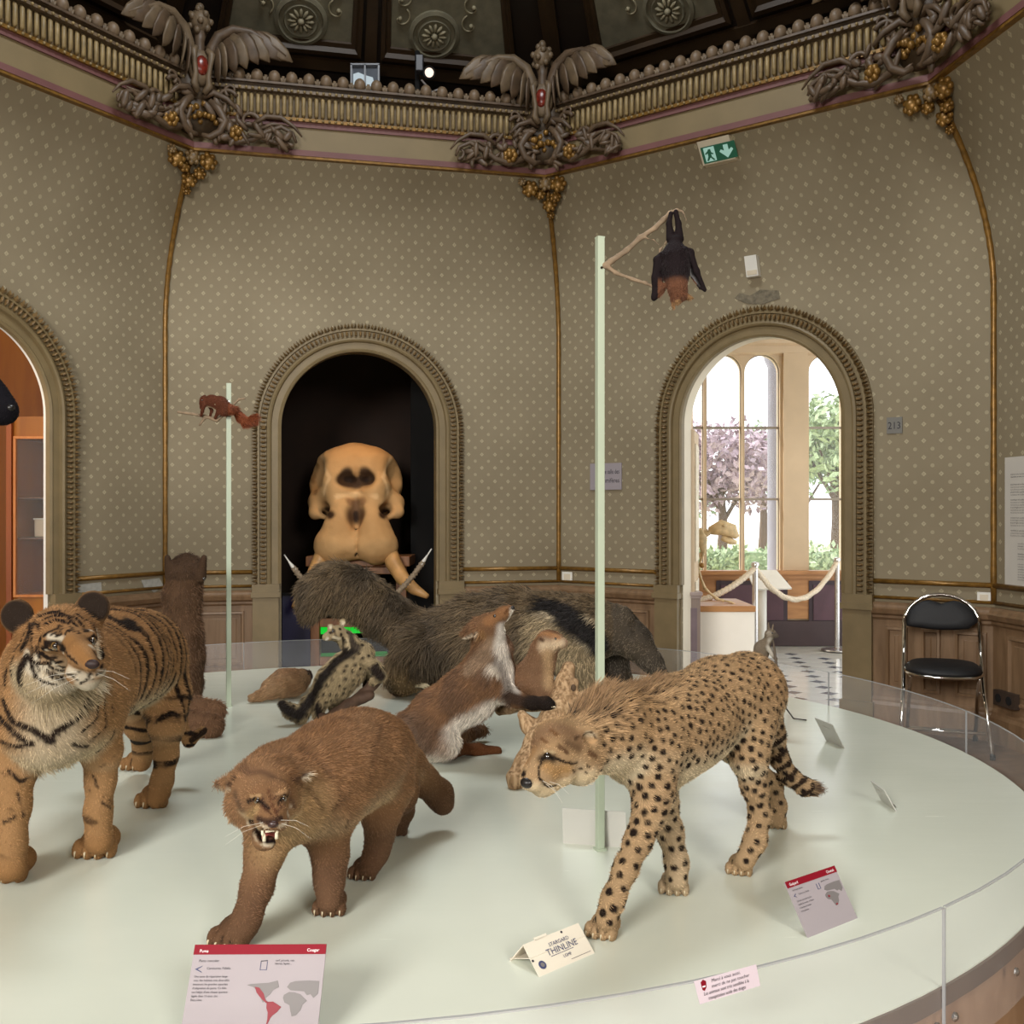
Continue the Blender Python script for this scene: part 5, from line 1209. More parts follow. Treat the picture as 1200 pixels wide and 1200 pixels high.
def flow_ant(P):
    xt = W(515, 0, 4.92)[0]; t = sm(-(P[:, 0] - xt), 0, .3)[:, None]; b = np.array([-1, .0, -.75]); c = W(388, 700, 4.95); tl = np.array([-.55, 0, -1.0]); fl = b * (1 - t) + tl * t
    lw = sm(.30 - (P[:, 2] - TZ), 0, .1)[:, None]; return fl * (1 - lw) + np.array([-.1, 0, -1.]) * lw
finish(root, A, .011, paint_ant, 60000, len_ant, flow_ant, seed=4, rad=.0017, lift=.22, jit=.42, tip=1.5, droop=.05)
for k in range(3):
    q = W(487 + 3 * k, 804 - k, 4.76); MB().tube([q, q + np.array([.03, -.01, .0]), q + np.array([.05, -.012, -.012])], [.009, .007, .001], 6).build('claw', M_claw, root, True)

# ================================================================ red fox
X = Sculpt()
X.chain([(494, 857, 3.60, 30), (515, 838, 3.58, 29), (548, 815, 3.55, 30), (572, 793, 3.52, 31)], .04); X.chain([(574, 790, 3.52, 30), (577, 762, 3.50, 21), (571, 740, 3.48, 17)], .035)
X.blob(571, 737, 3.48, 17.5, .02); X.chain([(577, 730, 3.465, 12), (590, 719, 3.445, 7.5), (599, 713.5, 3.435, 4.5)], .02); X.blob(580, 742, 3.46, 11, .02)
for y, Y in ((742, 3.44), (735, 3.53)): c = W(549, y + 3, Y); X.cone(W(561, y - 3, Y), W(543, y + 6, Y), .026, .007, .012); X.ell(W(550, y + 4, Y - .035), (.03, .022, .010), rotm(0, .45, 0), .005, True)
X.chain([(588, 808, 3.46, 14), (606, 820, 3.42, 9), (625, 824, 3.385, 7), (640, 824, 3.36, 7), (646, 826, 3.35, 5)], .02); X.chain([(585, 803, 3.58, 13), (606, 812, 3.53, 8), (628, 818, 3.48, 6.5), (644, 820, 3.45, 6.5)], .02)
X.chain([(496, 862, 3.52, 27), (520, 870, 3.50, 16), (511, 880, 3.56, 9), (535, 877, 3.62, 7.5), (560, 879, 3.68, 6), (583, 880, 3.70, 5.5)], .03); X.chain([(500, 855, 3.72, 24), (530, 862, 3.80, 13), (548, 858, 3.84, 8), (566, 856, 3.88, 6)], .03)
X.chain([(484, 868, 3.68, 13), (468, 884, 3.80, 17), (452, 890, 3.95, 19), (440, 893, 4.1, 12)], .03)
root = thing('fox', 'red fox rearing up with its nose raised, forepaw on driftwood', 'fox', (-.2, 3.55, TZ))
f7 = lambda pts: [X.surf(530 + x / 7.06, 690 + y / 7.06) for x, y in pts]
def paint_fox(V, Nv):
    n = fbm(V, 12); col = np.tile(lina('#74543a'), (len(V), 1)); col = blend(col, sm(n, .42, .68) * .55, '#503c2f')
    hip = np.linalg.norm(V - W(488, 868, 3.5), axis=1); col = blend(col, (1 - sm(hip, .05, .13)) * .7, '#57493f'); px = lambda w: w / 7.06 * 3.46 / F
    for p, w, c in [([(150, 640), (260, 560), (330, 470)], 90, '#88705a'), ([(420, 330), (400, 480), (450, 600), (500, 760), (500, 860)], 75, '#c9c0b5'), ([(330, 660), (420, 680)], 60, '#beb3a5'), ([(480, 250), (440, 330)], 34, '#ded7cb'), ([(500, 165), (470, 250)], 22, '#d8cfc0'), ([(300, 260), (430, 180)], 60, '#8a6241'), ([(460, 170), (440, 200)], 14, '#5d3d24'), ([(515, 200), (440, 310)], 9, '#221712'), ([(240, 370), (250, 400)], 34, '#82603f'), ([(85, 425), (150, 395), (205, 375)], 18, '#c5b49c'), ([(110, 405), (190, 375)], 9, '#33251c'), ([(380, 600), (440, 700), (470, 840)], 45, '#8d847c'),
                    ([(460, 890), (620, 950), (780, 960)], 70, '#3a2a20')]: col = stroke(col, V, f7(p), px(w) * .8, c, .5)
    bl = segdist(V, np.array([W(505, 888, 3.52), W(548, 851, 3.48), W(588, 830, 3.46)])); col = blend(col, 1 - sm(bl, .03, .07), '#cfc6ba'); fl = segdist(V, np.array([W(625, 824, 3.385), W(646, 826, 3.35)])); col = blend(col, 1 - sm(fl, .02, .05), '#1f1713')
    ft = segdist(V, np.array([W(535, 877, 3.62), W(583, 880, 3.7)])); col = blend(col, 1 - sm(ft, .02, .05), '#6a4126'); return col
def len_fox(P):
    L = np.full(len(P), .024); hd = np.linalg.norm(P - W(584, 728, 3.46), axis=1); L = np.where(hd < .075, .006, L); L = np.where(P[:, 0] > W(600, 0, 3.42)[0], .006, L); L = np.where(segdist(P, np.array([W(535, 877, 3.62), W(583, 880, 3.7)])) < .03, .006, L); e = np.linalg.norm(P - W(549, 744, 3.45), axis=1); L = np.where(e < .04, .005, L)
    return np.where(P[:, 0] < W(480, 0, 3.6)[0], .05, L)
uF = U2((.95, -.1)); spF = W(577, 755, 3.5) - W(500, 850, 3.6); spF /= np.linalg.norm(spF)
finish(root, X, .0065, paint_fox, 36000, len_fox, lambda P: np.tile(-spF - ZUP * .25, (len(P), 1)), seed=5, rad=.0008)
eye(root, X, 580, 722, 2.2, iris=False); p = W(600.5, 712.5, 3.43); MB().ball(p, (.009, .009, .008), 8, 6).build('nose', M_nose, root, True)
mb = MB(); [mb.tube([W(645 + q, 826 + q * .5, 3.345), W(649 + q, 829, 3.335)], [.004, .001], 5) for q in (-2, 0, 2)]; mb.build('claws', M_claw, root, kind='stuff')

# ================================================================ otter-like weasel behind the fox
O = Sculpt()
O.chain([(610, 800, 3.54, 19), (622, 797, 3.52, 21), (633, 778, 3.49, 16), (637, 762, 3.47, 13.5), (643, 752, 3.46, 13)], .03); O.blob(645, 751, 3.46, 12.5, .02, sc=(1.15, 1, .85)); O.chain([(653, 752, 3.44, 8.5), (660, 754, 3.43, 5.5)], .015)
O.chain([(640, 795, 3.46, 9), (644, 808, 3.45, 7), (646, 816, 3.44, 6)], .015); O.chain([(628, 805, 3.47, 13), (634, 816, 3.46, 8)], .02); O.chain([(606, 808, 3.56, 10), (585, 822, 3.62, 8), (566, 826, 3.7, 6)], .02); O.blob(633, 750, 3.44, 3.5, .01); O.blob(637, 743, 3.52, 3, .01)
root = thing('weasel', 'tan short-haired weasel with pale throat sitting upright behind the fox', 'weasel', (.09, 3.5, TZ + .2))
o7 = lambda pts: [O.surf(530 + x / 7.06, 690 + y / 7.06) for x, y in pts]
def paint_ott(V, Nv):
    n = fbm(V, 14); col = np.tile(lina('#7b5d45'), (len(V), 1)); col = blend(col, sm(n, .4, .7) * .4, '#6e4a2f'); px = 3.46 / F / 7.06
    for p, w, c in [([(760, 470), (830, 480), (890, 440)], 50, '#c9b294'), ([(790, 540), (810, 680), (800, 790)], 46, '#a98b68'), ([(700, 390), (800, 370), (880, 400)], 24, '#a27650'), ([(730, 415), (750, 425)], 16, '#4a3120')]: col = stroke(col, V, o7(p), w * px, c, .9)
    return col
finish(root, O, .005, paint_ott, 12000, .008, lambda P: np.tile(np.array([-.3, 0, -1.]), (len(P), 1)), seed=6, rad=.0006, table=False)
eye(root, O, 651, 748.5, 1.5, iris=False); MB().ball(W(662.5, 752, 3.425), (.006, .006, .005), 8, 6).build('nose', plain('pink_nose', '#8a5b4a', .4), root, True)

# ================================================================ driftwood stump
B_ = Sculpt(); B_.noise = (.010, 24, (1, 1, .35))
B_.chain([(666, 784, 3.47, 7.5), (662, 800, 3.45, 10), (656, 822, 3.42, 12), (648, 845, 3.38, 16), (636, 870, 3.32, 19), (620, 897, 3.27, 18), (606, 912, 3.24, 11), (604, 921, 3.235, 8)], .02)
B_.chain([(612, 838, 3.37, 7), (620, 850, 3.37, 11), (632, 862, 3.36, 12)], .015); B_.chain([(690, 811, 3.40, 5), (678, 823, 3.40, 8), (661, 841, 3.40, 11)], .015); B_.chain([(673, 800, 3.42, 5), (670, 810, 3.42, 6), (664, 822, 3.42, 8)], .01)
B_.chain([(656, 822, 3.47, 10), (632, 823, 3.52, 9), (604, 826, 3.58, 9), (585, 833, 3.62, 7)], .015); B_.chain([(650, 870, 3.40, 14), (668, 885, 3.45, 14), (684, 893, 3.5, 10)], .02); B_.chain([(640, 880, 3.3, 16), (632, 905, 3.26, 13), (626, 918, 3.24, 9)], .02)
M_drift = plain('driftwood', '#a2825f', .8, var=.35, scale=18, bump=.5)
root = thing('driftwood_stump', 'pale weathered driftwood stump behind the lowered cheetah head', 'driftwood', (.13, 3.35, TZ))
V, Q = B_.mesh(.0055); V[:, 2] = np.maximum(V[:, 2], TZ + .0005); n1 = fbm(V * np.array([1, 1, .08]), 210); n2 = fbm(V, 16); col = np.tile(lina('#977a5b'), (len(V), 1)); col = blend(col, sm(n1, .5, .62), '#b79a78'); col = blend(col, sm(.42 - n1, 0, .10) * .7, '#59442f'); col = blend(col, sm(n2, .5, .7) * .5, '#6d553e'); skin_obj('wood', V, Q, col, root)
MB().ball(W(672, 806, 3.395), (.009, .006, .012), 8, 6).build('knot', plain('knot_dark', '#4a3828', .9), root, True)

# ================================================================ spotted genet on a branch
E_ = Sculpt()
E_.chain([(382, 812, 4.20, 17), (392, 800, 4.18, 21), (408, 784, 4.16, 20), (424, 768, 4.14, 15)], .03); E_.chain([(420, 766, 4.14, 13), (408, 752, 4.12, 9), (396, 742, 4.10, 9.5)], .025); E_.chain([(392, 743, 4.08, 8.5), (384, 746, 4.06, 4.5), (381, 747, 4.05, 3.5)], .015)
for x, y, Y in ((402, 729, 4.13), (387, 735, 4.07)): E_.ell(W(x, y, Y), (.014, .007, .016), None, .012); E_.ell(W(x, y, Y - .012), (.008, .008, .010), None, .003, True)
E_.chain([(376, 815, 4.20, 9), (363, 824, 4.20, 9), (352, 838, 4.18, 8.5), (341, 834, 4.17, 8), (331, 825, 4.16, 5)], .02); E_.chain([(428, 772, 4.10, 8), (440, 782, 4.09, 7), (446, 792, 4.09, 6), (438, 798, 4.09, 5)], .015); E_.chain([(422, 780, 4.22, 7), (432, 800, 4.22, 5.5), (430, 810, 4.2, 5)], .015)
E_.chain([(386, 815, 4.13, 9), (377, 826, 4.13, 6), (373, 838, 4.13, 5.5), (378, 843, 4.12, 4.5)], .015); E_.chain([(392, 818, 4.24, 9), (392, 830, 4.24, 6), (396, 834, 4.22, 5)], .015)
root = thing('genet', 'small spotted genet with dark back stripe climbing a dark branch', 'genet', (-.68, 4.15, TZ + .03))
g6 = lambda pts: [E_.surf(320 + x / 6.667, 720 + y / 6.667) for x, y in pts]
def paint_genet(V, Nv):
    col = np.tile(lina('#a08e6e'), (len(V), 1)); px = 4.1 / F / 6.667; n = fbm(V, 30); rng = np.random.default_rng(5); cs = []
    for i in rng.permutation(len(V)):
        if all(np.sum((V[i] - c) ** 2) > .0225 ** 2 for c in cs): cs.append(V[i])
        if len(cs) > 260: break
    tr = kdtree.KDTree(len(cs)); [tr.insert(c, i) for i, c in enumerate(cs)]; tr.balance(); dm = np.array([tr.find(v)[2] for v in V]); col = blend(col, 1 - sm(dm, .005, .010), '#2b211a')
    for p, w, c in [([(640, 260), (540, 330), (430, 440), (360, 540), (300, 640)], 62, '#241d19'), ([(590, 130), (620, 210), (660, 260)], 30, '#4c4238'), ([(545, 180), (555, 270)], 13, '#241c17'), ([(580, 190), (600, 260)], 10, '#cdbb98'), ([(470, 120), (500, 190), (470, 190)], 18, '#3a3028'), ([(425, 190), (420, 200)], 16, '#e0d6c2'), ([(470, 180), (520, 190)], 16, '#cfc2a6'), ([(300, 650), (200, 790), (120, 750), (70, 700)], 60, '#2b2522'), ([(800, 430), (840, 480)], 60, '#2a211c'), ([(700, 590), (740, 530)], 40, '#3a2e26'), ([(350, 720), (370, 800)], 46, '#241c18'), ([(545, 65), (550, 70)], 22, '#d9cdb3'), ([(450, 95), (450, 100)], 16, '#d9cdb3')]: col = stroke(col, V, g6(p), w * px * .75, c, .4)
    return col
spE = W(424, 768, 4.14) - W(382, 812, 4.2); spE /= np.linalg.norm(spE)
finish(root, E_, .0055, paint_genet, 15000, lambda P: np.where(np.linalg.norm(P - W(390, 742, 4.07), axis=1) < .06, .004, .016), lambda P: np.tile(-spE - ZUP * .3, (len(P), 1)), seed=8, rad=.0007, table=False)
eye(root, E_, 390, 740, 1.5, iris=False); MB().ball(W(380.5, 747, 4.045), .006, 8, 6).build('nose', M_nose, root, True)
B2 = Sculpt(); B2.noise = (.004, 30, (1, 1, 1)); B2.chain([(433, 815, 4.10, 6), (424, 818, 4.10, 6.5), (408, 826, 4.12, 7), (394, 838, 4.12, 8), (376, 850, 4.12, 7), (358, 857, 4.10, 6)], .01); B2.chain([(448, 793, 4.14, 5), (436, 803, 4.13, 6), (415, 822, 4.12, 6)], .01); B2.chain([(394, 836, 4.18, 7), (410, 850, 4.3, 7), (420, 846, 4.35, 6)], .01); B2.chain([(382, 845, 4.1, 5), (376, 838, 4.12, 4), (374, 842, 4.13, 4)], .01)
root = thing('dark_branch', 'dark crooked branch lying under the spotted genet', 'branch', (-.67, 4.12, TZ)); V, Q = B2.mesh(.006); V[:, 2] = np.maximum(V[:, 2], TZ + .0005); mk('wood', V, Q, plain('dark_bark', '#4d382a', .8, var=.35, scale=25, bump=.4), root, True)

# ================================================================ small rodent
R_ = Sculpt(); R_.chain([(318, 806, 4.72, 11), (332, 801, 4.74, 15), (346, 799, 4.77, 14), (354, 795, 4.8, 9)], .03); R_.chain([(354, 795, 4.8, 8), (361, 791, 4.84, 5)], .02); R_.chain([(318, 810, 4.70, 9), (306, 815, 4.68, 5.5), (296, 818, 4.66, 4.5)], .02); R_.blob(356, 788, 4.8, 3, .01)
root = thing('rodent', 'low brown rodent with flat tail lying beside the thin pole', 'rodent', (-1.08, 4.74, TZ))
def paint_rod(V, Nv):
    n = fbm(V, 25); col = np.tile(lina('#8d7052'), (len(V), 1)); col = blend(col, sm(n, .4, .65) * .5, '#6b4c31'); col = blend(col, sm(V[:, 2] - TZ, .10, .15) * .4, '#6e4f3a'); return blend(col, 1 - sm(np.linalg.norm(V - W(361, 789, 4.83), axis=1), .02, .05), '#43332e')
finish(root, R_, .007, paint_rod, 9000, .014, lambda P: np.tile(np.array([-1, -.2, -.4]), (len(P), 1)), seed=9, rad=.0009)
eye(root, R_, 361, 790, 1.2, iris=False)

# ================================================================ camel calf lying behind the tiger
K_ = Sculpt()
K_.blob(218, 670, 4.28, 19, .02, sc=(1.1, 1.1, .82)); K_.chain([(208, 661, 4.27, 7), (218, 657, 4.27, 8), (228, 661, 4.27, 7)], .02); K_.chain([(220, 668, 4.34, 19), (222, 677, 4.46, 14), (222, 682, 4.55, 10)], .03); K_.chain([(217, 676, 4.29, 17), (214, 700, 4.28, 19.5), (212, 740, 4.28, 22), (214, 770, 4.30, 23), (212, 800, 4.34, 22), (190, 815, 4.38, 34)], .05)
K_.chain([(195, 812, 4.38, 34), (160, 800, 4.42, 44), (120, 800, 4.46, 46), (85, 812, 4.5, 38)], .06); K_.blob(130, 770, 4.45, 26, .06)
K_.chain([(195, 836, 4.22, 15), (225, 832, 4.16, 15), (252, 834, 4.13, 13)], .03); K_.chain([(192, 852, 4.02, 15), (220, 850, 3.99, 16), (248, 851, 3.97, 15)], .03)
for ex, s in ((197, -1), (238, 1)): K_.cone(W(ex - s * 3, 676, 4.24), W(ex + s * 1, 653, 4.23), .024, .014, .006)
root = thing('camel_calf', 'dark brown woolly camel calf lying behind the tiger, neck upright', 'camel', (-1.45, 4.3, TZ))
def paint_cam(V, Nv):
    n = fbm(V, 20); col = np.tile(lina('#5e4633'), (len(V), 1)); col = blend(col, sm(n, .4, .65) * .5, '#453223'); col = blend(col, (V[:, 2] > W(0, 678, 4.3)[2]) * .6, '#33261c')
    lg = np.minimum(segdist(V, np.array([W(195, 836, 4.22), W(252, 834, 4.13)])), segdist(V, np.array([W(192, 852, 4.02), W(248, 851, 3.97)]))); return blend(col, 1 - sm(lg, .04, .09), '#6d503a')
finish(root, K_, .011, paint_cam, 26000, lambda P: np.where((np.abs(P[:, 0] - W(218, 0, 4.27)[0]) > .048) & (P[:, 2] > W(0, 684, 4.3)[2]), .005, .017), lambda P: np.tile(np.array([.1, .1, -1.]), (len(P), 1)), seed=10, rad=.001, jit=.7, lift=.5)
eye(root, K_, 239, 678, 2.2, iris=False)

# ================================================================ small grey mammal by the twig behind the cheetah
Q_ = Sculpt(); Q_.blob(903, 743, 3.90, 6.2, .01, sc=(1.1, 1, .95)); Q_.chain([(907, 744, 3.89, 3.8), (910, 745, 3.885, 2.6)], .006); Q_.chain([(900, 750, 3.91, 5), (893, 760, 3.93, 8.5), (890, 775, 3.94, 9)], .015); Q_.cone(W(901, 738, 3.91), W(900.5, 729, 3.91), .006, .0022, .005); Q_.cone(W(905, 738, 3.87), W(906, 731, 3.87), .005, .002, .005); Q_.chain([(899, 758, 3.9, 3), (906, 768, 3.89, 2.4), (909, 772, 3.89, 2.2)], .006); Q_.chain([(893, 778, 3.9, 5), (903, 788, 3.9, 3.5), (909, 790, 3.9, 3)], .01); Q_.chain([(886, 778, 3.97, 5), (878, 790, 4.0, 5), (874, 800, 4.0, 3)], .01)
root = thing('small_mammal', 'small grey mammal with pointed ears clinging to an upright twig', 'mammal', (.98, 3.92, TZ + .19))
def paint_sm(V, Nv):
    col = np.tile(lina('#7a6a58'), (len(V), 1)); t = segdist(V, np.array([W(903, 752, 3.88), W(901, 772, 3.88)])); col = blend(col, 1 - sm(t, .010, .022), '#d2cbbf'); col = blend(col, 1 - sm(np.linalg.norm(V - W(909, 745, 3.88), axis=1), .01, .018), '#4a4038'); return blend(col, 1 - sm(np.linalg.norm(V - W(901, 742, 3.88), axis=1), .008, .018) * .8, '#a09484')
finish(root, Q_, .0035, paint_sm, 5000, .005, lambda P: np.tile(np.array([-.3, 0, -1.]), (len(P), 1)), seed=11, rad=.0005, table=False)
eye(root, Q_, 905, 742, 1.3, iris=False)
root = thing('upright_twig', 'thin upright twig holding the small grey mammal, with looped wire', 'twig', (1.02, 3.88, TZ)); mb = MB(); mb.tube([G(911, 870) - ZUP * .002, W(910, 830, 3.88), W(912, 795, 3.88), W(908, 765, 3.88), W(906, 750, 3.885)], [.006, .005, .0055, .005, .003], 7); mb.build('stem', plain('twig_bark', '#5c5044', .8, var=.2), root, True)
mb = MB(); mb.tube([W(x, y, Y) for x, y, Y in ((911, 835, 3.88), (914, 806, 3.87), (919, 800, 3.86), (923, 810, 3.86), (920, 825, 3.86), (917, 832, 3.87))] + [G(921, 838) + ZUP * .03, G(930, 843) + ZUP * .004, G(945, 845) + ZUP * .004], .003, 6); mb.build('looped_wire', plain('black_wire', '#24211f', .5), root, True)

# ================================================================ poles, branches, squirrel and bat
M_pole = plain('pole_mint_paint', '#aab5a0', .4, var=.03); M_bark = plain('pale_bark', '#7d6a54', .75, var=.3, scale=35, bump=.4)
def pole(name, label, px, py, ytop, wpx):
    g = G(px, py); Y = g[1]; w = wpx * Y / F; h = W(px, ytop, Y)[2]; t = thing(name, label, 'pole', g)
    a = math.radians(20); mb = MB(); mb.box((g[0], Y, (TZ + h) / 2), (w * .74, w * .74, h - TZ), Matrix.Rotation(a, 3, 'Z'), bev=.0015); mb.build('shaft', M_pole, t)
    mb = MB(); mb.box((g[0], Y, h + .001), (w * .76, w * .76, .004), Matrix.Rotation(a, 3, 'Z')); mb.build('end_cap', M_pole, t)
    c = np.array([g[0], Y, h - .08]) + np.array([math.sin(a), -math.cos(a), 0]) * w * .37; MB().tube([c, c + np.array([math.sin(a), -math.cos(a), 0]) * .002], .0035, 8).build('screw', M_eye, t)
    mb = MB(); mb.box((g[0], Y, TZ + .003), (w * 1.0, w * 1.0, .006), Matrix.Rotation(a, 3, 'Z')); mb.build('foot_plate', M_pole, t); return g
pole('display_pole', 'tall pale green square pole in front, carrying the hanging bat', 703, 996, 279, 11.8); pole('display_pole', 'thin pale green square pole further back, carrying the squirrel', 268, 828, 450, 7.5)
def branch(label, chains, base, noise=.0015, m=None):
    s = Sculpt(); s.noise = (noise, 60); [s.chain(c, .006) for c in chains]; V, Q = s.mesh(.0035); t = mk('branch', V, Q, m or M_bark, None, True); tag(t, label, 'branch'); return t
branch('pale forked branch fixed to the tall pole, holding the bat', [[(708, 312, 2.64, 3.6), (716, 306, 2.64, 3.4), (734, 294, 2.64, 3.2), (750, 279, 2.64, 3.2), (768, 267, 2.64, 2.8), (777, 258, 2.64, 3), (785, 250, 2.64, 2.8), (793, 246, 2.64, 1.8), (800, 248, 2.64, 1.3), (805, 260, 2.63, .9)], [(709, 311, 2.64, 3), (722, 320, 2.64, 2.4), (740, 327, 2.64, 2.2), (757, 332, 2.63, 2), (771, 338, 2.62, 1.8)], [(752, 278, 2.64, 1.3), (766, 281, 2.63, 1), (772, 287, 2.62, .8)], [(771, 335, 2.62, 1.6), (768, 318, 2.615, 1.4), (774, 292, 2.61, 1.2), (790, 272, 2.605, .8)]], None)
branch('small crooked branch through the thin pole, under the squirrel', [[(209, 483, 4.56, 1.7), (225, 485, 4.56, 1.7), (240, 488, 4.56, 1.9), (250, 491, 4.56, 2), (254, 493, 4.56, 2), (262, 486, 4.57, 1.9), (270, 478, 4.6, 1.6), (280, 468, 4.62, 1.4), (287, 467, 4.62, 1)], [(234, 498, 4.55, 1.4), (240, 490, 4.56, 1.9)], [(252, 474, 4.52, 1), (263, 477, 4.56, 1.2), (270, 478, 4.6, 1.2)]], None, .001)
Z_ = Sculpt(); Z_.chain([(265, 480, 4.555, 8), (258, 473, 4.55, 8), (248, 470, 4.55, 6.5), (241, 471, 4.55, 5)], .015); Z_.blob(238.5, 470, 4.55, 5.2, .01, sc=(.9, 1, 1.2)); Z_.chain([(237, 473, 4.55, 3.5), (236, 478, 4.55, 2)], .006); Z_.chain([(239, 475, 4.53, 2.4), (237, 482, 4.53, 1.7), (235.5, 487, 4.54, 1.4)], .006); Z_.chain([(245, 474, 4.57, 2.6), (248, 481, 4.58, 1.7), (246, 488, 4.57, 1.5)], .006); Z_.chain([(262, 483, 4.54, 5), (256, 483, 4.54, 2.5), (252, 490, 4.55, 1.6)], .008)
Z_.chain([(268, 480, 4.60, 6), (275, 481, 4.62, 4), (281, 489, 4.62, 4.5), (288, 495, 4.62, 5), (296, 493, 4.62, 5), (300, 489, 4.62, 3)], .01); Z_.cone(W(239, 466, 4.55), W(240, 463, 4.55), .007, .003, .004)
root = thing('squirrel', 'red squirrel on a branch high on the thin pole', 'squirrel', W(255, 487, 4.56)); root['on_platform'] = 0
def paint_sq(V, Nv):
    col = np.tile(lina('#5f3524'), (len(V), 1)); tl = V[:, 0] > W(272, 0, 4.6)[0]; col = blend(col, tl * 1.0, '#7c4228'); b = segdist(V, np.array([W(242, 476, 4.55), W(256, 480, 4.55)])); return blend(col, 1 - sm(b, .008, .018), '#a58d70')
finish(root, Z_, .004, paint_sq, 6000, lambda P: np.where(P[:, 0] > W(272, 0, 4.6)[0], .022, .007), lambda P: np.tile(np.array([.8, 0, -.5]), (len(P), 1)), seed=12, rad=.0006, table=False)
eye(root, Z_, 237, 469, .9, iris=False)
Y_ = Sculpt(); Y_.chain([(791, 284, 2.60, 8), (791, 300, 2.595, 14), (792, 315, 2.595, 15), (793, 326, 2.595, 12)], .012); Y_.chain([(786, 250, 2.62, 2.5), (784, 262, 2.615, 3.4), (786, 280, 2.605, 5.5)], .005); Y_.chain([(792, 248, 2.62, 2.8), (795, 262, 2.615, 3.4), (796, 280, 2.605, 5.5)], .005)
Y_.chain([(793, 328, 2.595, 11), (794, 340, 2.59, 9.5), (795, 349, 2.585, 6)], .015); Y_.chain([(795, 347, 2.57, 6), (794, 353, 2.555, 3.5)], .01); Y_.cone(W(790, 350, 2.585), W(789, 361, 2.585), .010, .003, .006); Y_.cone(W(803, 347, 2.585), W(812, 350, 2.585), .010, .003, .006)
Y_.chain([(776, 300, 2.60, 5), (769, 304, 2.60, 3), (767, 325, 2.60, 3), (766, 350, 2.6, 2.2)], .008); Y_.chain([(803, 294, 2.60, 5), (809, 296, 2.60, 4), (816, 318, 2.60, 3.5), (826, 340, 2.6, 2.2)], .008)
for a, b, c in (((772, 306), (769, 330), (776, 325)), ((767, 348), (776, 336), (770, 332))): Y_.chain([(*a, 2.6, 3), (*b, 2.6, 3), (*c, 2.6, 2.5)], .01)
Y_.chain([(810, 325, 2.6, 1.0), (820, 338, 2.6, 1.0), (826, 340, 2.6, 1.2)], .004); Y_.chain([(766, 351, 2.6, 1.2), (772, 348, 2.6, 1), (779, 341, 2.6, 1)], .004)
root = thing('fruit_bat', 'dark fruit bat hanging upside down, orange-brown head, from the branch', 'bat', W(788, 300, 2.6)); root['on_platform'] = 0
def paint_bat(V, Nv):
    col = np.tile(lina('#1f1719'), (len(V), 1)); z = V[:, 2]; hd = sm(W(0, 326, 2.59)[2] - z, -.006, .01) * (np.abs(V[:, 0] - W(794, 0, 2.59)[0]) < .05); col = blend(col, hd, '#684532'); ear = (z < W(0, 355, 2.59)[2]) | ((V[:, 0] > W(805, 0, 2.585)[0]) & (z < W(0, 344, 2.585)[2]) & (z > W(0, 354, 2.585)[2])); col = blend(col, ear * hd, '#8d6c4a'); leg = z > W(0, 285, 2.6)[2]; return blend(col, leg * .7, '#1d1517')
finish(root, Y_, .003, paint_bat, 9000, lambda P: np.where((np.abs(P[:, 0] - W(792, 0, 2.59)[0]) < .04) & (P[:, 2] < W(0, 285, 2.6)[2]), .009, 0), lambda P: np.tile(np.array([0, 0, -1.]), (len(P), 1)), seed=13, rad=.0005, table=False)
mb = MB()
for s, pts in ((1, [(807, 297), (812, 312), (824, 340), (812, 328), (806, 318), (803, 305)]), (-1, [(772, 304), (767, 322), (767, 350), (774, 338), (779, 325), (777, 310)])): mb.slab([W(x, y, 2.605) for x, y in pts], (0, .003, 0))
mb.build('wing_membrane', plain('bat_membrane', '#1b1414', .45, var=.2), root)

# black animal muzzle at the left edge, in front of the wood-lined room
N_ = Sculpt(); N_.chain([(-70, 440, 4.2, 42), (-40, 455, 4.2, 36), (-14, 470, 4.18, 24), (1, 480, 4.17, 16), (5, 482, 4.165, 14)], .04); N_.cone(W(-60, 410, 4.1), W(-64, 385, 4.1), .03, .015, .02); N_.chain([(-70, 445, 4.2, 40), (-105, 490, 4.25, 50), (-120, 560, 4.3, 60), (-118, 640, 4.3, 64), (-118, 720, 4.3, 52), (-118, 845, 4.3, 40)], .06)
root = thing('black_animal', 'black furry animal whose muzzle pokes in before the orange doorway', 'animal', (-2.5, 4.3, TZ))
finish(root, N_, .012, lambda V, Nv: np.tile(lina('#17141a'), (len(V), 1)), 9000, .012, lambda P: np.tile(np.array([-.6, 0, -.6]), (len(P), 1)), seed=14, rad=.001, table=True)
MB().ball(W(12, 478, 4.14), (.02, .02, .016), 10, 7).build('nose', M_nose, root, True)
# ================================================================ elephant skull on its wooden stand
L_ = Sculpt(); s_ = 8.62 / F
def lb(px, py, dy, r, k=.06, sub=False, sc=(1, 1, 1), R=None): L_.ell(W(px, py, 8.62 + dy), np.array(sc) * r * s_, R, k, sub)
lb(417, 568, .12, 52, .06, sc=(1.04, .75, .92)); lb(390, 556, .0, 26, .1, sc=(1, .8, 1)); lb(445, 556, .0, 26, .1, sc=(1, .8, 1)); lb(417, 548, .02, 30, .1, sc=(1.2, .7, .85))
lb(367, 555, -.08, 19, .08, True, sc=(.75, 1.1, 1.1)); lb(467, 555, -.08, 19, .08, True, sc=(.75, 1.1, 1.1))
L_.cone(W(398, 572, 8.50), W(396, 610, 8.46), .12, .10, .08); L_.cone(W(437, 572, 8.50), W(438, 610, 8.46), .12, .10, .08); L_.cone(W(403, 600, 8.44), W(393, 638, 8.36), .12, .165, .03); L_.cone(W(431, 600, 8.44), W(442, 638, 8.36), .12, .165, .03); L_.cone(W(386, 640, 8.36), W(448, 640, 8.36), .12, .12, .05)
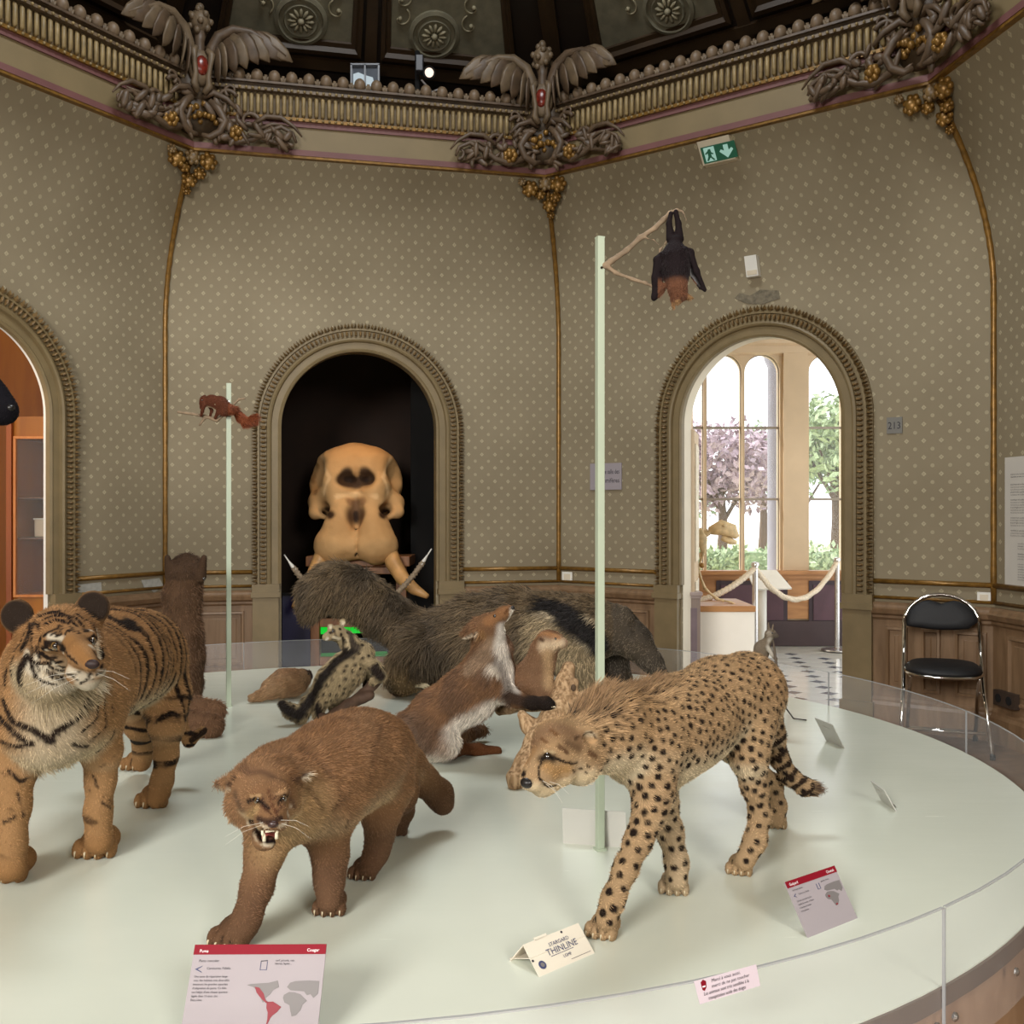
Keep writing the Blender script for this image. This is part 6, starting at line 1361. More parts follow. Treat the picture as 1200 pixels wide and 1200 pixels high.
L_.cone(W(383, 583, 8.58), W(371, 590, 8.62), .07, .06, .07); L_.cone(W(371, 588, 8.6), W(369, 602, 8.55), .065, .05, .04); L_.cone(W(369, 602, 8.55), W(383, 606, 8.5), .04, .03, .04); L_.cone(W(452, 583, 8.58), W(464, 590, 8.62), .07, .06, .07); L_.cone(W(464, 588, 8.6), W(467, 600, 8.55), .065, .05, .04); L_.cone(W(467, 600, 8.55), W(453, 606, 8.5), .04, .03, .04)
L_.ell(W(384, 597, 8.46), (.05, .09, .045), None, .04, True); L_.ell(W(451, 597, 8.46), (.05, .09, .045), None, .04, True)
L_.ell(W(407, 561, 8.36), (.09, .16, .075), rotm(0, .3, 0), .04, True); L_.ell(W(428, 561, 8.36), (.09, .16, .075), rotm(0, -.15, 0), .05, True); L_.ell(W(417, 569, 8.36), (.06, .12, .05), None, .04, True)
L_.ell(W(417, 600, 8.33), (.055, .07, .10), None, .07, True); L_.ell(W(417.5, 636, 8.2), (.010, .16, .15), None, .02, True); L_.ell(W(417.5, 612, 8.36), (.03, .05, .06), None, .03, True)
L_.noise = (.012, 9)
sk = thing('elephant_skull', 'huge elephant skull with tusks, lit warm in the dark archway', 'skull', W(417, 652, 8.5))
V, Q = L_.mesh(.016); Nv = vnormals(V, Q); n = fbm(V, 6); col = np.tile(lina('#c39a68'), (len(V), 1)); col = blend(col, sm(n, .4, .7) * .5, '#a98253')
for p, r in ((W(417, 604, 8.36), .12), ): col = blend(col, 1 - sm(np.linalg.norm(V - p, axis=1), r * .4, r), '#5d432c')  # skull openings, sockets and slit darkened below: recess shade in the bone colour
for a in (W(407, 561, 8.42), W(428, 561, 8.42)): col = blend(col, (1 - sm(np.linalg.norm(V - a, axis=1), .05, .10)) * .6, '#4d3521')
for a in (W(384, 597, 8.5), W(451, 597, 8.5)): col = blend(col, (1 - sm(np.linalg.norm(V - a, axis=1), .03, .09)) * .6, '#4d3521')
for pp, r_w, c_ in (([(399, 564), (417, 567), (436, 564)], 7, '#3a2819'), ([(400, 562), (406, 555), (413, 558), (417, 562), (421, 558), (429, 555), (435, 562)], 6.5, '#3f2c1c'), ([(404, 557), (408, 554)], 7, '#4a3524'), ([(427, 554), (431, 557)], 7, '#4a3524'), ([(406, 562), (429, 562)], 4, '#2b1b10'), ([(417, 550), (417, 555)], 4, '#b98e5c'), ([(417.5, 607), (417.5, 651)], 2.2, '#1d120a'), ([(410, 588), (425, 588)], 5, '#8d6a48'), ([(417, 590), (417, 600)], 6, '#6d5138'), ([(417, 602), (417, 608)], 3.5, '#33231a'), ([(395, 582), (417, 579), (441, 582)], 3, '#dcb684'), ([(384, 598), (388, 604)], 5, '#3a2616'), ([(452, 598), (448, 604)], 5, '#3a2616'), ([(372, 545), (366, 562), (370, 578)], 3, '#8d6a44'), ([(376, 535), (386, 560), (380, 578)], 2.5, '#d9b483'), ([(459, 535), (449, 560), (455, 578)], 2.5, '#d9b483')): col = stroke(col, V, [L_.surf(*q) for q in pp], r_w * 8.5 / F, c_, .5)
skin_obj('cranium', V, Q, col, sk, vcol('skull_bone', .75, .2, .4, 20))
M_tusk = plain('tusk_ivory', '#b98d58', .45, var=.25, scale=8)
for pts in ([(455, 643, 8.36, 9.5), (461, 660, 8.3, 9.5), (472, 678, 8.2, 8.5), (485, 690, 8.1, 7), (501, 699, 8.02, 3)], [(381, 643, 8.36, 9.5), (374, 660, 8.3, 9.5), (365, 680, 8.2, 8.5), (354, 697, 8.1, 7), (344, 712, 8.02, 3)]):
    mb = MB(); sp_ = [(W(a, b, Y), r * Y / F) for a, b, Y, r in pts]; mb.tube([p for p, r in sp_], [r for p, r in sp_], 14); mb.build('tusk', M_tusk, sk, True)
M_stand = wood('stand_wood', '#8a5b34', '#6b4426', .5, 2.0, (1, 1, .2), .05)
st = thing('skull_stand', 'brown wooden trestle stand under the elephant skull', 'stand', (W(418, 0, 8.6)[0], 8.6, 0))
def bar(x0, x1, y0, y1, Y, d, nm): a = W(x0, y1, Y); b = W(x1, y0, Y); mb = MB(); mb.box((a + b) / 2 + np.array([0, d / 2, 0]), (b[0] - a[0], d, b[2] - a[2]), bev=.006); mb.build(nm, M_stand, st)
bar(358, 480, 652, 664, 8.42, .5, 'top_board'); bar(362, 476, 664, 673, 8.47, .05, 'apron')
for x, Y in ((369, 8.46), (471, 8.46), (370, 8.86), (469, 8.86)): c = W(x, 600, Y); zt = W(0, 660, 8.5)[2]; mb = MB(); mb.box((c[0], Y + .03, zt / 2), (.075, .07, zt), bev=.005); mb.build('leg', M_stand, st)
for y in (730, 775): bar(369, 471, y - 5, y + 5, 8.48, .05, 'crossbar')
# rope across the back archway
h0 = w_back.Q(w_back.hit(333), EYE - 50 * 7.7 / F, -.1); h1 = w_back.Q(w_back.hit(508), EYE - 44 * 7.8 / F, -.1)
r_ = thing('archway_rope', 'twisted grey rope hung on white hooks across the skull archway', 'rope', (h0 + h1) / 2 - ZUP * .5); rp = sag(h0, h1, .46, 70); mb = MB(); twist_rope(mb, rp[4:-4], .026, 26); mb.build('strands', plain('grey_rope', '#8d7c66', .8, var=.3, scale=50, bump=.4), r_, True)
for a, b in ((rp[0], rp[5]), (rp[-1], rp[-6])): MB().tube([a, a + (b - a) * .4, a + (b - a) * .7, b], [.005, .006, .014, .020], 10).build('hook', M_white, r_, True)

# ================================================================ folding chair
M_vinyl = plain('black_vinyl', '#101115', .6, var=.15, scale=60, bump=.05); M_chr = plain('chrome_tube', '#d5d2cd', .12, metal=1.0, var=.04)
Cc = np.array([2.575, 6.02]); ca = math.radians(-20); cu, cv = np.array([math.cos(ca), math.sin(ca), 0]), np.array([-math.sin(ca), math.cos(ca), 0])
def CP(u, v, z): return np.array([Cc[0], Cc[1], 0]) + cu * u + cv * v + ZUP * z
ch = thing('folding_chair', 'black padded folding chair with chrome tube frame against the dado', 'chair', (Cc[0], Cc[1], 0))
hw = .215; mb = MB(); pts = [CP(-hw - .03, -.27, .012), CP(-hw - .005, -.05, .35), CP(-hw, .06, .52), CP(-hw + .004, .13, .72)]
for a in np.linspace(math.pi, 0, 13): pts.append(CP((hw - .004) * math.cos(a), .13 + .03 * math.sin(a), .72 + .175 * math.sin(a)))
pts += [CP(hw - .004, .13, .72), CP(hw, .06, .52), CP(hw + .005, -.05, .35), CP(hw + .03, -.27, .012)]; mb.tube(pts, .0125, 10); mb.build('frame', M_chr, ch, True)
for s in (-1, 1): mb = MB(); mb.tube([CP(s * (hw - .03), -.17, .44), CP(s * (hw - .028), -.02, .30), CP(s * (hw - .02), .22, .012)], .0115, 10); mb.build('leg', M_chr, ch, True)
mb = MB(); mb.tube([CP(-hw + .02, .2, .06), CP(hw - .02, .2, .06)], .009, 8); mb.tube([CP(-hw, -.2, .13), CP(hw, -.2, .13)], .009, 8); mb.build('crossbar', M_chr, ch, True)
for s in (-1, 1):
    for v in (-.27, .22): mb = MB(); mb.lathe(CP(s * (hw + .03 if v < 0 else hw - .02), v, 0), [(.014, 0), (.015, .02), (.013, .03)], 10); mb.build('rubber_foot', M_vinyl, ch, True)
def pad(outline, up, n, t, name):
    o = np.mean(outline, 0); rows = [[o + (p - o) * k + n * h for p in outline] for k, h in ((.001, t), (.6, t * .95), (.88, t * .75), (.98, t * .3), (1.0, 0), (.97, -t * .35), (.001, -t * .4))]; mb = MB(); mb.grid(rows, closed=True); return mb.build(name, M_vinyl, ch, True)
se = [CP(.21 * math.copysign(abs(math.cos(a)) ** .7, math.cos(a)), -.06 + .2 * math.copysign(abs(math.sin(a)) ** .8, math.sin(a)), .475 + .01 * math.sin(a)) for a in np.linspace(0, 2 * math.pi, 36, endpoint=False)]; pad(se, ZUP, ZUP, .035, 'seat')
mb = MB(); mb.tube([p - ZUP * .018 for p in se] + [se[0] - ZUP * .018], .009, 8); mb.build('seat_ring', M_chr, ch, True)
nb = -cv * .985 + ZUP * .17; bo = []
for a in np.linspace(math.pi, 0, 19): bo.append((.2 * math.cos(a), .735 + .14 * math.sin(a) - (.035 * max(0, 1 - abs(a - math.pi / 2) / .42) if True else 0)))
for a in np.linspace(0, 1, 9)[1:]: bo.append((.2 - .4 * a, .70 - .018 * math.sin(math.pi * a)))
pad([CP(x, .115 + .03 * (z - .7) / .15, z) for x, z in bo], ZUP, nb, .022, 'backrest')

# ================================================================ signs and labels
M_sign = plain('sign_white', '#9b9397', .6, var=.02, spec=.2); M_red = plain('sign_red', '#7e1122', .6, var=.03, spec=.15); M_ink = plain('ink', '#2a2630', .6, var=.05); M_inkb = plain('ink_blue', '#3b3f63', .6, var=.05); M_mapg = plain('map_grey', '#716c6c', .6, var=.02); M_mapr = plain('map_red', '#7d1424', .6, var=.02); M_wht = plain('print_white', '#f2eef0', .5, var=.01); M_back = plain('sign_back', '#b9b7b0', .5, var=.04)
class Board:
    """rectangular sign: bl, br bottom corners on the table, height h, leaning back by lean (m)"""
    def __init__(s, name, label, bl, br, h, lean, red=.095, m=None, t=.003, cat='sign'):
        s.o = np.array(bl, float); e = np.array(br, float) - s.o; s.w = np.linalg.norm(e); s.ex = e / s.w; back = np.cross(ZUP, s.ex); back /= np.linalg.norm(back)
        u = ZUP * math.sqrt(max(h * h - lean * lean, 1e-6)) + back * lean; s.h = h; s.ey = u / np.linalg.norm(u); s.nz = np.cross(s.ex, s.ey); s.t = thing(name, label, cat, (s.o + np.array(br)) / 2)
        mb = MB(); mb.slab([s.p(0, 0), s.p(1, 0), s.p(1, 1), s.p(0, 1)], -s.nz * t); mb.build('board', m or M_sign, s.t)
        if red: s.rect(0, 1 - red, 1, 1, M_red, 'header', .0006)
    def p(s, a, b, off=0.0): return s.o + s.ex * a * s.w + s.ey * b * s.h + s.nz * off
    def rect(s, a0, b0, a1, b1, m, name, off=.0008): mb = MB(); mb.slab([s.p(a0, b0), s.p(a1, b0), s.p(a1, b1), s.p(a0, b1)], s.nz * off); return mb.build(name, m, s.t)
    def txt(s, body, a, b, size, m=None, align='LEFT', shear=0, fw=1.0, name='lettering'): return text(body, size * s.h, s.p(a, b), s.ex, s.ey, m or M_ink, s.t, name, align, .0012, shear, fw)
    def poly(s, pts, m, name, off=.0009): mb = MB(); mb.slab([s.p(a, b) for a, b in pts], s.nz * off); return mb.build(name, m, s.t)
    def prop(s, d): a, b = s.p(.5, .7, -.003), s.p(.5, 0, -.003) - np.cross(s.nz, s.ex) * 0; back = -np.array([s.nz[0], s.nz[1], 0]); back /= np.linalg.norm(back); mb = MB(); q = s.p(.5, .0, -.003) + back * d; q[2] = TZ + .001; mb.slab([s.p(.35, .75, -.003), s.p(.65, .75, -.003), q + s.ex * s.w * .15, q - s.ex * s.w * .15], back * .002); mb.build('prop', M_back, s.t)
AM = [(.44, .62), (.47, .63), (.60, .64), (.665, .66), (.68, .60), (.64, .575), (.62, .535), (.59, .50), (.60, .47), (.575, .46), (.545, .52), (.52, .57), (.49, .60)]
AMR = [(.50, .605), (.535, .595), (.575, .54), (.585, .505), (.595, .48), (.62, .46), (.60, .455), (.57, .485), (.545, .515), (.52, .55)]
SAM = [(.605, .465), (.65, .468), (.69, .44), (.715, .42), (.69, .375), (.66, .345), (.645, .32), (.63, .27), (.62, .25), (.625, .31), (.622, .37), (.608, .41)]
AFR = [(.725, .53), (.76, .555), (.80, .552), (.845, .535), (.875, .50), (.90, .475), (.87, .44), (.86, .39), (.83, .345), (.80, .335), (.785, .39), (.775, .435), (.735, .46), (.72, .50)]
EUA = [(.74, .60), (.76, .64), (.80, .655), (.90, .66), (.975, .655), (.975, .54), (.945, .50), (.92, .535), (.895, .525), (.87, .56), (.82, .565), (.77, .57)]
# sign of the cougar at the near edge
b = Board('species_sign', 'red-headed cougar information sign at the very front edge', W(207, 1236, 1.66), W(369, 1236, 1.65), .168, .085, .095)
dz = b.o[2] - TZ
b.txt('Puma', .045, .925, .042, M_wht); b.txt('Cougar', .95, .93, .042, M_wht, 'RIGHT'); b.txt('Puma concolor', .05, .835, .034, shear=.25); b.txt('Carnivores, Félidés', .12, .765, .032)
for i, l in enumerate(('Une zone de répartition large', 'avec des habitats très diversifiés', 'montrent les grandes capacités', "d'adaptation du puma. Ce félin", "est l'objet d'une chasse sportive", 'légale dans 13 états des', 'États-Unis.')): b.txt(l, .035, .69 - .036 * i, .0285)
b.txt('cerf, pécaris, rats', .63, .838, .028); b.txt('lièvres, lapins...', .63, .808, .028)
b.poly([(.03, .768), (.085, .80), (.078, .79), (.05, .768), (.082, .745), (.086, .735)], M_inkb, 'cone_mark')
b.poly([(.52, .845), (.57, .85), (.572, .842), (.52, .837)], M_ink, 'jar_mark')
for r in ((.52, .76, .524, .838), (.568, .76, .572, .838), (.52, .757, .572, .762)): b.rect(*r, M_inkb, 'jar_mark')
for q, m in ((AM, M_mapg), (AFR, M_mapg), (EUA, M_mapg)): b.poly(q, m, 'map')
for q in (AMR, SAM): b.poly(q, M_mapr, 'map_range', .0013)
# sign of the cheetah
bl, br = G(947, 1099), G(1005, 1076)
b = Board('species_sign', 'red-headed species sign with an Africa map right of the cheetah', bl, br, .115, .06, .12)
b.txt('Guépard', .05, .91, .07, M_wht); b.txt('Cheetah', .95, .91, .07, M_wht, 'RIGHT'); b.txt('Acinonyx jubatus', .06, .81, .042, shear=.25); b.txt('Carnivores, Félidés', .14, .72, .04); b.poly([(.05, .72), (.10, .76), (.09, .74), (.065, .72), (.095, .70), (.10, .69)], M_inkb, 'cone_mark'); b.txt('gazelles, lièvres', .62, .80, .04)
for i, l in enumerate(("L'animal terrestre le plus", 'rapide du monde. Il chasse', 'à vue dans la savane', 'et les plaines.')): b.txt(l, .06, .61 - .06 * i, .042)
for r in ((.52, .70, .528, .80), (.572, .70, .58, .80), (.52, .695, .58, .703)): b.rect(*r, M_inkb, 'jar_mark')
mp = lambda P: [(.60 + (a - .72) * 1.45, .33 + (c - .335) * 1.25) for a, c in P]
b.poly(mp(AFR), M_mapg, 'map'); b.poly([(min(a, .97), c) for a, c in mp(EUA)], M_mapg, 'map'); b.poly(mp([(.745, .50), (.765, .51), (.775, .485), (.755, .475)]), M_mapr, 'map_range', .0014); b.poly(mp([(.80, .36), (.825, .37), (.83, .35), (.81, .34)]), M_mapr, 'map_range', .0014); b.prop(.05)
# blank-backed signs
bl, br = G(734, 993), G(660, 988); b = Board('sign_back', 'blank grey back of a sign standing behind the tall pole', bl, br, .100, .015, 0, M_back); b.rect(.04, .04, .96, .96, M_back, 'back_sheet')
bl, br = G(969, 868), G(990, 877); b = Board('small_label', 'small label leaning away, right of the cheetah tail', br, bl, .105, .05, 0, M_back); b.rect(.2, .2, .8, .45, M_sign, 'paper'); b.prop(-.02)
bl, br = G(1034, 938), G(1051, 951); b = Board('small_label', 'small label turned edge-on near the right rim of the platform', br, bl, .072, .035, 0, M_back); b.rect(.2, .2, .8, .45, M_sign, 'paper'); b.prop(-.02)
# folded card
c0, c1, c2 = G(632, 1145), G(697, 1117), G(597, 1126); ap0 = W(613, 1107, 1.965); ex = (c1 - c0); tc = thing('tent_card', 'folded white card with blue lettering by the cheetah forepaw', 'card', (c0 + c2 + ex) / 2); n_ = np.cross(ex, ap0 - c0); n_ /= np.linalg.norm(n_)
M_card = plain('card', '#d5cdbd', .6, var=.03)
mb = MB(); mb.slab([c0, c1, ap0 + ex, ap0], -n_ * .002); mb.build('front_leaf', M_card, tc); n2 = np.cross(ex, ap0 - c2); n2 /= np.linalg.norm(n2); mb = MB(); mb.slab([c2, c2 + ex, ap0 + ex, ap0], n2 * .002); mb.build('back_leaf', M_card, tc); mb = MB(); m0, m1 = c0 * .45 + ap0 * .55, c2 * .8 + ap0 * .2; mb.slab([m0, m0 + ex, c2 + ex + ZUP * .004, c2 + ZUP * .004], ZUP * .0015); mb.build('brace', M_card, tc)
exn = ex / np.linalg.norm(ex); hgt = np.linalg.norm(ap0 - c0); eyn = (ap0 - c0); eyn = eyn - exn * (eyn @ exn); eyn /= np.linalg.norm(eyn); Wd = np.linalg.norm(ex); tp = lambda a, b_: c0 + exn * Wd * a + (ap0 - c0) * b_
text('STARGARD', .011, tp(.36, .66), exn, eyn, M_inkb, tc, shear=.2); text('THINLINE', .0185, tp(.27, .43), exn, eyn, M_inkb, tc, shear=.15, font_w=1.05); text('LGMF', .009, tp(.50, .22), exn, eyn, M_inkb, tc); mb = MB(); mb.slab([tp(.32, .385), tp(.72, .385), tp(.72, .395), tp(.32, .395)], n_ * .001); mb.build('rule', M_inkb, tc); mb = MB(); mb.slab([tp(.6, .10), tp(.95, .10), tp(.95, .112), tp(.6, .112)], n_ * .001); mb.build('rule', M_mapg, tc)
mb = MB(); cc = tp(.13, .27); mb.slab([cc + exn * .0085 * math.cos(a) + eyn * .0085 * math.sin(a) for a in np.linspace(0, 2 * math.pi, 20, endpoint=False)], n_ * .001); dsc = mb.build('round_emblem', M_inkb, tc); mb = MB(); mb.slab([cc + n_ * .001 + exn * .0045 * math.cos(a) + eyn * .0045 * math.sin(a) for a in np.linspace(0, 2 * math.pi, 14, endpoint=False)], n_ * .0005); mb.build('emblem_ring', M_mapg, dsc)
for a, b_ in ((.66, .93), (.02, .47)): cc = tp(a, b_); mb = MB(); mb.slab([cc + exn * .0025 * math.cos(q) + eyn * .0025 * math.sin(q) for q in np.linspace(0, 2 * math.pi, 10, endpoint=False)], n_ * .001); mb.build('hole', M_ink, tc)
mb = MB(); mb.slab([tp(.20, .98), tp(.42, .98), tp(.42, 1.07), tp(.20, 1.07)], -n_ * .002); mb.build('tab', M_card, tc)
# notice stuck on the acrylic guard
g0 = lambda px, py: None
def onglass(px, py):
    """point of the guard's outer face on the column px of the photograph"""
    r = (px - 600) / F; r1 = PR + .0155; A_ = r * r + 1; B2_ = -2 * (r * PC[0] + PC[1]); C2_ = PC @ PC - r1 * r1; Y = (-B2_ - math.sqrt(B2_ * B2_ - 4 * A_ * C2_)) / (2 * A_); return np.array([r * Y, Y, EYE - (py - 600) / F * Y])
nt = thing('notice_sticker', 'notice with red hand emblem stuck on the front acrylic guard', 'notice', onglass(853, 1165))
q0, q1, q3 = onglass(820, 1177), onglass(891, 1155), onglass(813, 1150); q2 = onglass(886, 1130); nn = np.cross(q1 - q0, q3 - q0); nn /= np.linalg.norm(nn); mb = MB(); mb.slab([q0, q1, q2, q3], nn * .0004); mb.build('film', plain('sticker_film', '#d3c6cf', .3, var=.02), nt)
ex = (q1 - q0) / np.linalg.norm(q1 - q0); ey = (q3 - q0) - ex * ((q3 - q0) @ ex); hN = np.linalg.norm(ey); ey /= hN; wN = np.linalg.norm(q1 - q0); qn = lambda a, b_: q0 + ex * wN * a + ey * hN * b_
for i, (l, a) in enumerate((('Merci à vous aussi,', .2), ('merci de ne pas toucher', .2), ('Les animaux sont très sensibles à la', .07), ('transpiration acide des doigts', .14))): text(l, hN * .21, qn(a, .76 - .225 * i), ex, ey, M_ink, nt, font_w=(.9 if i < 2 else .74))
mb = MB(); mb.slab([qn(a, b_) for a, b_ in ((.03, .88), (.07, .97), (.115, .88), (.115, .62), (.085, .5), (.055, .55))], nn * .0012); mb.build('red_hand_emblem', M_red, nt); mb = MB(); mb.slab([qn(a, b_) + nn * .0013 for a, b_ in ((.05, .72), (.10, .72), (.095, .66), (.055, .66))], nn * .0004); mb.build('emblem_stripe', M_wht, nt)
# wall signs
def wallsign(w, px0, py0, px1, py1, name, label, m, t=.012, cat='sign'):
    s0, s1 = w.hit(px0), w.hit(px1); Y = w.Q((s0 + s1) / 2, 0)[1]; z0, z1 = EYE - (py1 - 600) / F * Y, EYE - (py0 - 600) / F * Y
    for _ in range(30):
        zm = (z0 + z1) / 2; a, b_ = w.P(s0, zm), w.P(s1, zm); s0 += (px0 - 600 - a[0] / a[1] * F) * a[1] / F * .7; s1 += (px1 - 600 - b_[0] / b_[1] * F) * b_[1] / F * .7
        Y = w.P((s0 + s1) / 2, zm)[1]; z0, z1 = EYE - (py1 - 600) / F * Y, EYE - (py0 - 600) / F * Y
    sc_ = (s0 + s1) / 2; o = w.P(s0, (z0 + z1) / 2, .0)
    f = lambda s, z, off=0: w.P(s, z, off + .003); th = thing(name, label, cat, f(sc_, z0)); mb = MB(); rows = [[f(s0, z0, k), f(s1, z0, k), f(s1, z1, k), f(s0, z1, k)] for k in (0, t)]; mb.grid(rows, closed=True); mb.f.append((4, 5, 6, 7)); mb.f.append((3, 2, 1, 0)); mb.build('plate', m, th); up = f(s0, z1) - f(s0, z0); hgt = np.linalg.norm(up); return th, f(s0, z0, t), w.d3, up / hgt, s1 - s0, hgt
th, o, ex, ey, wd, hg = wallsign(w_right, 692, 543, 729, 574, 'wall_sign', 'small white mammals sign half hidden behind the tall pole', M_sign); text('Grande salle des', hg * .25, o + ex * wd * .93 + ey * hg * .60, ex, ey, M_ink, th, align='RIGHT', font_w=.62); text('mammifères', hg * .25, o + ex * wd * .93 + ey * hg * .27, ex, ey, M_ink, th, align='RIGHT', font_w=.8)
th, o, ex, ey, wd, hg = wallsign(w_right, 1040, 489, 1058, 508, 'number_plate', 'grey plate with number 213 right of the window arch', plain('plate_grey', '#76746e', .4, var=.06), .006); text('213', hg * .62, o + ex * wd * .5 + ey * hg * .28, ex, ey, M_ink, th, align='CENTER', font_w=.86)
th, o, ex, ey, wd, hg = wallsign(w_end, 1179, 533, 1262, 690, 'wall_poster', 'tall white text panel on the far right wall', plain('poster_paper', '#c9c4bb', .5, var=.02), .008, 'poster'); rl = random.Random(4); text('À propos de la collection', hg * .028, o + ex * wd * .5 + ey * hg * .935, ex, ey, M_ink, th, align='CENTER')
for i in range(44):
    if i in (0, 1, 4, 5, 11, 18, 23, 27, 28, 32, 36): continue
    y = .90 - .0198 * i; x0 = .09 if i < 29 else .2
    text(rl.choice(('les animaux de la collection du muséum', 'présentés dans la grande salle ont été', 'naturalisés au cours du siècle dernier', 'merci de ne pas toucher les spécimens', 'ils sont fragiles et très sensibles')), hg * .0165, o + ex * wd * x0 + ey * hg * y, ex, ey, M_mapg if i % 3 else M_ink, th, font_w=1.05)
M_exit = glow('exit_green', '#0f6e4b', .4); M_exw = glow('exit_white', '#bff0dc', .6)
th, o, ex, ey, wd, hg = wallsign(w_right, 824, 168, 862, 190, 'exit_sign', 'green lit emergency exit sign under the cornice', M_cream, .05); ez = np.cross(ex, ey); qq = lambda a, b_, k=.001: o + ex * wd * a + ey * hg * b_ + ez * k
def pg(pts, m, nm, k=.002): mb = MB(); mb.slab([qq(a, b_) for a, b_ in pts], ez * k); return mb.build(nm, m, th)
pg([(.05, .06), (.95, .06), (.95, .74), (.05, .74)], M_exit, 'green_face'); pg([(.12, .12), (.40, .12), (.40, .70), (.12, .70)], M_exw, 'door_symbol', .004); pg([(.24, .62), (.30, .62), (.31, .48), (.36, .42), (.34, .38), (.29, .42), (.30, .30), (.37, .16), (.33, .14), (.26, .28), (.20, .16), (.15, .16), (.21, .34), (.21, .46), (.15, .42), (.14, .47), (.22, .56)], M_exit, 'running_man', .006)
pg([(.64, .66), (.76, .66), (.76, .42), (.84, .50), (.88, .42), (.70, .12), (.52, .42), (.56, .50), (.64, .42)], M_exw, 'arrow', .004)
th, o, ex, ey, wd, hg = wallsign(w_right, 877, 302, 891, 325, 'alarm_box', 'small white box on the wall above the window arch', M_white, .05, 'box'); mb = MB(); mb.slab([o + ex * wd * a + ey * hg * b_ for a, b_ in ((.1, .08), (.9, .08), (.9, .3), (.1, .3))], np.cross(ex, ey) * .004); mb.build('grille', M_cream, th)
th, o, ex, ey, wd, hg = wallsign(w_right, 1147, 694, 1163, 707, 'wall_socket', 'white blank wall plate above the folding chair', M_white, .012, 'plate'); mb = MB(); mb.slab([o + ex * wd * a + ey * hg * b_ for a, b_ in ((.2, .2), (.8, .2), (.8, .8), (.2, .8))], np.cross(ex, ey) * .003); mb.build('cover', M_cream, th)
th, o, ex, ey, wd, hg = wallsign(w_right, 659, 670, 671, 682, 'wall_socket', 'white round-edged wall plate near the corner behind the anteater', M_white, .012, 'plate'); mb = MB(); mb.slab([o + ex * wd * a + ey * hg * b_ for a, b_ in ((.2, .2), (.8, .2), (.8, .8), (.2, .8))], np.cross(ex, ey) * .003); mb.build('cover', M_cream, th)
th = thing('power_outlet', 'dark double power outlet low on the far right dado', 'outlet', w_end.Q(.18, .26, .05)); mb = MB(); mb.obox(w_end.Q(.08, .24, .03), w_end.d3 * .2, w_end.n3 * .035, (0, 0, .09)); mb.build('plate', plain('outlet_dark', '#3c3028', .5), th)
for k in (0, 1): MB().tube([w_end.Q(.13 + .1 * k, .285, .064), w_end.Q(.13 + .1 * k, .285, .069)], .026, 14).build('socket', M_black, th)

# ================================================================ things on the cornice: spotlight and small window
sw = thing('spotlight', 'small black spotlight with a glowing lens above the cornice', 'spotlight', W(496, 96, 7.5)); mb = MB(); p = W(492, 76, 7.5); mb.tube([W(489, 60, 7.55), W(489, 112, 7.55)], .018, 8); mb.build('stem', M_black, sw); mb = MB(); mb.box(p, (.055, .09, .12), bev=.006); mb.build('body', plain('lamp_grey', '#4a4a50', .4), sw)
q = W(503, 85, 7.45); d = np.array([.25, -.9, -.35]); d /= np.linalg.norm(d); MB().tube([q - d * .10, q - d * .02, q], [.035, .045, .048], 14).build('barrel', M_black, sw, 40); MB().ball(q - d * .004, (.034, .034, .034), 12, 8).build('lens', glow('lamp_lens', '#ffe3d0', 1.6), sw, True)
mb = MB(); mb.tube([W(494, 94, 7.47), W(506, 108, 7.45)], .008, 6); mb.tube([W(506, 108, 7.45), W(516, 104, 7.45)], .008, 6); mb.build('bracket', plain('lamp_grey2', '#77706c', .4), sw)
pw = thing('dome_window', 'small white-framed window pane standing above the cornice', 'window', W(428, 112, 7.55)); a, b_ = W(412, 108, 7.55), W(444, 76, 7.55)
mb = MB(); mb.box(((a + b_) / 2)[:3] + np.array([0, .02, 0]), (b_[0] - a[0] - .01, .012, b_[2] - a[2] - .01)); pn = mb.build('pane', plain('grey_pane', '#555a63', .2, var=.2), pw)
mb = MB(); w_ = .012
for x in (a[0], (a[0] + b_[0]) / 2, b_[0]): mb.box((x, 7.55, (a[2] + b_[2]) / 2), (w_, .03, b_[2] - a[2]))
for z in (a[2], b_[2]): mb.box(((a[0] + b_[0]) / 2, 7.55, z), (b_[0] - a[0] + w_, .03, w_))
mb.build('frame', plain('pane_frame', '#9da0a6', .4), pw)
for pts in ([(414, 106), (414, 87), (420, 85), (427, 88), (437, 91), (440, 106)],): mb = MB(); mb.slab([W(x, y, 7.558) for x, y in pts], (0, -.004, 0)); mb.build('lit_view', glow('window_view', '#cfdfe6', .8), pn)

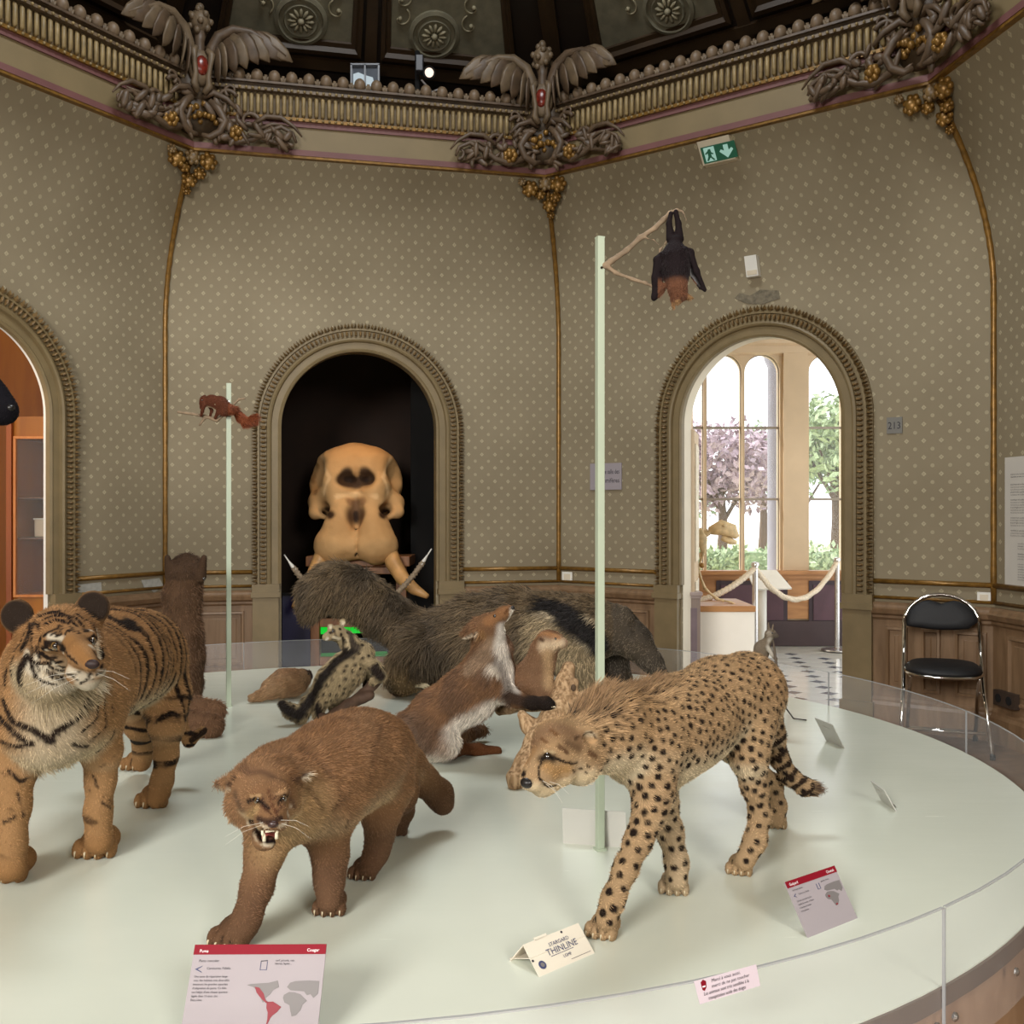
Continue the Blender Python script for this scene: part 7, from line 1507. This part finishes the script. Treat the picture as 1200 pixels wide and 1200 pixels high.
# ================================================================ winged ornaments at the cornice corners
OS = .0064
def ornament(ci, label):
    p = poly[ci] + mit[ci] * (INS + .02); n = mit[ci] / np.linalg.norm(mit[ci]); f3 = np.array([n[0], n[1], 0]); r3 = np.array([-f3[1], f3[0], 0]) ; r3 = -r3 if (r3 @ np.array([1, 0, 0]) < 0 and ci != 3) else r3
    if ci == 3: r3 = np.array([-f3[1], f3[0], 0]); r3 = r3 if r3[0] * 1 + r3[1] * -1 > 0 else -r3
    dirs = {}
    for s, wl in ((-1, Wall(ci - 1)), (1, Wall(ci))): dirs[s] = (-wl.d3 if s < 0 else wl.d3, wl.n3)
    O3 = np.array([p[0], p[1], CZ]); th = thing('winged_ornament', label, 'ornament', O3, 'winged corner ornaments')
    def pt(x, z, out=.08):
        """x, z in photograph pixels from the corner foot of the cornice; out in metres"""
        s = 1 if x >= 0 else -1; d_, n_ = dirs[s]; k = min(1, abs(x) / 30); base = f3 * (1 - k) + n_ * k
        return O3 + d_ * abs(x) * OS + base * out + ZUP * z * OS
    tubes = lambda mb, ps, rs, o=.09, n=7: mb.tube([pt(x, z, o) for x, z in ps], [r * OS * .74 for r in rs], n)
    # crest, neck and medallion
    mb = MB(); mb.tube([pt(0, 78, .10), pt(0, 92, .12), pt(0, 108, .12), pt(0, 118, .12)], [.062, .036, .034, .05], 10); mb.build('neck', M_orn, th, True)
    mb = MB(); rng = random.Random(2); mb.ball(pt(0, 128, .13), (.07, .07, .085), 10, 8)
    for k in range(16):
        a = k * 2.4; z = -1 + 2 * (k + .5) / 16; r = math.sqrt(1 - z * z); mb.ball(pt(0, 128, .13) + r3 * .068 * r * math.cos(a) + f3 * .068 * r * math.sin(a) + ZUP * .085 * z, (.024, .024, .026), 6, 4)
    mb.ball(pt(0, 143, .13), (.03, .03, .035), 7, 5); mb.build('crest', M_ornl, th, True)
    def oval(z, rx, rz, out, m, nm, dpt=.03): mb = MB(); c = pt(0, z, out); Mx = Matrix((r3, f3, ZUP)).transposed(); mb.ball(c, (rx * OS, dpt, rz * OS), 14, 10, Mx); return mb.build(nm, m, th, True)
    oval(80, 13, 20, .13, M_ornl, 'cartouche', .05); oval(80, 7, 10.5, .17, M_ruby, 'medallion', .025)
    mb = MB()
    for s in (-1, 1):
        mb.tube([pt(s * 10, 98, .14), pt(s * 16, 92, .15), pt(s * 14, 82, .15), pt(s * 11, 70, .15), pt(s * 13, 60, .14), pt(s * 5, 52, .14)], [.02, .026, .018, .018, .026, .02], 7)
    mb.build('cartouche_scroll', M_ornl, th, True)
    # wings: overlapping feathers under an arched arm
    for s in (-1, 1):
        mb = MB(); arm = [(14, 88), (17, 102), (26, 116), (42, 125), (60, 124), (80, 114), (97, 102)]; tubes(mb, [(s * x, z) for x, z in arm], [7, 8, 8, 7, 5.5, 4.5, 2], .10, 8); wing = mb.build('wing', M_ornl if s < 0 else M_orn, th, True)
        tips = [(104, 97), (92, 97), (80, 94), (68, 90), (56, 84), (44, 78), (34, 70), (26, 64)]
        for k, (tx, tz) in enumerate(tips):
            u = 1 - k / 8; bx = 16 + 50 * u * .9; bz = 96 + 26 * min(1, u * 1.6); mx, mz = (bx * .5 + tx * .5), (bz * .5 + tz * .5) + 3
            mb = MB(); P4 = [pt(s * bx, bz, .085 + .004 * k), pt(s * (bx * .7 + tx * .3), bz * .7 + tz * .3 + 3, .10 + .004 * k), pt(s * mx, mz, .105 + .004 * k), pt(s * (bx * .2 + tx * .8), bz * .2 + tz * .8 + 1, .10 + .004 * k), pt(s * tx, tz, .09 + .004 * k)]
            mb.tube(P4, [.04, .062, .064, .045, .004], 8, flat=.2, up=(0, 0, 1)); mb.build('feather', M_orn if k % 2 else M_ornl, wing, True)
    # acanthus scrolls
    for s in (-1, 1):
        mb = MB()
        def spiral(cx, cz, r0, t0, t1, w0, w1, sg=1): ts = np.linspace(t0, t1, 18); tubes(mb, [(s * (cx + r0 * math.exp(-.22 * (t - t0)) * math.cos(t * sg)), cz + r0 * math.exp(-.22 * (t - t0)) * math.sin(t * sg)) for t in ts], list(np.linspace(w0, w1, 18)), .075)
        tubes(mb, [(s * x, z) for x, z in ((14, 46), (26, 38), (34, 26), (28, 14), (14, 8), (4, 10))], [5, 6, 6, 5.5, 4.5, 3], .11); tubes(mb, [(s * x, z) for x, z in ((6, 50), (20, 56), (36, 50), (46, 40))], [4, 5, 4, 2.5], .10)
        spiral(34, 52, 12, .3, 6, 3.5, 1.5); spiral(40, 62, 8, 2, 8, 3, 1.2, -1); spiral(58, 30, 13, -.5, 5.5, 4, 1.5); tubes(mb, [(s * x, z) for x, z in ((30, 12), (46, 6), (62, 10), (78, 20), (92, 26), (104, 20), (108, 10))], [5, 5, 4.5, 4, 3.5, 3, 2]); spiral(104, 15, 8, 1.4, 7, 3, 1.4, -1)
        tubes(mb, [(s * x, z) for x, z in ((62, 26), (76, 36), (92, 36), (106, 27), (114, 17))], [3, 4, 3.5, 2.5, 1.2]); tubes(mb, [(s * x, z) for x, z in ((66, 20), (82, 28), (98, 28))], [2.5, 3, 1]); tubes(mb, [(s * x, z) for x, z in ((70, 12), (88, 8), (100, 6))], [2.5, 3, 1]); spiral(86, 12, 6, 0, 5, 2.5, 1)
        rg = random.Random(ci * 7 + s)
        for k in range(34):
            x, z = rg.uniform(14, 104), rg.uniform(4, 58)
            if z > 62 - x * .42: z = rg.uniform(6, 18 + (104 - x) * .2)
            c = pt(s * x, z, .075 + rg.uniform(0, .04)); a = rg.uniform(0, 3.1); e = r3 * math.cos(a) + ZUP * math.sin(a); f_ = -r3 * math.sin(a) + ZUP * math.cos(a); mb.ball(c, (rg.uniform(.04, .075), rg.uniform(.014, .028), .018), 7, 5, Matrix((e, f_, f3)).transposed())
        mb.build('acanthus_scroll', M_orn, th, True)
        mb = MB(); c = pt(s * 46, 14, .11); Mx = Matrix((r3, f3, ZUP)).transposed()
        for k in range(7): a = k * 2 * math.pi / 7; mb.ball(c + r3 * .035 * math.cos(a) + ZUP * .035 * math.sin(a), (.024, .02, .024), 6, 4)
        mb.ball(c + f3 * .02, .026, 7, 5); mb.build('gilt_flower', M_gold, th, True)
    mb = MB(); c = pt(0, 34, .12); rng = random.Random(7)
    for k in range(16): mb.ball(c + r3 * rng.uniform(-.11, .11) + ZUP * rng.uniform(-.07, .06) + f3 * rng.uniform(-.02, .04), rng.uniform(.018, .03), 6, 4)
    mb.build('gilt_fruit_cluster', M_gold, th, True)
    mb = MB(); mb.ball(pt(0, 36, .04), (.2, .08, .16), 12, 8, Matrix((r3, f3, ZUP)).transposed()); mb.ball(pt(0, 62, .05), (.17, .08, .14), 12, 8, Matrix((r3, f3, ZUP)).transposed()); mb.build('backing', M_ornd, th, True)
    # tassel of gilt rosettes below the cornice
    for x, z, r in ((-21, -14, 10), (18, -11, 10), (0, -8, 9), (-9, -18, 7), (12, -22, 7), (2, -28, 9), (-30, -8, 5), (2, -38, 5)):
        mb = MB(); d_, n_ = dirs[1 if x >= 0 else -1]; c = pt(x, z, .02) - np.array([mit[ci][0], mit[ci][1], 0]) * .0 - f3 * (INS - inset(CZ + z * OS)); mb.ball(c, (r * OS * .8, r * OS * .6, r * OS * .8), 8, 6)
        for k in range(7): a = k * 2 * math.pi / 7; mb.ball(c + r3 * r * OS * .7 * math.cos(a) + ZUP * r * OS * .7 * math.sin(a) + f3 * .015, r * OS * .34, 6, 4)
        mb.build('gilt_rosette', M_gold if z < -9 else M_carve, th, True)
ornament(1, 'winged plaster ornament with red medallion at the left cornice corner'); ornament(2, 'winged plaster ornament with red medallion at the middle cornice corner'); ornament(3, 'winged plaster ornament with red medallion at the far right cornice corner')
